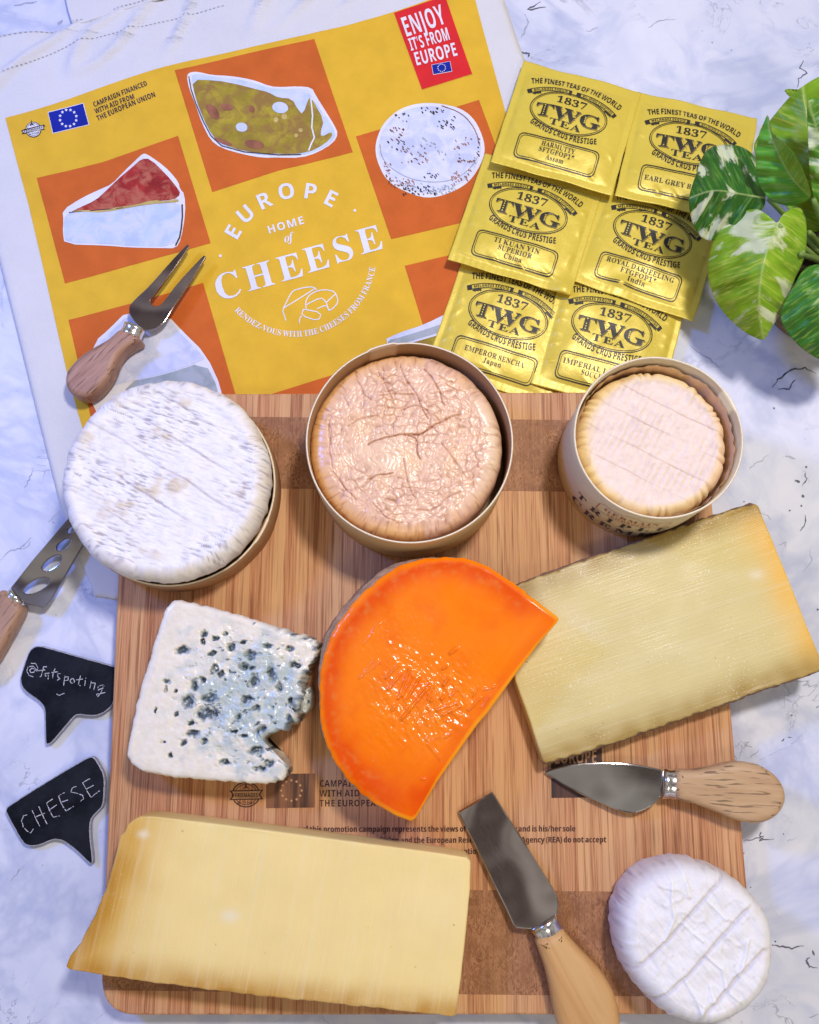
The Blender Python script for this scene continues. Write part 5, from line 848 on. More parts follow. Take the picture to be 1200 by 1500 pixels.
xa, ya = V[:, 0] + 0.0015 * gn(V[:, 0] * 140, V[:, 1] * 140, 6), V[:, 1] + 0.0015 * gn(V[:, 0] * 140, V[:, 1] * 140, 7)
wr = 1 - np.abs(gn(xa * 260 + fbm(x * 60, y * 60, 2, 3), ya * 240, 52)) * 2.4; wr2 = 1 - np.abs(gn(xa * 520, ya * 430, 53)) * 2.2
vo = voro_edge(x + .0016 * gn(x * 120, y * 120, 6) + .0007 * gn(x * 320, y * 320, 16), y + .0016 * gn(x * 120, y * 120, 7) + .0007 * gn(x * 320, y * 320, 17), 1 / .0058, 1 / .0050, 5)
cell = np.exp(-(vo / .10) ** 2) * np.clip(gn(x * 55, y * 55, 18) + .55, 0, 1)
creases = [[(400, 570), (450, 548), (500, 530), (590, 520), (640, 522), (690, 500), (720, 475), (760, 450), (800, 440), (850, 420)], [(590, 520), (640, 545), (635, 590), (655, 640)], [(440, 190), (465, 250), (500, 300), (520, 350)],
           [(520, 150), (560, 200), (600, 280), (640, 330), (660, 390), (690, 440)], [(670, 190), (700, 240), (740, 290), (770, 370)], [(330, 200), (350, 260), (380, 320), (410, 350)], [(370, 775), (400, 745), (440, 722), (520, 706)],
           [(270, 260), (275, 320), (300, 380)], [(190, 380), (195, 450), (220, 520), (205, 600), (230, 680)], [(700, 890), (750, 870), (770, 830), (850, 800)], [(640, 885), (700, 895)], [(570, 640), (585, 740), (610, 800), (640, 870)], [(905, 750), (920, 800), (930, 850)],
           [(560, 400), (620, 380), (690, 400)], [(450, 330), (560, 320), (640, 330)], [(760, 560), (800, 620), (840, 680), (870, 720)], [(420, 860), (480, 920), (560, 960)], [(230, 700), (280, 780), (340, 840)], [(300, 480), (360, 440), (440, 430)]]
cd = np.zeros(len(V))
for i, l in enumerate(creases):
    d = polydist(xa * .6 + V[:, 0] * .4, ya * .6 + V[:, 1] * .4, PW(chaikin(l, 1, False), 3.333, 420, 480, zt)); w = 0.00045 if i < 2 else 0.00034
    cd = np.maximum(cd, np.exp(-(d / w) ** 2) * (1 if i < 7 else 0.7))
smooth_ = np.clip(1 - np.exp(-((x + .012) / .022) ** 2 - ((y + .004) / .016) ** 2) * .75, 0, 1)
V[:, 2] += up * (smooth_ * (0.00018 * (wr - .5) + 0.00016 * (wr2 - .5) - 0.00055 * cell) - 0.0007 * cd + 0.0009 * fbm(x * 45, y * 45, 2, 60))
rr = np.hypot(x, y) / R
gro = (np.clip(.30 - wr, 0, 1) * .5 + cell * .75) * (.35 + .65 * smooth_) * up
rim = np.clip(.45 * np.clip(fbm(x * 48, y * 48, 3, 23), 0, 1) + np.clip((rr - .82) / .12, 0, 1) * (x < 0.01) * .8 + np.clip(wr - .8, 0, .2), 0, 1)
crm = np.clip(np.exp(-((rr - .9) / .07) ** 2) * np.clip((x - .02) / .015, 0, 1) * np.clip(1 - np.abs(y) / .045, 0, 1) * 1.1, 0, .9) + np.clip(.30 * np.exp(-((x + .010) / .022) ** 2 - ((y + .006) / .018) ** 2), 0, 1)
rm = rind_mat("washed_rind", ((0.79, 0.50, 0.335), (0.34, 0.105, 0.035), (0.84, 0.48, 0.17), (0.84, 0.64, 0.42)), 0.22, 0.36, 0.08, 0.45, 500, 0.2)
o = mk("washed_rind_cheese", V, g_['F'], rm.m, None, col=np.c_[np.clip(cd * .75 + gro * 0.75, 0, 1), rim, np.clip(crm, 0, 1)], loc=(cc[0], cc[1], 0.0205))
tag(o, "round wet looking cheese with wrinkled pinkish orange rind, inside the middle wooden box", "cheese")

# ---- triple creme in its taller lettered box
zr = 0.0733; c = P(965, 639, zr); RB = 0.0455
bx3 = round_box(c, RB, ZT, zr, 0.0012, [M_pale_box, M_rim, M_pale_box], "tall pale round box lettered triple creme, between sachets and the big wedge", seam=20)
A = Acc()
def on_box(ph, z, lift): return (c[0] + (RB * 1.0045 + lift) * math.cos(math.radians(ph)), c[1] + (RB * 1.0045 + lift) * math.sin(math.radians(ph)), z)
def box_text(s_, f, a0, a1, z, cap, mi, track=0):
    w = twidth(s_, f, track); text_map(A, s_, f, lambda px, py: on_box(a0 + (a1 - a0) * px / w, z + py * cap / 480, 0.00018), mi, track)
box_text("TRIPLE", 'r', 212, 284, 0.0390, 0.0085, 0, 220); box_text("CREME", 'r', 210, 276, 0.0255, 0.0085, 0, 120)
box_text("GERMAIN", 'r', 233, 273, 0.0555, 0.0050, 1, 60); box_text("FROMAGERIE", 's', 237, 269, 0.0512, 0.0022, 1, 60)
fr = [(228, .0492), (228, .0605), (231, .0638), (246, .0628), (249, .0655), (256, .0655), (259, .0628), (277, .0625), (280, .0602), (277, .0492), (228, .0492)]
for (a0, z0), (a1, z1) in zip(fr[:-1], fr[1:]):
    m = 6
    for k in range(m):
        p = [(a0 + (a1 - a0) * (k + j) / m, z0 + (z1 - z0) * (k + j) / m) for j in (0, 1)]
        if abs(a1 - a0) > abs(z1 - z0) * 800: A.add([on_box(*p[0], .00018), on_box(*p[1], .00018), on_box(p[1][0], p[1][1] + .0005, .00018), on_box(p[0][0], p[0][1] + .0005, .00018)], [(0, 1, 2, 3)], 1)
        else: A.add([on_box(*p[0], .00018), on_box(p[0][0] + .7, p[0][1], .00018), on_box(p[1][0] + .7, p[1][1], .00018), on_box(*p[1], .00018)], [(0, 1, 2, 3)], 1)
A.build("printed_lettering", [flat_mat("box_ink", (0.035, 0.03, 0.05), 0.5), flat_mat("box_red_ink", (0.42, 0.10, 0.06), 0.5)], bx3)
zt = 0.0640; cc = P(956, 648, zt); R = 0.0422
N = 440; th = np.linspace(0, 2 * np.pi, N, endpoint=False)
scal = np.abs(np.sin(th * 12 + 6 * gn(np.cos(th) * 2.2, np.sin(th) * 2.2, 3))) ** .7
rad = R * (1 - 0.030 * (1 - scal) * np.clip(gn(np.cos(th) * 2.5, np.sin(th) * 2.5, 9) + .75, .1, 1) + 0.010 * gn(np.cos(th) * 4, np.sin(th) * 4, 5))
ol = np.c_[cc[0] + rad * np.cos(th), cc[1] + rad * np.sin(th)]
g_ = radial(ol, [(0.001, 0.0205), (0.0, 0.024), (0.0, 0.053), (0.0005, 0.058), (0.0016, 0.0614), (0.0032, 0.0632), (0.0055, zt)], 170, cc)
V = g_['V']; x, y = V[:, 0] - cc[0], V[:, 1] - cc[1]; up = np.clip((V[:, 2] - 0.052) / 0.006, 0, 1); rr = np.hypot(x, y) / R; an = np.arctan2(y, x)
p_, q_ = rot2(x, y, 28); rib = np.sin((p_ + 0.0007 * gn(p_ * 90, q_ * 60, 4)) * 2 * np.pi / 0.0036) * np.clip(gn(p_ * 40, q_ * 60, 6) + .7, .15, 1)
crs = np.zeros(len(V)); 
for off, ph in ((-0.021, 1), (-0.007, 2), (0.008, 3), (0.022, 4)): crs = np.maximum(crs, np.exp(-((q_ - off - 0.0006 * gn(p_ * 70, p_ * 0 + ph, 3)) / 0.00035) ** 2) * np.clip(gn(p_ * 30, p_ * 0 + ph, 6) + .6, 0, 1))
edge = np.clip((rr - .80) / .10, 0, 1)
sc2 = np.abs(np.sin(an * 12 + 6 * gn(np.cos(an) * 2.2, np.sin(an) * 2.2, 3) + 1.2 * gn(x * 110, y * 110, 13)))
V[:, 2] += up * ((1 - edge) * (0.00030 * rib - 0.0005 * crs) + edge * 0.0013 * (sc2 - .6) + 0.0010 * np.exp(-((rr - .86) / .06) ** 2) + 0.0006 * fbm(x * 60, y * 60, 3, 8) + 0.0005 * fbm(x * 220, y * 220, 2, 9))
yel = np.clip(edge * 1.1 + .25 * gn(x * 60, y * 60, 6) - .1, 0, 1) * np.clip(1.1 - (np.clip(x - .02, 0, 1) / .02) * .4, .4, 1)
cr_ = np.clip(crs * .5 + np.clip(-rib - .35, 0, 1) * .20 * (1 - edge) + edge * np.clip(.32 - sc2, 0, 1) * 1.3 * (rr < .985), 0, 1)
rm = rind_mat("triple_creme_rind", ((0.82, 0.68, 0.59), (0.40, 0.25, 0.16), (0.80, 0.62, 0.30), (0.80, 0.50, 0.30)), 0.3, 0.7, 0.14, 0.3)
o = mk("triple_creme_cheese", V, g_['F'], rm.m, None, col=np.c_[cr_, yel, np.clip(up * edge * (np.clip(x - .022, 0, 1) / .02) * .5 + (1 - up) * .35, 0, .8)], loc=(cc[0], cc[1], 0.0205))
tag(o, "pale pinkish cheese with ribbed top and scalloped yellow edge, inside the lettered box", "cheese")
# waxed paper standing between the cheese and its box
t = thing("paper_liner", "crumpled translucent paper tucked round the scalloped cheese inside the lettered box", "paper", (c[0], c[1], 0.021))
N = 260; V = []
for i in range(N):
    a = 2 * math.pi * i / N; h = 0.066 + 0.0020 * float(gn(math.cos(a) * 4, math.sin(a) * 4, 4)) + 0.0012 * float(gn(math.cos(a) * 14, math.sin(a) * 14, 5))
    rr_ = RB - 0.0024 - 0.0007 * float(gn(math.cos(a) * 9, math.sin(a) * 9, 6)) ; tip = rr_ - 0.0012 * max(0, float(gn(math.cos(a) * 6, math.sin(a) * 6, 11)) + .2)
    V += [(c[0] + rr_ * math.cos(a), c[1] + rr_ * math.sin(a), 0.024), (c[0] + rr_ * math.cos(a), c[1] + rr_ * math.sin(a), h - .004), (c[0] + tip * math.cos(a), c[1] + tip * math.sin(a), h)]
F = []
for i in range(N):
    a, b = 3 * i, 3 * ((i + 1) % N); F += [(a, b, b + 1, a + 1), (a + 1, b + 1, b + 2, a + 2)]
g = G("waxed_paper"); g.p(Base_Color=(0.86, 0.62, 0.42), Roughness=0.4, Subsurface_Weight=0.0); g.b.inputs['Transmission Weight'].default_value = 0.0
mk("waxed_paper", V, F, g.m, t)

# ---- small white cheese, half off the board's corner
zt = 0.053
ol_px = [(984, 1262), (1010, 1262), (1046, 1272), (1077, 1289), (1107, 1316), (1126, 1345), (1132, 1390), (1126, 1433), (1109, 1462), (1081, 1486), (1041, 1500), (1010, 1499), (974, 1482), (940, 1450), (916, 1412), (905, 1370), (908, 1330), (920, 1300), (944, 1275)]
ol = np.array(resample(chaikin(PL(ol_px, 0.044), 2), 420)); cc = ol.mean(0)
g_ = radial(ol, [(0.0020, ZT + .0003), (0.0, ZT + .002), (-0.0010, ZT + .007), (-0.0010, 0.034), (-0.0004, 0.041), (0.0012, 0.047), (0.0036, 0.0505), (0.007, zt)], 150, cc)
V = g_['V']; x, y = V[:, 0] - cc[0], V[:, 1] - cc[1]; up = np.clip((V[:, 2] - 0.043) / 0.007, 0, 1)
crs = np.zeros(len(V))
for l, w in (([(250, 715), (390, 590), (560, 400), (640, 300), (720, 232)], .0009), ([(360, 885), (520, 745), (640, 600), (760, 470), (845, 385)], .0009), ([(590, 965), (680, 870), (790, 740), (920, 610)], .0010)):
    d = polydist(V[:, 0] + .0006 * gn(x * 90, y * 90, 3), V[:, 1] + .0006 * gn(x * 90, y * 90, 4), PW(l, 3.529, 860, 1220, zt)); crs = np.maximum(crs, np.exp(-(d / w) ** 2))
ridge = np.zeros(len(V))
for l in ([(440, 240), (435, 340), (450, 440), (400, 560)], [(490, 170), (510, 260), (530, 330)], [(620, 350), (680, 410), (720, 450)], [(500, 470), (560, 530), (600, 560)], [(560, 860), (600, 900), (590, 950)], [(830, 560), (820, 640), (790, 740)], [(700, 700), (720, 800)], [(510, 770), (560, 850), (590, 930)], [(220, 480), (240, 560), (210, 600)], [(195, 400), (190, 480)], [(620, 640), (690, 700)], [(640, 800), (660, 880)], [(740, 830), (790, 870)]):
    ridge = np.maximum(ridge, np.exp(-(polydist(V[:, 0], V[:, 1], PW(l, 3.529, 860, 1220, zt)) / .0009) ** 2))
p_, q_ = rot2(x, y, -40); str_ = fbm(p_ * 60, q_ * 60, 2, 8)
V[:, 2] += up * (-0.0013 * crs + 0.0010 * ridge + 0.0013 * fbm(x * 50, y * 50, 3, 20) + 0.0004 * fbm(p_ * 300, q_ * 90, 2, 22) + 0.0007 * (np.clip(1 - np.abs(gn(x * 95, y * 95 + 5, 27)) * 5, 0, 1)) * np.clip(gn(x * 40, y * 40, 28) + .3, 0, 1))
an = np.arctan2(y, x); wr = (1 - np.abs(gn(an * 6, V[:, 2] * 380 + 1.5 * gn(an * 8, V[:, 2] * 60, 3), 5)) * 2.2)
lump = (1 - up) * (0.0008 * (wr - .5) * np.clip(gn(an * 5, V[:, 2] * 60, 47) + .5, 0, 1) + 0.0010 * fbm(an * 7, V[:, 2] * 80, 2, 40)) * np.clip((V[:, 2] - ZT) / .004, 0, 1)
V[:, 0] += g_['u'][:, 0] * lump; V[:, 1] += g_['u'][:, 1] * lump
cre = np.clip(.6 * (1 - up) + .4 * np.clip(gn(x * 90, y * 90, 31) - .25, 0, 1) * (np.hypot(x, y) > .03), 0, 1)
dk = np.clip(crs * .42 + np.clip(.25 - wr, 0, 1) * (1 - up) * .6 + np.clip(gn(p_ * 240, q_ * 520, 9) - .5, 0, 1) * .7 * up, 0, 1)
rm = rind_mat("fresh_bloomy_rind", ((0.81, 0.80, 0.81), (0.40, 0.34, 0.36), (0.68, 0.58, 0.53), (0.86, 0.86, 0.87)), 0.3, 0.7, 0.10, 0.25)
o = mk("small_white_cheese", V, g_['F'], rm.m, None, col=np.c_[dk, cre, np.clip(ridge, 0, 1)], loc=(cc[0], cc[1], ZT))
tag(o, "small white camembert with three long creases, leaning over the board's corner beside the chisel knife", "cheese")

# ================================================================== mimolette, half a wheel
def paste_mat(name, a, dark, dark2, pale, rough=0.45, sss=0.2, ang=0, scratch=0.3, coat=0.0, speck=0.0, spec=0.4, wet=False):
    """col.R: darker rim, col.G: second rim tone, col.B: pale bloom"""
    g = G(name); _, r, gg, b = g.attr()
    n2 = g.noise(g.obj, 45, 3)
    col = g.ramp(n2, [(0.3, tuple(v * .97 for v in a)), (0.7, tuple(min(1, v * 1.02) for v in a))])
    col = g.mix(r, col, dark); col = g.mix(gg, col, dark2); col = g.mix(b, col, pale)
    sc = g.noise(g.map(rot=-ang, scale=(0.03, 1, 1)), 900, 3, 0.6); sc = g.ramp(sc, [(0.35, 0.0), (0.7, 1.0)])
    pit = g.math('MULTIPLY', g.ramp(g.voro(g.map(scale=(1, 1, 0.01)), 140), [(0.05, 1.0), (0.10, 0.0)]), g.ramp(g.noise(g.map(loc=(8, 1, 3)), 60, 2), [(0.54, 0.0), (0.62, 0.6)]))
    col = g.mix(pit, col, dark2)
    drag = g.noise(g.map(rot=-ang, scale=(0.02, 1, 1), loc=(3, 3, 0)), 240, 3, 0.6)
    col = g.mix(g.ramp(drag, [(0.52, 0.0), (0.75, 0.06 if wet else 0.26)]), col, pale)
    cry = g.noise(g.obj, 1500, 2, 0.6); pat = g.ramp(g.noise(g.map(loc=(4, 4, 2)), 34, 2), [(0.40, 0.0), (0.62, 1.0)])
    col = g.mix(g.math('MULTIPLY', g.ramp(sc, [(0.62, 0.0), (1.0, 1.0)]), scratch * .5), col, tuple(min(1, v * 1.18) for v in a))
    if speck: col = g.mix(g.math('MULTIPLY', g.math('MULTIPLY', g.ramp(g.noise(g.obj, 1100, 1), [(0.66, 0.0), (0.72, 1.0)]), pat), speck), col, (0.86, 0.82, 0.66))
    h = g.math('SUBTRACT', g.math('ADD', g.math('ADD', g.math('MULTIPLY', sc, scratch), g.math('MULTIPLY', drag, 0.5)), g.math('MULTIPLY', cry, 0.7)), pit)
    g.p(Base_Color=col, Roughness=g.ramp(pat, [(0.0, rough + .08), (1.0, rough - .08)]), Normal=g.bump(h, 0.30, 0.0004), Subsurface_Weight=sss, Subsurface_Scale=0.006, Coat_Weight=coat, Coat_Roughness=0.2)
    if wet: g.p(Coat_Weight=g.attr('Aux')[1], Coat_Roughness=0.14)
    g.b.inputs['Subsurface Radius'].default_value = (1.0, 0.6, 0.25); g.b.inputs['Specular IOR Level'].default_value = spec
    return g.m
def crust_mat(name, c, c2, ns=180):
    g = G(name); n = g.noise(g.map(scale=(1, 1, 1.6)), ns, 5, 0.65, 0.6); n2 = g.noise(g.obj, 1200, 3)
    g.p(Base_Color=g.mix(g.ramp(n2, [(0.55, 0.0), (0.75, 0.6)]), g.ramp(n, [(0.32, c), (0.66, c2)]), tuple(min(1, v * 1.5) for v in c2)), Roughness=0.85, Normal=g.bump(g.math('ADD', n, n2), 0.6, 0.0012)); return g.m
zt = 0.057; zb = ZT + .0003
arc = [(601.7, 1204), (580, 1196), (550, 1178), (528, 1160), (508, 1139), (493, 1119), (482, 1098), (475, 1078), (470.7, 1056.7), (468.6, 1032), (469, 1006.7), (471, 990), (475, 973), (481, 953), (490, 933), (503, 911), (520, 889), (540, 868), (563, 848), (583, 835), (603, 826.5), (625, 820), (648, 817), (680, 818), (706.7, 826.5), (725, 836), (740, 847), (760, 862), (780, 877)]
tip = [(800, 892), (814, 902.5), (818, 907), (814, 914)]; cut = [(790, 942), (760, 982), (715, 1045), (700, 1062), (680, 1090), (640, 1147), (622, 1178), (608, 1201)]
top = PL(arc + tip + cut, zt)
ol = resample(top, 460); cc = ol.mean(0)
isarc = np.array([polydist(q[0:1], q[1:2], PL(arc[2:], zt))[0] for q in ccw(ol)]) < .0022
soft = np.convolve(np.r_[isarc[-20:], isarc, isarc[:20]].astype(float), np.ones(21) / 21, 'same')[20:-20]
g_ = radial(ol, [(0.026, zb), (0.018, zb), (0.011, zb), (0.006, zb), (0.0025, zb), (0.0006, zb + .002), (0.0, zb + .012), (0.0, zb + .022), (0.0, zb + .030), (0.0, zt - .0035), (0.0002, zt - .0012), (0.0011, zt - .0002), (0.0030, zt)], 130, cc)
V = g_['V']; N = 460; soft2 = np.r_[np.tile(soft, (len(V) - 2) // N), 0, 0]
hz = np.clip((V[:, 2] - zb) / (zt - zb), 0, 1); side = ~g_['top']
leftness = np.clip((cc[0] + .01 - V[:, 0]) / .03, 0, 1) * np.clip((V[:, 1] - cc[1] + .01) / .03, 0, 1)
bul = np.where(side, (0.0055 * np.sin(np.pi * np.clip(hz * .95, 0, 1)) ** .8 * (0.25 + leftness) + 0.0006 * fbm(V[:, 0] * 160 + V[:, 2] * 200, V[:, 1] * 160, 3, 5)) * soft2, 0)
V[:, 0] += g_['u'][:, 0] * bul; V[:, 1] += g_['u'][:, 1] * bul
x, y = V[:, 0], V[:, 1]; up = g_['top'].astype(float) * np.clip((1 - g_['S']) / .06, 0, 1)
# the underside is the round of the ball, so the rim stands clear of the board
mc = (np.array(P(818, 907, zt)) + np.array(P(602, 1204, zt))) / 2; mr = np.hypot(*(np.array(P(818, 907, zt)) - mc))
und = zb + (zt - .014 - zb) * (1 - np.sqrt(np.clip(1 - ((x - mc[0]) ** 2 + (y - mc[1]) ** 2) / (mr * 1.02) ** 2, 0, 1)))
V[:, 2] = np.where(side, np.maximum(V[:, 2], np.minimum(und, zt - .010)), V[:, 2])
# the knife dragged little ridges into the paste
rdg = np.zeros(len(V))
for a, b, w, h in [((262, 610), (335, 530), 7, .7), ((290, 590), (350, 540), 5, .6), ((375, 610), (430, 555), 8, .9), ((385, 660), (445, 590), 7, .8), ((430, 700), (480, 570), 8, 1.), ((445, 690), (495, 605), 7, 1.), ((470, 700), (525, 610), 7, 1.), ((445, 790), (570, 640), 9, 1.1), ((560, 700), (580, 650), 9, 1.0), ((575, 710), (585, 680), 10, .9), ((620, 700), (632, 690), 10, 1.0), ((630, 640), (650, 610), 9, 1.1), ((660, 500), (685, 480), 11, 1.1), ((625, 570), (640, 560), 8, .9), ((405, 750), (420, 730), 11, .8),
                   ((600, 750), (690, 720), 12, .8), ((630, 770), (700, 735), 9, .8), ((660, 690), (690, 660), 9, .7), ((740, 750), (790, 700), 8, .8), ((760, 690), (780, 650), 6, .7), ((800, 740), (830, 690), 6, .6), ((810, 660), (850, 650), 7, .7), ((640, 870), (660, 850), 10, .7), ((560, 880), (640, 860), 12, .5), ((320, 400), (350, 370), 9, .4), ((280, 460), (330, 400), 9, .4), ((560, 900), (620, 970), 9, .5), ((530, 1052), (548, 1054), 4, .6)]:
    l = [(p / 3 + 440, q / 3 + 790) for p, q in (a, b)]; rdg = np.maximum(rdg, h * np.exp(-(polydist(x, y, [P(*l[0], zt), P(*l[1], zt)]) / (w / 3 * .00027)) ** 2))
rough_ = np.exp(-((x - P(620, 1030, zt)[0]) / .03) ** 2 - ((y - P(620, 1030, zt)[1]) / .022) ** 2)
rough2 = np.exp(-((x - P(560, 940, zt)[0]) / .026) ** 2 - ((y - P(560, 940, zt)[1]) / .026) ** 2)
pp, qq = rot2(x, y, -40)
V[:, 2] += up * (0.0013 * rdg + rough_ * 0.0008 * fbm(pp * 330, qq * 160, 3, 6) + rough2 * 0.00016 * fbm(x * 420, y * 420, 2, 7) + 0.0007 * fbm(x * 30, y * 30, 2, 3))
wob_ = 0.00008 * gn(x * 200, y * 200, 4) * g_['top'] * (g_['S'] > .97); V[:, 2] += wob_
rimd = np.exp(-((1 - g_['S']) / .15) ** 2) * g_['top'] * (.35 + .65 * soft2)
edgepale = np.where(side & (hz > .5), 1, 0) * (1 - soft2) * .6
lowred = np.exp(-((x - P(590, 1160, zt)[0]) / .03) ** 2 - ((y - P(590, 1160, zt)[1]) / .02) ** 2) * .5
# one side leans on the neighbouring wedge
lean = np.clip((x - P(640, 950, zt)[0]) / .07, 0, 1) ** 1.5 * np.clip((y - P(640, 1050, zt)[1]) / .05, 0, 1) * 0.005
V[:, 2] += lean
d_ = np.c_[np.clip(rimd * 1.0 + lowred + .35 * np.clip(fbm(x * 55, y * 55, 3, 88), 0, 1) + .5 * np.clip(fbm(x * 300, y * 300, 2, 87) - .75, 0, 1), 0, 1), np.clip(rimd * soft2 * np.clip(fbm(x * 200, y * 200, 2, 11) * .8, 0, 1) * .7, 0, .6), np.clip(edgepale + .25 * rough_ * np.clip(gn(pp * 300, qq * 150, 4), 0, 1), 0, 1)]
mim = thing("mimolette_cheese", "half wheel of bright orange mimolette with tan crust, at the middle of the board", "cheese", (cc[0], cc[1], ZT))
ringv = g_['ring']; Nn = N
fi = np.arange(len(g_['F'])) % Nn
crustf = np.array([(r_ < 10) and (r_ >= 0) and soft[min(i_, Nn - 1)] > .5 for r_, i_ in zip(ringv, fi)])
split_build(g_, ~crustf, "orange_paste", paste_mat("mimolette_paste", (0.94, 0.208, 0.001), (0.76, 0.080, 0.0003), (0.72, 0.27, 0.05), (0.98, 0.45, 0.02), 0.45, 0.05, 50, 0.12, 0.0, 0, .08, True), mim, d_, np.c_[np.clip(rdg + rough_ * .9 + rough2 * .6 + .5 * np.clip(fbm(x * 40, y * 40, 2, 66), 0, 1), 0, 1)] * np.ones((1, 3)))
split_build(g_, crustf, "crust", crust_mat("mimolette_crust", (0.32, 0.18, 0.10), (0.62, 0.40, 0.24)), mim)

# ================================================================== two slabs of hard pressed cheese
def wedge(name, label, px, zt, zb, rings, crust_edges, amber, darkedge, mats, disp_ang, seed, wob_amp=0.0003, bulge=0.0016, bloom=()):
    pts = PL(px, zt); ol = resample(pts, 520); cc = ol.mean(0); N = 520
    ow = ccw(ol); tang = np.roll(ow, -1, 0) - np.roll(ow, 1, 0); 
    isc = np.zeros(N)
    for l in crust_edges: isc = np.maximum(isc, np.array([polydist(q[0:1], q[1:2], PL(l, zt))[0] for q in ow]) < .0025)
    soft = np.convolve(np.r_[isc[-8:], isc, isc[:8]], np.ones(9) / 9, 'same')[8:-8]
    g_ = radial(ol, [(0.0008, zb), (0.0, zb + .0012), (0.0, zb + (zt - zb) * .35), (0.0, zb + (zt - zb) * .7), (0.0, zt - .0014), (0.0002, zt - .0006), (0.0006, zt - .0001), (0.0012, zt)], rings, cc)
    V = g_['V']; soft2 = np.r_[np.tile(soft, (len(V) - 2) // N), 0, 0]; side = ~g_['top']; hz = np.clip((V[:, 2] - zb) / (zt - zb), 0, 1)
    nrm = np.c_[tang[:, 1], -tang[:, 0]]; nrm = nrm / np.linalg.norm(nrm, axis=1)[:, None]
    nn = np.r_[np.tile(nrm, ((len(V) - 2) // N, 1)), [[0, 0], [0, 0]]]
    bul = np.where(side, soft2 * (bulge * np.sin(np.pi * hz) + min(0.0007, bulge * .5) * fbm(V[:, 0] * 230 + V[:, 2] * 300, V[:, 1] * 230, 3, seed)), 0) + wob_amp * gn(V[:, 0] * 160, V[:, 1] * 160, seed + 2) * (g_['S'] > .95) * (0.3 + soft2)
    V[:, 0] += nn[:, 0] * bul; V[:, 1] += nn[:, 1] * bul
    x, y = V[:, 0], V[:, 1]
    def near(lines, w): 
        m = np.zeros(len(V))
        for l in lines: m = np.maximum(m, np.exp(-(polydist(x, y, PL(l, zt)) / w) ** 2))
        return m
    am = near(amber[0], amber[1]) * (0.85 + .25 * gn(x * 60, y * 60, seed)); dk = near(darkedge[0], darkedge[1]) * (0.8 + .3 * gn(x * 90, y * 90, seed + 1))
    bl = np.zeros(len(V))
    for bx_, by_, r_, s_ in bloom: c_ = P(bx_, by_, zt); bl = np.maximum(bl, s_ * np.exp(-((x - c_[0]) / r_) ** 2 - ((y - c_[1]) / (r_ * .7)) ** 2))
    V[:, 2] += g_['top'] * (0.0005 * fbm(x * 28, y * 28, 2, seed)) * np.clip((1 - g_['S']) / .03, 0, 1)
    o = thing(name, label, "cheese", (cc[0], cc[1], zb))
    fi = np.arange(len(g_['F'])) % N
    cf = np.array([(r_ < 5) and (r_ >= 0) and soft[i_] > .4 for r_, i_ in zip(g_['ring'], fi)])
    col = np.c_[np.clip(am, 0, 1), np.clip(dk, 0, 1), np.clip(bl, 0, 1)]
    split_build(g_, ~cf, "paste", mats[0], o, col); 
    if cf.any(): split_build(g_, cf, "rind", mats[1], o)
    return o
M_crust2 = crust_mat("brown_rind", (0.16, 0.085, 0.05), (0.36, 0.22, 0.13), 260)
wedge("hard_cheese_slab", "pale olive yellow slab of hard cheese with crusty brown sides, jutting over the board's edge under the mimolette tip",
      [(737, 872), (759, 857), (800, 841), (900, 806), (1000, 771), (1106, 737.5), (1111, 740), (1130, 785), (1160, 858), (1185, 922), (1207, 974), (1203, 982), (1140, 1002), (1067, 1029), (965, 1065), (880, 1094), (800, 1118), (795, 1115), (775, 1054), (755, 998)],
      0.033, ZT + .0003, 110, [[(760, 857), (900, 806), (1106, 737.5)], [(1200, 983), (1067, 1029), (965, 1065), (802, 1118)]],
      ([[(1112, 740), (1160, 858), (1207, 974)]], 0.0145), ([[(1207, 976), (1067, 1027), (965, 1063), (800, 1116)], [(760, 855), (1000, 770), (1108, 736)]], 0.0105),
      (paste_mat("comte_paste", (0.64, 0.54, 0.235), (0.80, 0.47, 0.085), (0.34, 0.215, 0.045), (0.74, 0.66, 0.44), 0.40, 0.06, 18, 0.42, 0.0, 0.8, 0.35), M_crust2), 18, 61, bloom=[(1108, 842, .004, .7), (840, 920, .012, .35), (1010, 960, .02, .12)])
wedge("golden_cheese_slab", "long golden slab of hard cheese with amber edges and a sharp tip, covering the burnt lettering",
      [(205, 1195.6), (225, 1196), (260, 1200), (315, 1206.5), (400, 1217), (520, 1233), (640, 1249), (684, 1256), (690, 1262), (689, 1300), (683, 1365), (676, 1430), (668, 1488), (664, 1490), (560, 1478), (420, 1464), (300, 1450), (200, 1436.5), (152, 1429), (104, 1421), (96, 1417), (99, 1407), (112, 1388.7), (126, 1366), (139, 1340), (151, 1312), (160, 1285), (169, 1252), (176, 1224), (182, 1219), (186, 1208), (196, 1200)],
      0.043, ZT + .0003, 120, [[(160, 1285), (139, 1340), (112, 1389), (97, 1416)], [(150, 1428), (300, 1450), (560, 1478), (664, 1490)]],
      ([[(176, 1224), (160, 1285), (139, 1340), (112, 1388), (96, 1418)]], 0.0215), ([[(96, 1420), (200, 1437), (420, 1465), (664, 1491)], [(98, 1412), (112, 1386), (139, 1340), (165, 1270)]], 0.0092),
      (paste_mat("golden_paste", (0.84, 0.66, 0.27), (0.60, 0.315, 0.028), (0.46, 0.21, 0.014), (0.80, 0.72, 0.50), 0.48, 0.06, 80, 0.35, 0.0, 0.25, 0.3), crust_mat("golden_rind", (0.30, 0.16, 0.05), (0.46, 0.27, 0.09), 260)), 80, 71, 0.0003, 0.0006, bloom=[(337, 1342, .0045, .8), (210, 1222, .003, .8), (640, 1330, .02, .12)])

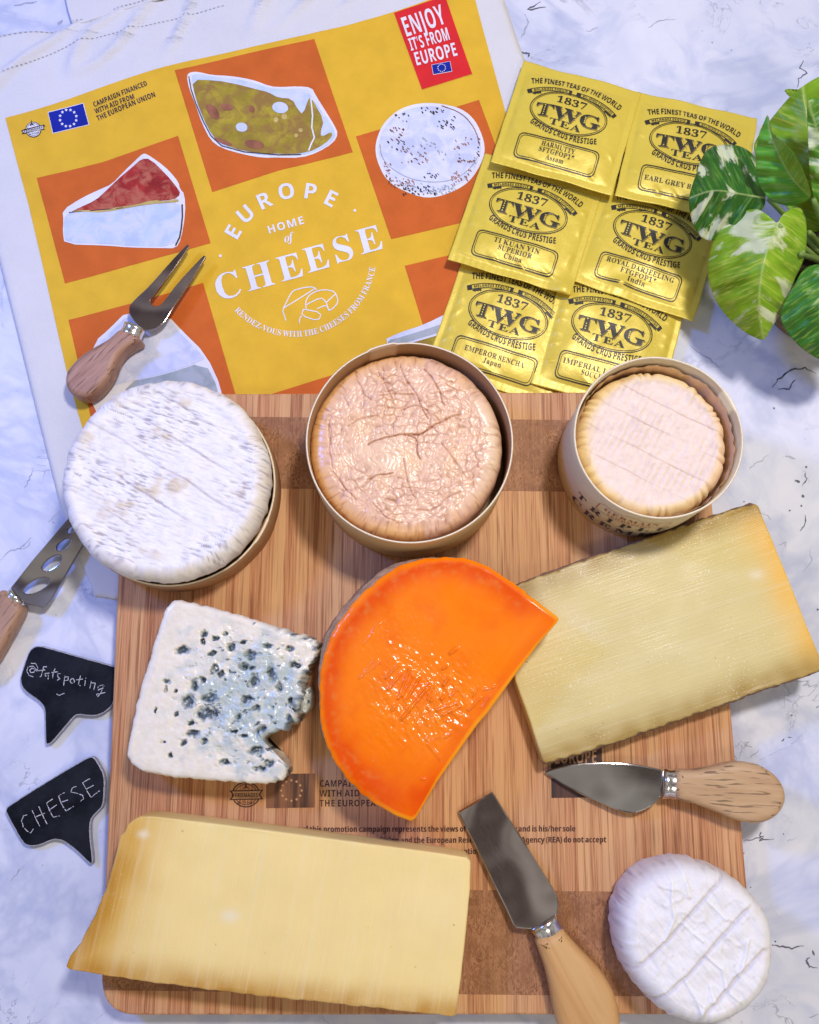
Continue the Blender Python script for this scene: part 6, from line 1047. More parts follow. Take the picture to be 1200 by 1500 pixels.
# ================================================================== blue cheese
zt = 0.044; zb = ZT + .0003
ol_px = [(256, 877.6), (282, 882.7), (341, 897), (387, 912), (430, 925), (457.5, 933.7), (465, 940), (466, 948), (461, 965), (455, 972), (449, 987.5), (445, 1002), (440.5, 1018.7), (438, 1038), (435, 1052.7), (428, 1063), (421, 1071), (408, 1070), (401, 1074), (392, 1076), (384, 1086), (390, 1096), (398, 1104), (409, 1110), (418, 1118), (422, 1128), (419, 1136), (412, 1142), (395, 1149), (372, 1148), (330, 1146), (295, 1143), (259, 1140.5), (236, 1137), (217, 1133), (204, 1129), (194, 1123.5), (186, 1112), (185, 1098), (188, 1084), (200, 1024), (208, 995), (217, 968), (226, 936), (236.5, 905), (241, 893), (248, 881)]
ol = resample(chaikin(PL(ol_px, zt), 1), 560); ccx = np.array(P(312, 1010, zt))
torn = np.array([min(1.0, max(0.0, (q[0] - P(395, 1000, zt)[0]) / .012)) for q in ccw(ol)])
thn = np.arange(560); ow = ccw(ol); du = ow - ccx; ln = np.hypot(du[:, 0], du[:, 1])
jit = (0.0014 * fbm(ow[:, 0] * 260, ow[:, 1] * 260, 3, 4)) * torn + 0.0003 * fbm(ow[:, 0] * 200, ow[:, 1] * 200, 2, 5); ol = ow + du / ln[:, None] * jit[:, None]
g_ = radial(ol, [(0.003, zb), (0.001, zb + .002), (0.0, zb + .008), (0.0, zb + .016), (0.0, zt - .003), (0.0007, zt - .001), (0.0020, zt - .0002), (0.0040, zt)], 200, ccx)
V = g_['V']; N = 560; t2 = np.r_[np.tile(torn, (len(V) - 2) // N), 0, 0]; side = ~g_['top']
lump = np.where(side, (0.0006 + 0.0020 * t2) * fbm(V[:, 0] * 220 + V[:, 2] * 150, V[:, 1] * 220 - V[:, 2] * 120, 3, 5), 0); V[:, 0] += g_['u'][:, 0] * lump; V[:, 1] += g_['u'][:, 1] * lump
x, y = V[:, 0], V[:, 1]
hole = np.zeros(len(V)); wx, wy = x + .0013 * gn(x * 210, y * 210, 3) + .0006 * gn(x * 520, y * 520, 13), y + .0013 * gn(x * 210, y * 210, 4) + .0006 * gn(x * 520, y * 520, 14)
HOLES = [(375, 322, 36, 20), (630, 305, 24, 20), (728, 350, 30, 18), (820, 305, 26, 12), (965, 402, 30, 14), (842, 440, 22, 44), (745, 490, 26, 34), (880, 520, 22, 24), (705, 580, 28, 24), (520, 575, 44, 22), (412, 590, 36, 34), (510, 655, 66, 30), (440, 510, 18, 24), (482, 480, 14, 16), (430, 760, 36, 18), (420, 705, 22, 12), (380, 800, 22, 16), (490, 795, 16, 14), (545, 420, 16, 26), (575, 450, 20, 14), (700, 410, 26, 12), (755, 630, 26, 14), (600, 910, 30, 14), (700, 768, 22, 12), (490, 240, 20, 20), (485, 280, 14, 14), (530, 345, 22, 10), (300, 485, 20, 14), (295, 528, 12, 16), (790, 740, 30, 24), (760, 845, 46, 22), (820, 910, 30, 18), (780, 940, 36, 12), (930, 320, 24, 14), (665, 670, 20, 10), (350, 660, 12, 12), (320, 870, 14, 20), (550, 265, 20, 12), (690, 285, 18, 10), (740, 420, 16, 12), (640, 742, 18, 6), (945, 600, 14, 22), (935, 680, 20, 24), (860, 770, 26, 20), (275, 795, 14, 10), (745, 190, 8, 6), (240, 640, 7, 9), (600, 240, 12, 10), (340, 540, 12, 10)]
for a, b, ra, rb in HOLES:
    cx, cy = P(a / 3.529 + 160, b / 3.529 + 860, zt); k = .00029 / 3.529 * 1.18
    d = np.hypot((wx - cx) / (ra * k), (wy - cy) / (rb * k * 1.05)) + .25 * gn(x * 500, y * 500, int(a)); hole = np.maximum(hole, np.clip((1.35 - d) / .95, 0, 1))
rg = np.exp(-((x - P(345, 1020, zt)[0]) / .030) ** 2 - ((y - P(345, 1020, zt)[1]) / .034) ** 2)
rg2 = np.exp(-((x - P(405, 1040, zt)[0]) / .022) ** 2 - ((y - P(405, 1040, zt)[1]) / .030) ** 2)
field = np.clip(rg + .8 * rg2, 0, 1)
sm = np.clip((fbm(x * 210, y * 300, 3, 91) - .40) * 2.6, 0, 1) * np.clip(field * 1.6 - .25, 0, 1); hole2 = np.maximum(hole, sm * .8)
upm = g_['top'] * np.clip((1 - g_['S']) / .03, 0, 1)
V[:, 2] += upm * (-0.0030 * hole - 0.0012 * sm + 0.0010 * field * fbm(x * 130, y * 130, 3, 8) + 0.0005 * fbm(x * 60, y * 60, 2, 2) + 0.00012 * fbm(x * 350, y * 350, 2, 19))
V[:, 2] -= g_['top'] * np.clip((x - P(428, 1000, zt)[0]) / .015, 0, 1) * (.002 + .0015 * gn(x * 150, y * 150, 9))
mold = np.clip(hole2 * (.72 + .55 * fbm(x * 420, y * 420, 2, 71)) * 1.1 + np.where(side, t2 * np.clip(fbm(x * 170 + V[:, 2] * 200, y * 170, 3, 12) * .9 + .25, 0, 1), 0), 0, 1)
haze_ = np.clip(field * 1.25 + .65 * fbm(x * 95, y * 95, 3, 33) - .40, 0, .9)
g = G("blue_cheese"); _, r_, g2_, b_ = g.attr()
n = g.noise(g.obj, 700, 3); n3 = g.noise(g.obj, 220, 3)
col = g.ramp(n3, [(0.3, (0.76, 0.70, 0.57)), (0.7, (0.84, 0.78, 0.66))])
col = g.mix(g2_, col, (0.42, 0.51, 0.51)); col = g.mix(g.ramp(r_, [(0.08, 0.0), (0.45, 0.92)]), col, (0.27, 0.33, 0.36)); col = g.mix(g.ramp(r_, [(0.38, 0.0), (0.72, 1.0)]), col, g.ramp(n3, [(0.35, (0.025, 0.036, 0.044)), (0.65, (0.11, 0.145, 0.18))])); col = g.mix(b_, col, (0.62, 0.60, 0.46))
g.p(Base_Color=col, Roughness=0.34, Normal=g.bump(n, 0.12, 0.0004), Subsurface_Weight=0.18, Subsurface_Scale=0.004, Coat_Weight=0.3, Coat_Roughness=0.15)
buff = np.zeros(len(V))
for a, b, r0 in ((900, 375, 28), (572, 835, 26)):
    cx, cy = P(a / 3.529 + 160, b / 3.529 + 860, zt); buff = np.maximum(buff, np.clip(1.3 - np.hypot(x - cx, y - cy) / (r0 * .000095), 0, .8))
o = mk("blue_cheese", V, g_['F'], g.m, None, col=np.c_[mold, haze_, buff], loc=(ccx[0], ccx[1], ZT)); M_blue = g.m
tag(o, "ivory blue cheese wedge full of slate blue mould pockets, one side torn and crumbling", "cheese")
def crumb(label, px, zt_, seed):
    ol = resample(chaikin(PL(px, zt_), 2), 90); c_ = ol.mean(0); h = zt_ - ZT
    g_ = radial(ol, [(0.0004, ZT + .0002), (0.0, ZT + h * .4), (0.0005, ZT + h * .8), (0.0014, zt_)], 22, c_); V = g_['V']; x, y = V[:, 0], V[:, 1]
    V[:, 2] += g_['top'] * .0012 * fbm(x * 250, y * 250, 3, seed); col = np.c_[np.clip(fbm(x * 260, y * 260, 2, seed + 1) - .1, 0, .8), np.full(len(V), .5), np.zeros(len(V))]
    tag(mk("cheese_crumb", V, g_['F'], M_blue, None, col=col, loc=(c_[0], c_[1], ZT)), label, "crumb")
crumb("grey veined crumb fallen from the blue cheese's torn side, nearer the mimolette", [(455, 1003), (459, 1012), (459, 1034), (450, 1044), (442, 1050), (436, 1048), (438, 1030), (444, 1010)], 0.030, 3)
crumb("thin pale sliver of cheese beside the blue cheese's upper torn corner", [(474, 944), (476, 949), (468, 958), (459, 967), (456, 962), (464, 952)], 0.034, 5)

# ================================================================== slate tags
g = G("slate"); n = g.noise(g.obj, 55, 4, 0.6); n2 = g.noise(g.obj, 420, 4, 0.65)
g.p(Base_Color=g.mix(g.ramp(n2, [(0.58, 0.0), (0.80, 0.25)]), g.ramp(n, [(0.38, (0.005, 0.006, 0.009)), (0.62, (0.014, 0.016, 0.022))]), (0.04, 0.045, 0.065)), Roughness=g.ramp(n, [(0.4, 0.42), (0.6, 0.6)]), Normal=g.bump(g.math('ADD', n, n2), 0.3, 0.0008)); g.b.inputs['Specular IOR Level'].default_value = 0.10; M_slate = g.m
g = G("chalk"); n = g.noise(g.obj, 2200, 2); g.p(Base_Color=g.ramp(n, [(0.35, (0.16, 0.17, 0.20)), (0.5, (0.62, 0.63, 0.68))]), Roughness=0.95); M_chalk = g.m
M_slate_edge = flat_mat("chipped_slate_edge", (0.34, 0.35, 0.40), 0.8, grain=.3)
def slate_tag(label, px, strokes, w):
    zt = 0.0045; pts = resample(chaikin(PL(px, zt), 1), 200)
    pts = ccw(pts); d = pts - pts.mean(0); pts = pts + 0.00016 * gn(pts[:, 0] * 500, pts[:, 1] * 500, 4)[:, None] * d / np.linalg.norm(d, axis=1)[:, None]
    c = pts.mean(0); t = thing("slate_tag", label, "slate tag", (c[0], c[1], 0), "slate cheese tags beside the board")
    V, F = slab([[tuple(p) for p in pts]], 0.0003, zt, 0.0007, 1)
    me = mk("slate_plate", V, F, [M_slate, M_slate_edge], t, smooth=False)
    me.data.polygons.foreach_set('material_index', np.array([0 if abs(p.normal.z) > .95 else 1 for p in me.data.polygons], dtype=np.int32))
    A = Acc(); sf = lambda a, b: (*P(a, b, zt), zt + .00012)
    r = random.Random(5)
    for l in strokes:
        fine = []
        for p, q in zip(l[:-1], l[1:]):
            m = max(1, int(math.dist(p, q) / 1.6)); fine += [(p[0] + (q[0] - p[0]) * k / m, p[1] + (q[1] - p[1]) * k / m) for k in range(m)]
        fine.append(l[-1]); fine = [(p[0] + r.uniform(-.25, .25), p[1] + r.uniform(-.25, .25)) for p in fine]
        i = 0
        while i < len(fine) - 1:
            k = r.randint(2, 5); seg = fine[i:i + k + 1]
            if len(seg) > 1: stroke(A, seg, w * r.uniform(.6, 1.2), sf, 0)
            i += k + (1 if r.random() < .3 else 0)
    A.build("chalk_writing", [M_chalk], t)
    return t
q = lambda ls, k, ox, oy: [[(x / k + ox, y / k + oy) for x, y in l] for l in ls]
slate_tag("black slate tag with the chalked handle fatspoting, its point towards the other tag",
          [(50, 946.5), (57, 945.5), (66, 947), (110, 959.5), (164, 974.5), (175, 978), (172, 1010), (166, 1032), (160, 1039.5), (150, 1046), (140, 1049.5), (126, 1049), (115, 1047), (108, 1051), (98, 1063), (76, 1089), (69.5, 1092), (66, 1090), (65.3, 1060), (64.8, 1040), (62, 1033), (56, 1027), (38, 1014.5), (31, 1006), (28.5, 995), (31, 986), (36, 970), (42, 953.5)],
          q([[(265, 395), (215, 345), (160, 350), (145, 395), (170, 445), (215, 460)], [(175, 390), (200, 365), (235, 380), (225, 410), (190, 415), (175, 390)], [(235, 380), (255, 405), (268, 360), (240, 315), (190, 312)], [(365, 350), (330, 352), (318, 400), (300, 460), (275, 455)], [(270, 395), (350, 385)], [(395, 420), (345, 425), (350, 455), (385, 440), (380, 490)], [(455, 370), (432, 440), (430, 475)], [(415, 415), (485, 405)], [(515, 425), (480, 430), (490, 465), (512, 480), (478, 500)], [(565, 450), (548, 555)], [(560, 465), (605, 460), (595, 500), (560, 505)], [(640, 480), (618, 505), (640, 535), (672, 515), (660, 485), (640, 480)], [(735, 450), (712, 545), (735, 560)], [(690, 495), (760, 485)], [(790, 500), (780, 560)], [(795, 472), (790, 480)], [(855, 510), (835, 590)], [(850, 525), (900, 530), (880, 605)], [(990, 550), (930, 565), (925, 605), (975, 590), (995, 555), (960, 640), (925, 680), (910, 650), (1010, 635)],
             [(560, 640), (500, 665), (470, 650)]], 7.5, 20, 930), 1.0)
slate_tag("black slate tag with the word CHEESE in chalk, beside the golden slab's corner",
          [(124, 1111), (132, 1108), (137, 1108), (142, 1114), (154, 1135.5), (153.5, 1160), (152, 1181), (143, 1190), (136, 1197), (132.5, 1206), (132.5, 1225), (137, 1262), (135, 1267), (130, 1265), (112, 1247), (95, 1234), (85, 1230.5), (75, 1231.5), (62, 1237.5), (50, 1240.5), (40, 1240), (32, 1234.5), (20, 1213), (8, 1191), (7.5, 1185), (12, 1180), (60, 1149)],
          q([[(260, 870), (225, 880), (207, 930), (225, 990), (260, 1025), (295, 1047), (320, 1005)], [(310, 830), (340, 900), (380, 980)], [(370, 790), (410, 880), (450, 960)], [(345, 890), (430, 855)], [(445, 760), (470, 820), (510, 895), (570, 880)], [(445, 760), (505, 720)], [(480, 820), (545, 775)], [(560, 690), (585, 760), (630, 835), (705, 790)], [(560, 690), (620, 660)], [(590, 750), (650, 730)], [(730, 600), (690, 615), (680, 655), (730, 665), (790, 685), (800, 720), (760, 750)], [(790, 565), (830, 640), (870, 705), (955, 640)], [(790, 565), (860, 525)], [(825, 625), (895, 590)]], 6.523, 0, 1060), 1.0)

# ================================================================== cheese knives and fork
def metal_mat(name, c, rough, ang, br=0.25):
    g = G(name); n = g.noise(g.map(rot=-ang, scale=(0.03, 1, 1)), 2200, 2); n2 = g.noise(g.obj, 60, 2)
    g.p(Base_Color=g.mix(n2, tuple(v * .85 for v in c), c), Metallic=1.0, Roughness=g.ramp(n, [(0.3, rough * .8), (0.7, rough * 1.15)]), Normal=g.bump(n, br * .12, 0.0001, g.bump(g.noise(g.obj, 16, 1), 1.0, 0.009))); return g.m
def handle_mat(name, c, c2, ang, dash=0.8, sc=1.0):
    g = G(name); v = g.map(rot=-ang, scale=(0.10, 1, 1)); n = g.noise(v, 620 * sc, 2, 0.5, 0.2); n2 = g.noise(g.map(rot=-ang, scale=(0.12, 1, 1), loc=(1, 2, 3)), 160 * sc, 4, 0.6, 0.5)
    dm = g.math('MULTIPLY', g.ramp(n, [(0.57, 0.0), (0.64, 1.0)]), dash)
    col = g.ramp(n2, [(0.3, c2), (0.62, c)]); col = g.mix(dm, col, tuple(q * .28 for q in c2))
    g.p(Base_Color=col, Roughness=0.48, Normal=g.bump(dm, 0.25, 0.0003)); g.b.inputs['Specular IOR Level'].default_value = 0.3; return g.m
M_ferrule = flat_mat("polished_ferrule", (0.72, 0.71, 0.72), 0.16, 1.0, 0.05, bs=.02)
def tilt_z(V, a, b, za, zb_):
    """slope a flat piece from height za at point a to zb_ at point b"""
    a, b = np.array(a), np.array(b); d = b - a; L = d @ d; t = ((V[:, :2] - a) @ d) / L; V[:, 2] += za + (zb_ - za) * t; return V
def handle(name, px, zmid, z0, z1, bev, mat, parent, res=5):
    pts = resample(chaikin(PL(px, zmid), 2), 120); V, F = slab([[tuple(p) for p in pts]], z0, z1, bev, res); return mk(name, V, F, mat, parent, smooth=True)
def ferrule(parent, a, b, r, zc, squash):
    A_, B_ = np.array([*P(*a, zc), zc]), np.array([*P(*b, zc), zc]); d = B_ - A_
    path = [A_, A_ + d * .06, A_ + d * .3, A_ + d * .5, A_ + d * .7, A_ + d * .94, B_]
    V, F = tube(path, [r * .93, r * 1.02, r, r * .95, r, r * 1.02, r * .93], 28, squash); return mk("ferrule", V, F, M_ferrule, parent)

# fork on the tote
o = thing("cheese_fork", "two pronged steel cheese fork with wooden handle lying on the printed tote", "cheese fork", (*P(190, 485, ZB), 0.003), "wooden handled cheese tools")
M_h1 = handle_mat("fork_handle_wood", (0.46, 0.27, 0.19), (0.30, 0.155, 0.10), 48, 0.6)
handle("handle", [(174.5, 479), (165, 488), (156, 496), (143, 503), (130, 510), (116, 520), (104, 532), (97, 541), (94, 552), (94.5, 561), (98, 570), (105, 577), (114, 581), (126, 581), (138, 575), (150, 563), (160, 549), (166, 535), (170, 524), (178, 513), (190, 504), (203, 498), (206, 494), (190, 485)], 0.019, 0.0035, 0.019, 0.0035, M_h1, o)
ferrule(o, (190.5, 494.5), (198.5, 478), 0.0070, 0.0118, 0.82)
fpx = [(193, 467), (190, 456), (192, 449), (198, 442), (207, 433), (220, 421), (250, 386), (274.5, 359.5), (276.5, 359), (278, 361), (277.5, 364.5), (252, 402), (226, 436), (221.5, 441), (221.5, 445), (224, 448.5), (229, 450.5), (236, 449), (241.5, 443), (262, 415), (297, 377), (301, 375), (302.2, 378), (300, 382), (280, 415), (256, 452), (250, 461), (246, 469), (240, 476.5), (228, 484), (216, 486), (208, 484)]
pa_ = resample(chaikin(PL(fpx, 0.010), 1), 260); V, F = slab([[tuple(p) for p in pa_]], -.001, .001, 0.0004, 1); V = tilt_z(V, P(200, 475, .011), P(290, 366, .007), .0115, .0105)
mk("fork_head", V, F, metal_mat("brushed_steel", (0.34, 0.28, 0.28), 0.16, 50), o, smooth=False)

# pointed knife on the board
o = thing("cheese_knife", "pointed heart shaped cheese knife with thick light wooden handle, crossing the board's edge", "cheese knife", (*P(985, 1150, ZT), ZT), "wooden handled cheese tools")
handle("handle", [(989, 1127.5), (1010, 1128.5), (1027, 1128), (1044, 1124.5), (1063, 1120), (1075, 1117), (1087, 1116), (1100, 1117), (1113, 1120), (1127, 1126.5), (1140, 1137), (1148.5, 1148), (1153, 1160), (1154, 1173), (1150, 1185), (1141, 1196), (1130, 1203), (1117, 1207), (1103, 1207.5), (1088, 1205), (1073, 1200), (1060, 1194), (1047, 1188.5), (1030, 1182), (1013, 1176.5), (989, 1171.5)], 0.034, ZT + .0004, 0.034, 0.0042, handle_mat("oak_handle_wood", (0.54, 0.36, 0.20), (0.44, 0.27, 0.14), 176, 0.75), o)
ferrule(o, (993, 1149), (970, 1147), 0.0082, 0.0262, 0.8)
bpx = [(970, 1127), (967, 1165), (962, 1172), (955, 1179), (942, 1187), (927, 1191.5), (915, 1190), (902, 1186.5), (885, 1179), (868, 1172), (848, 1162), (829, 1152.5), (812, 1141.5), (799.5, 1133.5), (799, 1131), (808, 1127), (823, 1123), (842, 1119), (863, 1117), (888, 1116), (913, 1117), (940, 1120.5), (960, 1125)]
pa_ = resample(chaikin(PL(bpx, 0.0235), 1), 240); V, F = slab([[tuple(p) for p in pa_]], -.0010, .0010, 0.0009, 1); V = tilt_z(V, P(968, 1147, .0235), P(800, 1132, .0235), .0262, .0202)
mk("blade", V, F, metal_mat("steel_blade", (0.46, 0.43, 0.42), 0.12, 8), o, smooth=False)

# chisel knife
o = thing("cheese_knife", "flat chisel cheese knife with broad square blade and blond curved handle, near the small camembert", "cheese knife", (*P(798, 1372, ZT), ZT), "wooden handled cheese tools")
handle("handle", [(785, 1379), (790, 1392), (796, 1409), (800.5, 1422), (804, 1436), (807, 1450), (809.5, 1464), (813, 1482), (818, 1502), (824, 1525), (834, 1546), (850, 1560), (870, 1566), (890, 1560), (904, 1545), (911, 1520), (911.5, 1500), (909, 1480), (902, 1457), (894, 1442), (885, 1428), (876, 1417), (866, 1406), (854, 1395), (842, 1382), (833, 1372), (825, 1360)], 0.034, ZT + .0004, 0.034, 0.0055, handle_mat("blond_handle_wood", (0.62, 0.37, 0.15), (0.50, 0.26, 0.09), -62, 0.03, .6), o)
ferrule(o, (811, 1377), (796, 1350), 0.0078, 0.0262, 0.8)
bpx = [(671.5, 1189), (721, 1160.5), (723, 1161), (735, 1181), (770, 1236), (812, 1304), (816, 1313), (817.3, 1323), (815.6, 1336), (810.5, 1345), (797, 1352), (783, 1359), (771, 1359), (755, 1357.5), (750, 1352), (740, 1330), (705, 1259), (672, 1193)]
pa_ = resample(PL(bpx, 0.0225), 220); V, F = slab([[tuple(p) for p in pa_]], -.0010, .0010, 0.0009, 1); V = tilt_z(V, P(797, 1352, .0225), P(697, 1175, .0225), .0262, .0200)
mk("blade", V, F, metal_mat("chisel_steel", (0.46, 0.40, 0.38), 0.13, -60), o, smooth=False)

# knife with holes, partly under the big white cheese
o = thing("cheese_knife", "cheese knife with oval holes in its steel blade, tucked under the largest white cheese", "cheese knife", (*P(20, 880, 0), 0), "wooden handled cheese tools")
handle("handle", [(2, 862), (12, 868), (24, 880), (33, 890), (30, 900), (22, 915), (13, 932), (3, 950), (-10, 972), (-30, 990), (-55, 990), (-66, 970), (-62, 945), (-45, 920), (-25, 895), (-10, 873)], 0.013, .0004, 0.0145, 0.0042, handle_mat("knife_handle_wood", (0.46, 0.28, 0.19), (0.34, 0.19, 0.12), 55, 0.5), o)
ferrule(o, (13.5, 884), (27.5, 872.5), 0.0066, 0.0082, 0.85)
bpx = [(14.5, 864), (50, 818), (97, 761), (120, 735), (142, 716), (160, 706), (166, 722), (158, 742), (145, 764), (121, 799.5), (110, 818), (75, 881), (67.5, 889.5), (62, 890.5), (39, 885), (26, 876)]
holes = [(54, 858, 21, 8.5, -27), (76.3, 824.5, 17, 7.5, -36), (93, 797.5, 12.5, 6, -38), (103, 776, 6, 4, -40)]
pa_ = resample(PL(bpx, 0.0085), 220); hl = [[P(*p, 0.0085) for p in ell((hx, hy), a, b, rt, 40)] for hx, hy, a, b, rt in holes]
V, F = slab([[tuple(p) for p in pa_]] + hl, -.0010, .0010, 0.0005, 2); V = tilt_z(V, P(26, 874, .0085), P(150, 720, .0085), .0088, .0062)
mk("blade", V, F, metal_mat("holed_blade_steel", (0.36, 0.33, 0.33), 0.14, 52), o, smooth=False)

# ================================================================== the pothos plant in its pot
pc = P(1222, 402, 0.03)
pl = thing("potted_plant", "pothos plant with variegated green and cream leaves in a round brown pot on the marble", "plant", (pc[0], pc[1], 0))
def lathe(c, prof, n=72):
    V = []; F = []
    for r, z in prof:
        for i in range(n): V.append((c[0] + r * math.cos(2 * math.pi * i / n), c[1] + r * math.sin(2 * math.pi * i / n), z))
    for k in range(len(prof) - 1):
        for i in range(n): a = k * n + i; b = k * n + (i + 1) % n; F.append((a, b, b + n, a + n))
    F.append(tuple(range(n))[::-1]); m = (len(prof) - 1) * n; F.append(tuple(range(m, m + n))); return V, F
RP = 0.039
g = G("brown_pot"); n = g.noise(g.map(scale=(1, 1, 10)), 90, 4); g.p(Base_Color=g.ramp(n, [(0.35, (0.17, 0.11, 0.05)), (0.65, (0.38, 0.27, 0.13))]), Roughness=0.5)
V, F = lathe(pc, [(RP * .84, .0003), (RP * .86, .002), (RP * .87, .006), (RP * .85, .0065), (RP * .92, .02), (RP, .036), (RP * 1.03, .0365), (RP * 1.05, .040), (RP * 1.04, .044), (RP * .98, .0445), (RP * .95, .042), (RP * .94, .036)]); pot = mk("pot", V, F, g.m, pl)
so = radial(circle(pc, RP * .94, 90), [(0.0, .034), (0.0, .0375)], 24, pc); so['V'][:, 2] += so['top'] * .003 * fbm(so['V'][:, 0] * 180, so['V'][:, 1] * 180, 3, 4)
mk("soil", so['V'], so['F'], flat_mat("dark_soil", (0.045, 0.03, 0.02), 0.95, grain=.6, gs=500, bs=.6), pot)

def leaf_mat(name, dark, mid, pale, amount, seed, cream=(0.62, 0.66, 0.36)):
    """Aux: along the leaf, across it (signed)"""
    g = G(name); vec, s_, d_, sg = g.attr('Aux')
    # side veins run outwards and forwards from the middle
    c = g.t.nodes.new('ShaderNodeCombineXYZ'); g.t.links.new(g.math('SUBTRACT', g.math('MULTIPLY', s_, 1.0), g.math('MULTIPLY', g.math('ABSOLUTE', g.math('SUBTRACT', d_, 0.5)), 0.55)), c.inputs[0]); g.t.links.new(d_, c.inputs[1]); c.inputs[2].default_value = seed
    v = c.outputs[0]
    n = g.noise(g.map(v, (4.6, 2.3, 1)), 1.0, 5, 0.58, 0.5); n2 = g.noise(g.map(v, (34, 5, 1), loc=(3, 1, 0)), 1.0, 4, 0.6, 0.4); n3 = g.noise(g.obj, 1400, 2)
    col = g.ramp(g.noise(g.map(v, (4, 4, 1), loc=(9, 9, 0)), 1.0, 3), [(0.35, dark), (0.65, mid)])
    col = g.mix(g.ramp(n2, [(0.50, 0.0), (0.66, 0.85)]), col, pale)
    a = 0.70 - amount * .25
    col = g.mix(g.ramp(n, [(a - .01, 0.0), (a + .05, .90)]), col, g.mix(n2, cream, (0.60, 0.64, 0.48)))
    col = g.mix(g.ramp(n3, [(0.72, 0.0), (0.78, 0.5)]), col, (0.62, 0.64, 0.42))
    vein_ = g.ramp(g.math('ABSOLUTE', g.math('SUBTRACT', d_, 0.5)), [(0.0, 0.55), (0.018, 0.0)])
    col = g.mix(vein_, col, (0.40, 0.50, 0.16))
    g.p(Base_Color=col, Roughness=0.38, Normal=g.bump(n2, 0.18, 0.0008), Subsurface_Weight=0.12, Subsurface_Scale=0.003); g.b.inputs['Specular IOR Level'].default_value = 0.3
    return g.m
def leaf(px, rib, z_fn, fold, mat, cx=None, label=None, cup=0.0):
    """outline and midrib in photo pixels; z_fn gives the height of the midrib at its ends; fold: how far the halves rise from it (metres per pixel)"""
    ol = resample(chaikin(px, 2), 200); c = np.array(cx) if cx else ol.mean(0); ol = ccw(ol); R_ = 26
    pts = [c + (ol - c) * (1 - j / R_) for j in range(R_)] + [c[None, :]]
    pts = np.vstack(pts); N = len(ol)
    a, b = np.array(rib[0]), np.array(rib[-1]); ax = b - a; L = np.linalg.norm(ax); ax = ax / L; nx = np.array([-ax[1], ax[0]])
    rl = chaikin(rib, 2, False); d = polydist(pts[:, 0], pts[:, 1], rl); s = ((pts - a) @ ax) / L
    ra = np.array(rl); off = np.interp(s * L, (ra - a) @ ax, (ra - a) @ nx); sg = np.sign((pts - a) @ nx - off)
    w = max(d.max(), 1)
    f = np.where(sg > 0, fold[1], fold[0])
    z = z_fn[0] + (z_fn[1] - z_fn[0]) * np.clip(s, -.15, 1.2) + f * d - cup * d * d / w + 0.0012 * gn(pts[:, 0] / 26, pts[:, 1] / 26, int(px[0][0])) + 0.0009 * np.sin((s * 1.0 - d / L * .55) * 36) * np.clip(d / w * 3, 0, 1)
    if len(z_fn) > 2: z += z_fn[2] * np.sin(np.pi * np.clip(s, 0, 1))
    top = np.array([[*P(p[0], p[1], zz_), zz_] for p, zz_ in zip(pts, z)])
    low = top - [0, 0, 0.0004]; n = len(top); V = np.vstack([top, low]); F = []
    for k in range(R_ - 1):
        for i in range(N): p, q_ = k * N + i, k * N + (i + 1) % N; F += [(p, p + N, q_ + N, q_), (p + n, q_ + n, q_ + N + n, p + N + n)]
    for i in range(N):
        p, q_ = (R_ - 1) * N + i, (R_ - 1) * N + (i + 1) % N; F += [(p, n - 1, q_), (p + n, q_ + n, 2 * n - 1), (i, (i + 1) % N, (i + 1) % N + n, i + n)]
    aux = np.c_[s, .5 + sg * d / L, sg * .5 + .5]; aux = np.vstack([aux, aux])
    o = mk("leaf", V, F, mat, pl, col2=aux)
    if label: o["label"] = label
    return o
DK_, MD_, PA_ = (0.012, 0.075, 0.012), (0.045, 0.155, 0.015), (0.20, 0.32, 0.035)
LM = [leaf_mat("leaf_variegated", (0.13, 0.29, 0.010), (0.23, 0.42, 0.018), (0.44, 0.54, 0.08), .62, 1.0), leaf_mat("leaf_dark", (0.014, 0.095, 0.010), (0.03, 0.14, 0.013), (0.10, 0.25, 0.03), .60, 2.7), leaf_mat("leaf_fresh", (0.035, 0.22, 0.014), (0.08, 0.33, 0.022), (0.17, 0.38, 0.06), .18, 3.9),
      leaf_mat("leaf_lime", (0.11, 0.26, 0.008), (0.18, 0.36, 0.014), (0.30, 0.40, 0.05), .16, 5.2), leaf_mat("leaf_creamy", (0.04, 0.18, 0.013), (0.08, 0.25, 0.018), (0.26, 0.42, 0.08), .56, 6.6), leaf_mat("leaf_deep", (0.02, 0.13, 0.013), (0.045, 0.20, 0.018), (0.20, 0.38, 0.05), .2, 8.1)]
# back leaves first
leaf([(1101, 219), (1112, 196), (1130, 174), (1145, 155), (1160, 138.5), (1180, 123), (1205, 109), (1240, 100), (1262, 130), (1260, 190), (1245, 260), (1220, 320), (1195, 345), (1165, 320), (1130, 270)], [(1215, 345), (1190, 220), (1176, 126)], (0.060, 0.082), (-0.00018, -0.00012), LM[3])
leaf([(1147, 130.5), (1160, 130), (1172, 131), (1182, 138), (1172, 148), (1160, 144)], [(1185, 140), (1147, 130)], (0.058, 0.060), (0.0002, 0.0002), LM[3])
leaf([(1008.5, 297), (1012, 277), (1019, 258), (1025, 240), (1031, 225), (1039, 217), (1049, 213), (1063, 211.5), (1079, 212.4), (1092, 217), (1104, 226), (1115, 249), (1122.5, 285), (1120, 306), (1095, 322), (1070, 340), (1044.5, 353), (1034, 351), (1024, 344), (1014, 326)], [(1128, 291), (1085, 284), (1045, 277), (1010, 290)], (0.072, 0.060, .006), (-0.00022, -0.00014), LM[1], label="dark green leaf with a white splashed half, over the foil sachets")
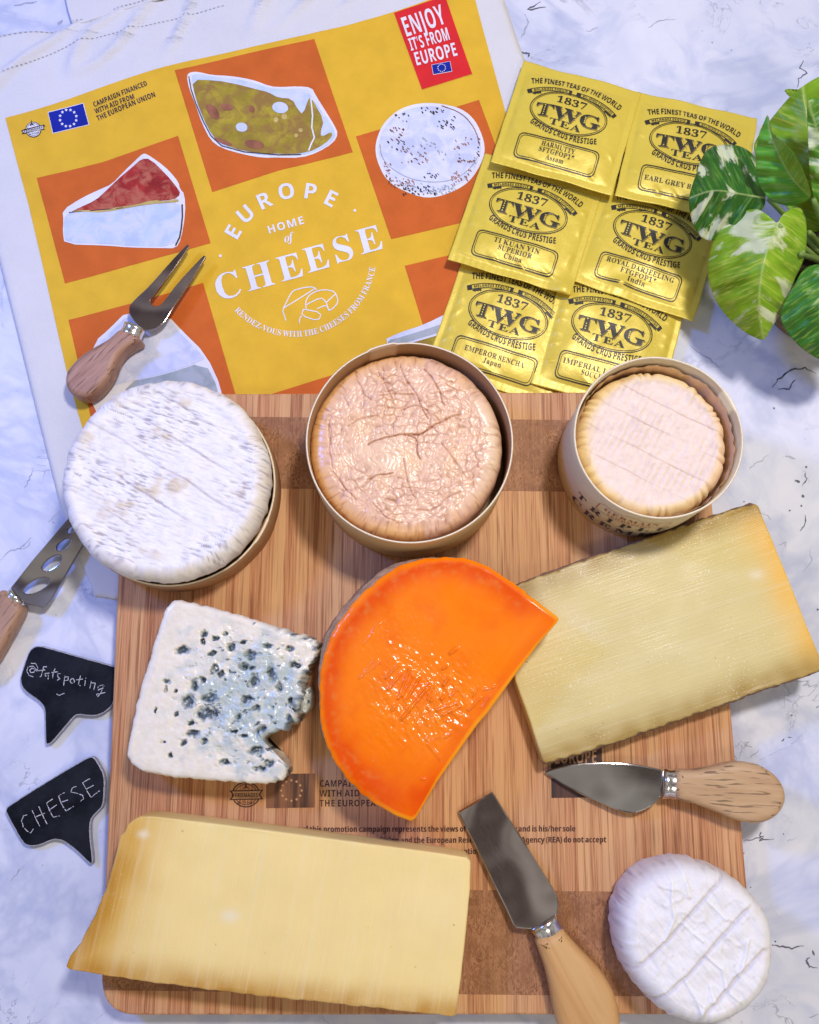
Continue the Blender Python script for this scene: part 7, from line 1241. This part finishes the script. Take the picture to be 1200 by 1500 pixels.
leaf([(1182.5, 145.5), (1190, 142), (1212, 146), (1236, 170), (1246, 220), (1240, 275), (1222, 318), (1205, 332), (1194, 300), (1186, 255), (1184, 200)], [(1214, 330), (1208, 230), (1184, 147)], (0.075, 0.100), (-0.0002, 0.0001), LM[4])
leaf([(1125, 165), (1119, 180), (1112, 195), (1107.5, 225), (1107.5, 243), (1109, 258), (1115, 274), (1124, 288), (1135, 296), (1148, 300), (1160, 301), (1172, 298.5), (1184, 293), (1189, 287), (1184, 266), (1175, 246), (1166, 228), (1154, 213), (1141, 202), (1130, 192), (1128, 178)], [(1190, 290), (1160, 262), (1140, 225), (1128, 196), (1125, 166)], (0.085, 0.098, .004), (-0.00030, 0.00062), LM[2])
leaf([(1101, 306), (1111, 306), (1121, 312), (1131, 320), (1139, 328.5), (1145, 316), (1154, 308), (1163, 304), (1172, 303.5), (1178, 311), (1181.6, 324), (1182.5, 345), (1181, 369), (1175, 388), (1166, 405), (1157, 428), (1148, 450), (1137, 470), (1127, 486), (1120, 499), (1108, 495), (1094, 488), (1078, 476), (1064, 462), (1052, 446), (1043, 426), (1038, 408), (1037, 390), (1040, 369), (1046, 351), (1055, 336), (1067, 324), (1084, 311)], [(1140, 327), (1122, 370), (1112, 420), (1112, 460), (1119, 498)], (0.080, 0.046, .010), (-0.00016, -0.00020), LM[0], cx=(1112, 392), label="largest cream streaked leaf, pointing down at the marble", cup=.00012)
leaf([(1200, 387), (1190, 388), (1181, 391), (1172, 402), (1166, 414), (1156, 430), (1148, 445), (1143, 462), (1148, 478), (1160, 495), (1172, 507), (1184, 517), (1204, 528), (1230, 530), (1255, 505), (1262, 460), (1250, 415), (1225, 390)], [(1205, 384), (1200, 450), (1212, 528)], (0.075, 0.050, .008), (-0.00016, -0.00014), LM[5])
M_stem = flat_mat("green_stem", (0.16, 0.26, 0.05), 0.45)
for a, b, za, zb2, m in (((1215, 380), (1185, 340), .038, .070, (1196, 348)), ((1222, 392), (1172, 372), .038, .070, (1190, 376)), ((1228, 398), (1205, 384), .038, .076, (1215, 380)), ((1225, 385), (1192, 292), .038, .086, (1206, 330)), ((1230, 390), (1215, 335), .038, .076, (1226, 350)), ((1222, 394), (1126, 291), .038, .071, (1180, 345)), ((1216, 396), (1140, 330), .038, .079, (1182, 366))):
    path = []
    for k in range(11):
        t = k / 10; px = (1 - t) ** 2 * a[0] + 2 * t * (1 - t) * m[0] + t * t * b[0]; py = (1 - t) ** 2 * a[1] + 2 * t * (1 - t) * m[1] + t * t * b[1]; z = za + (zb2 - za) * t ** .8; path.append((*P(px, py, z), z))
    V, F = tube(path, [0.0020 - .0006 * k / 10 for k in range(11)], 10); mk("stem", V, F, M_stem, pl)
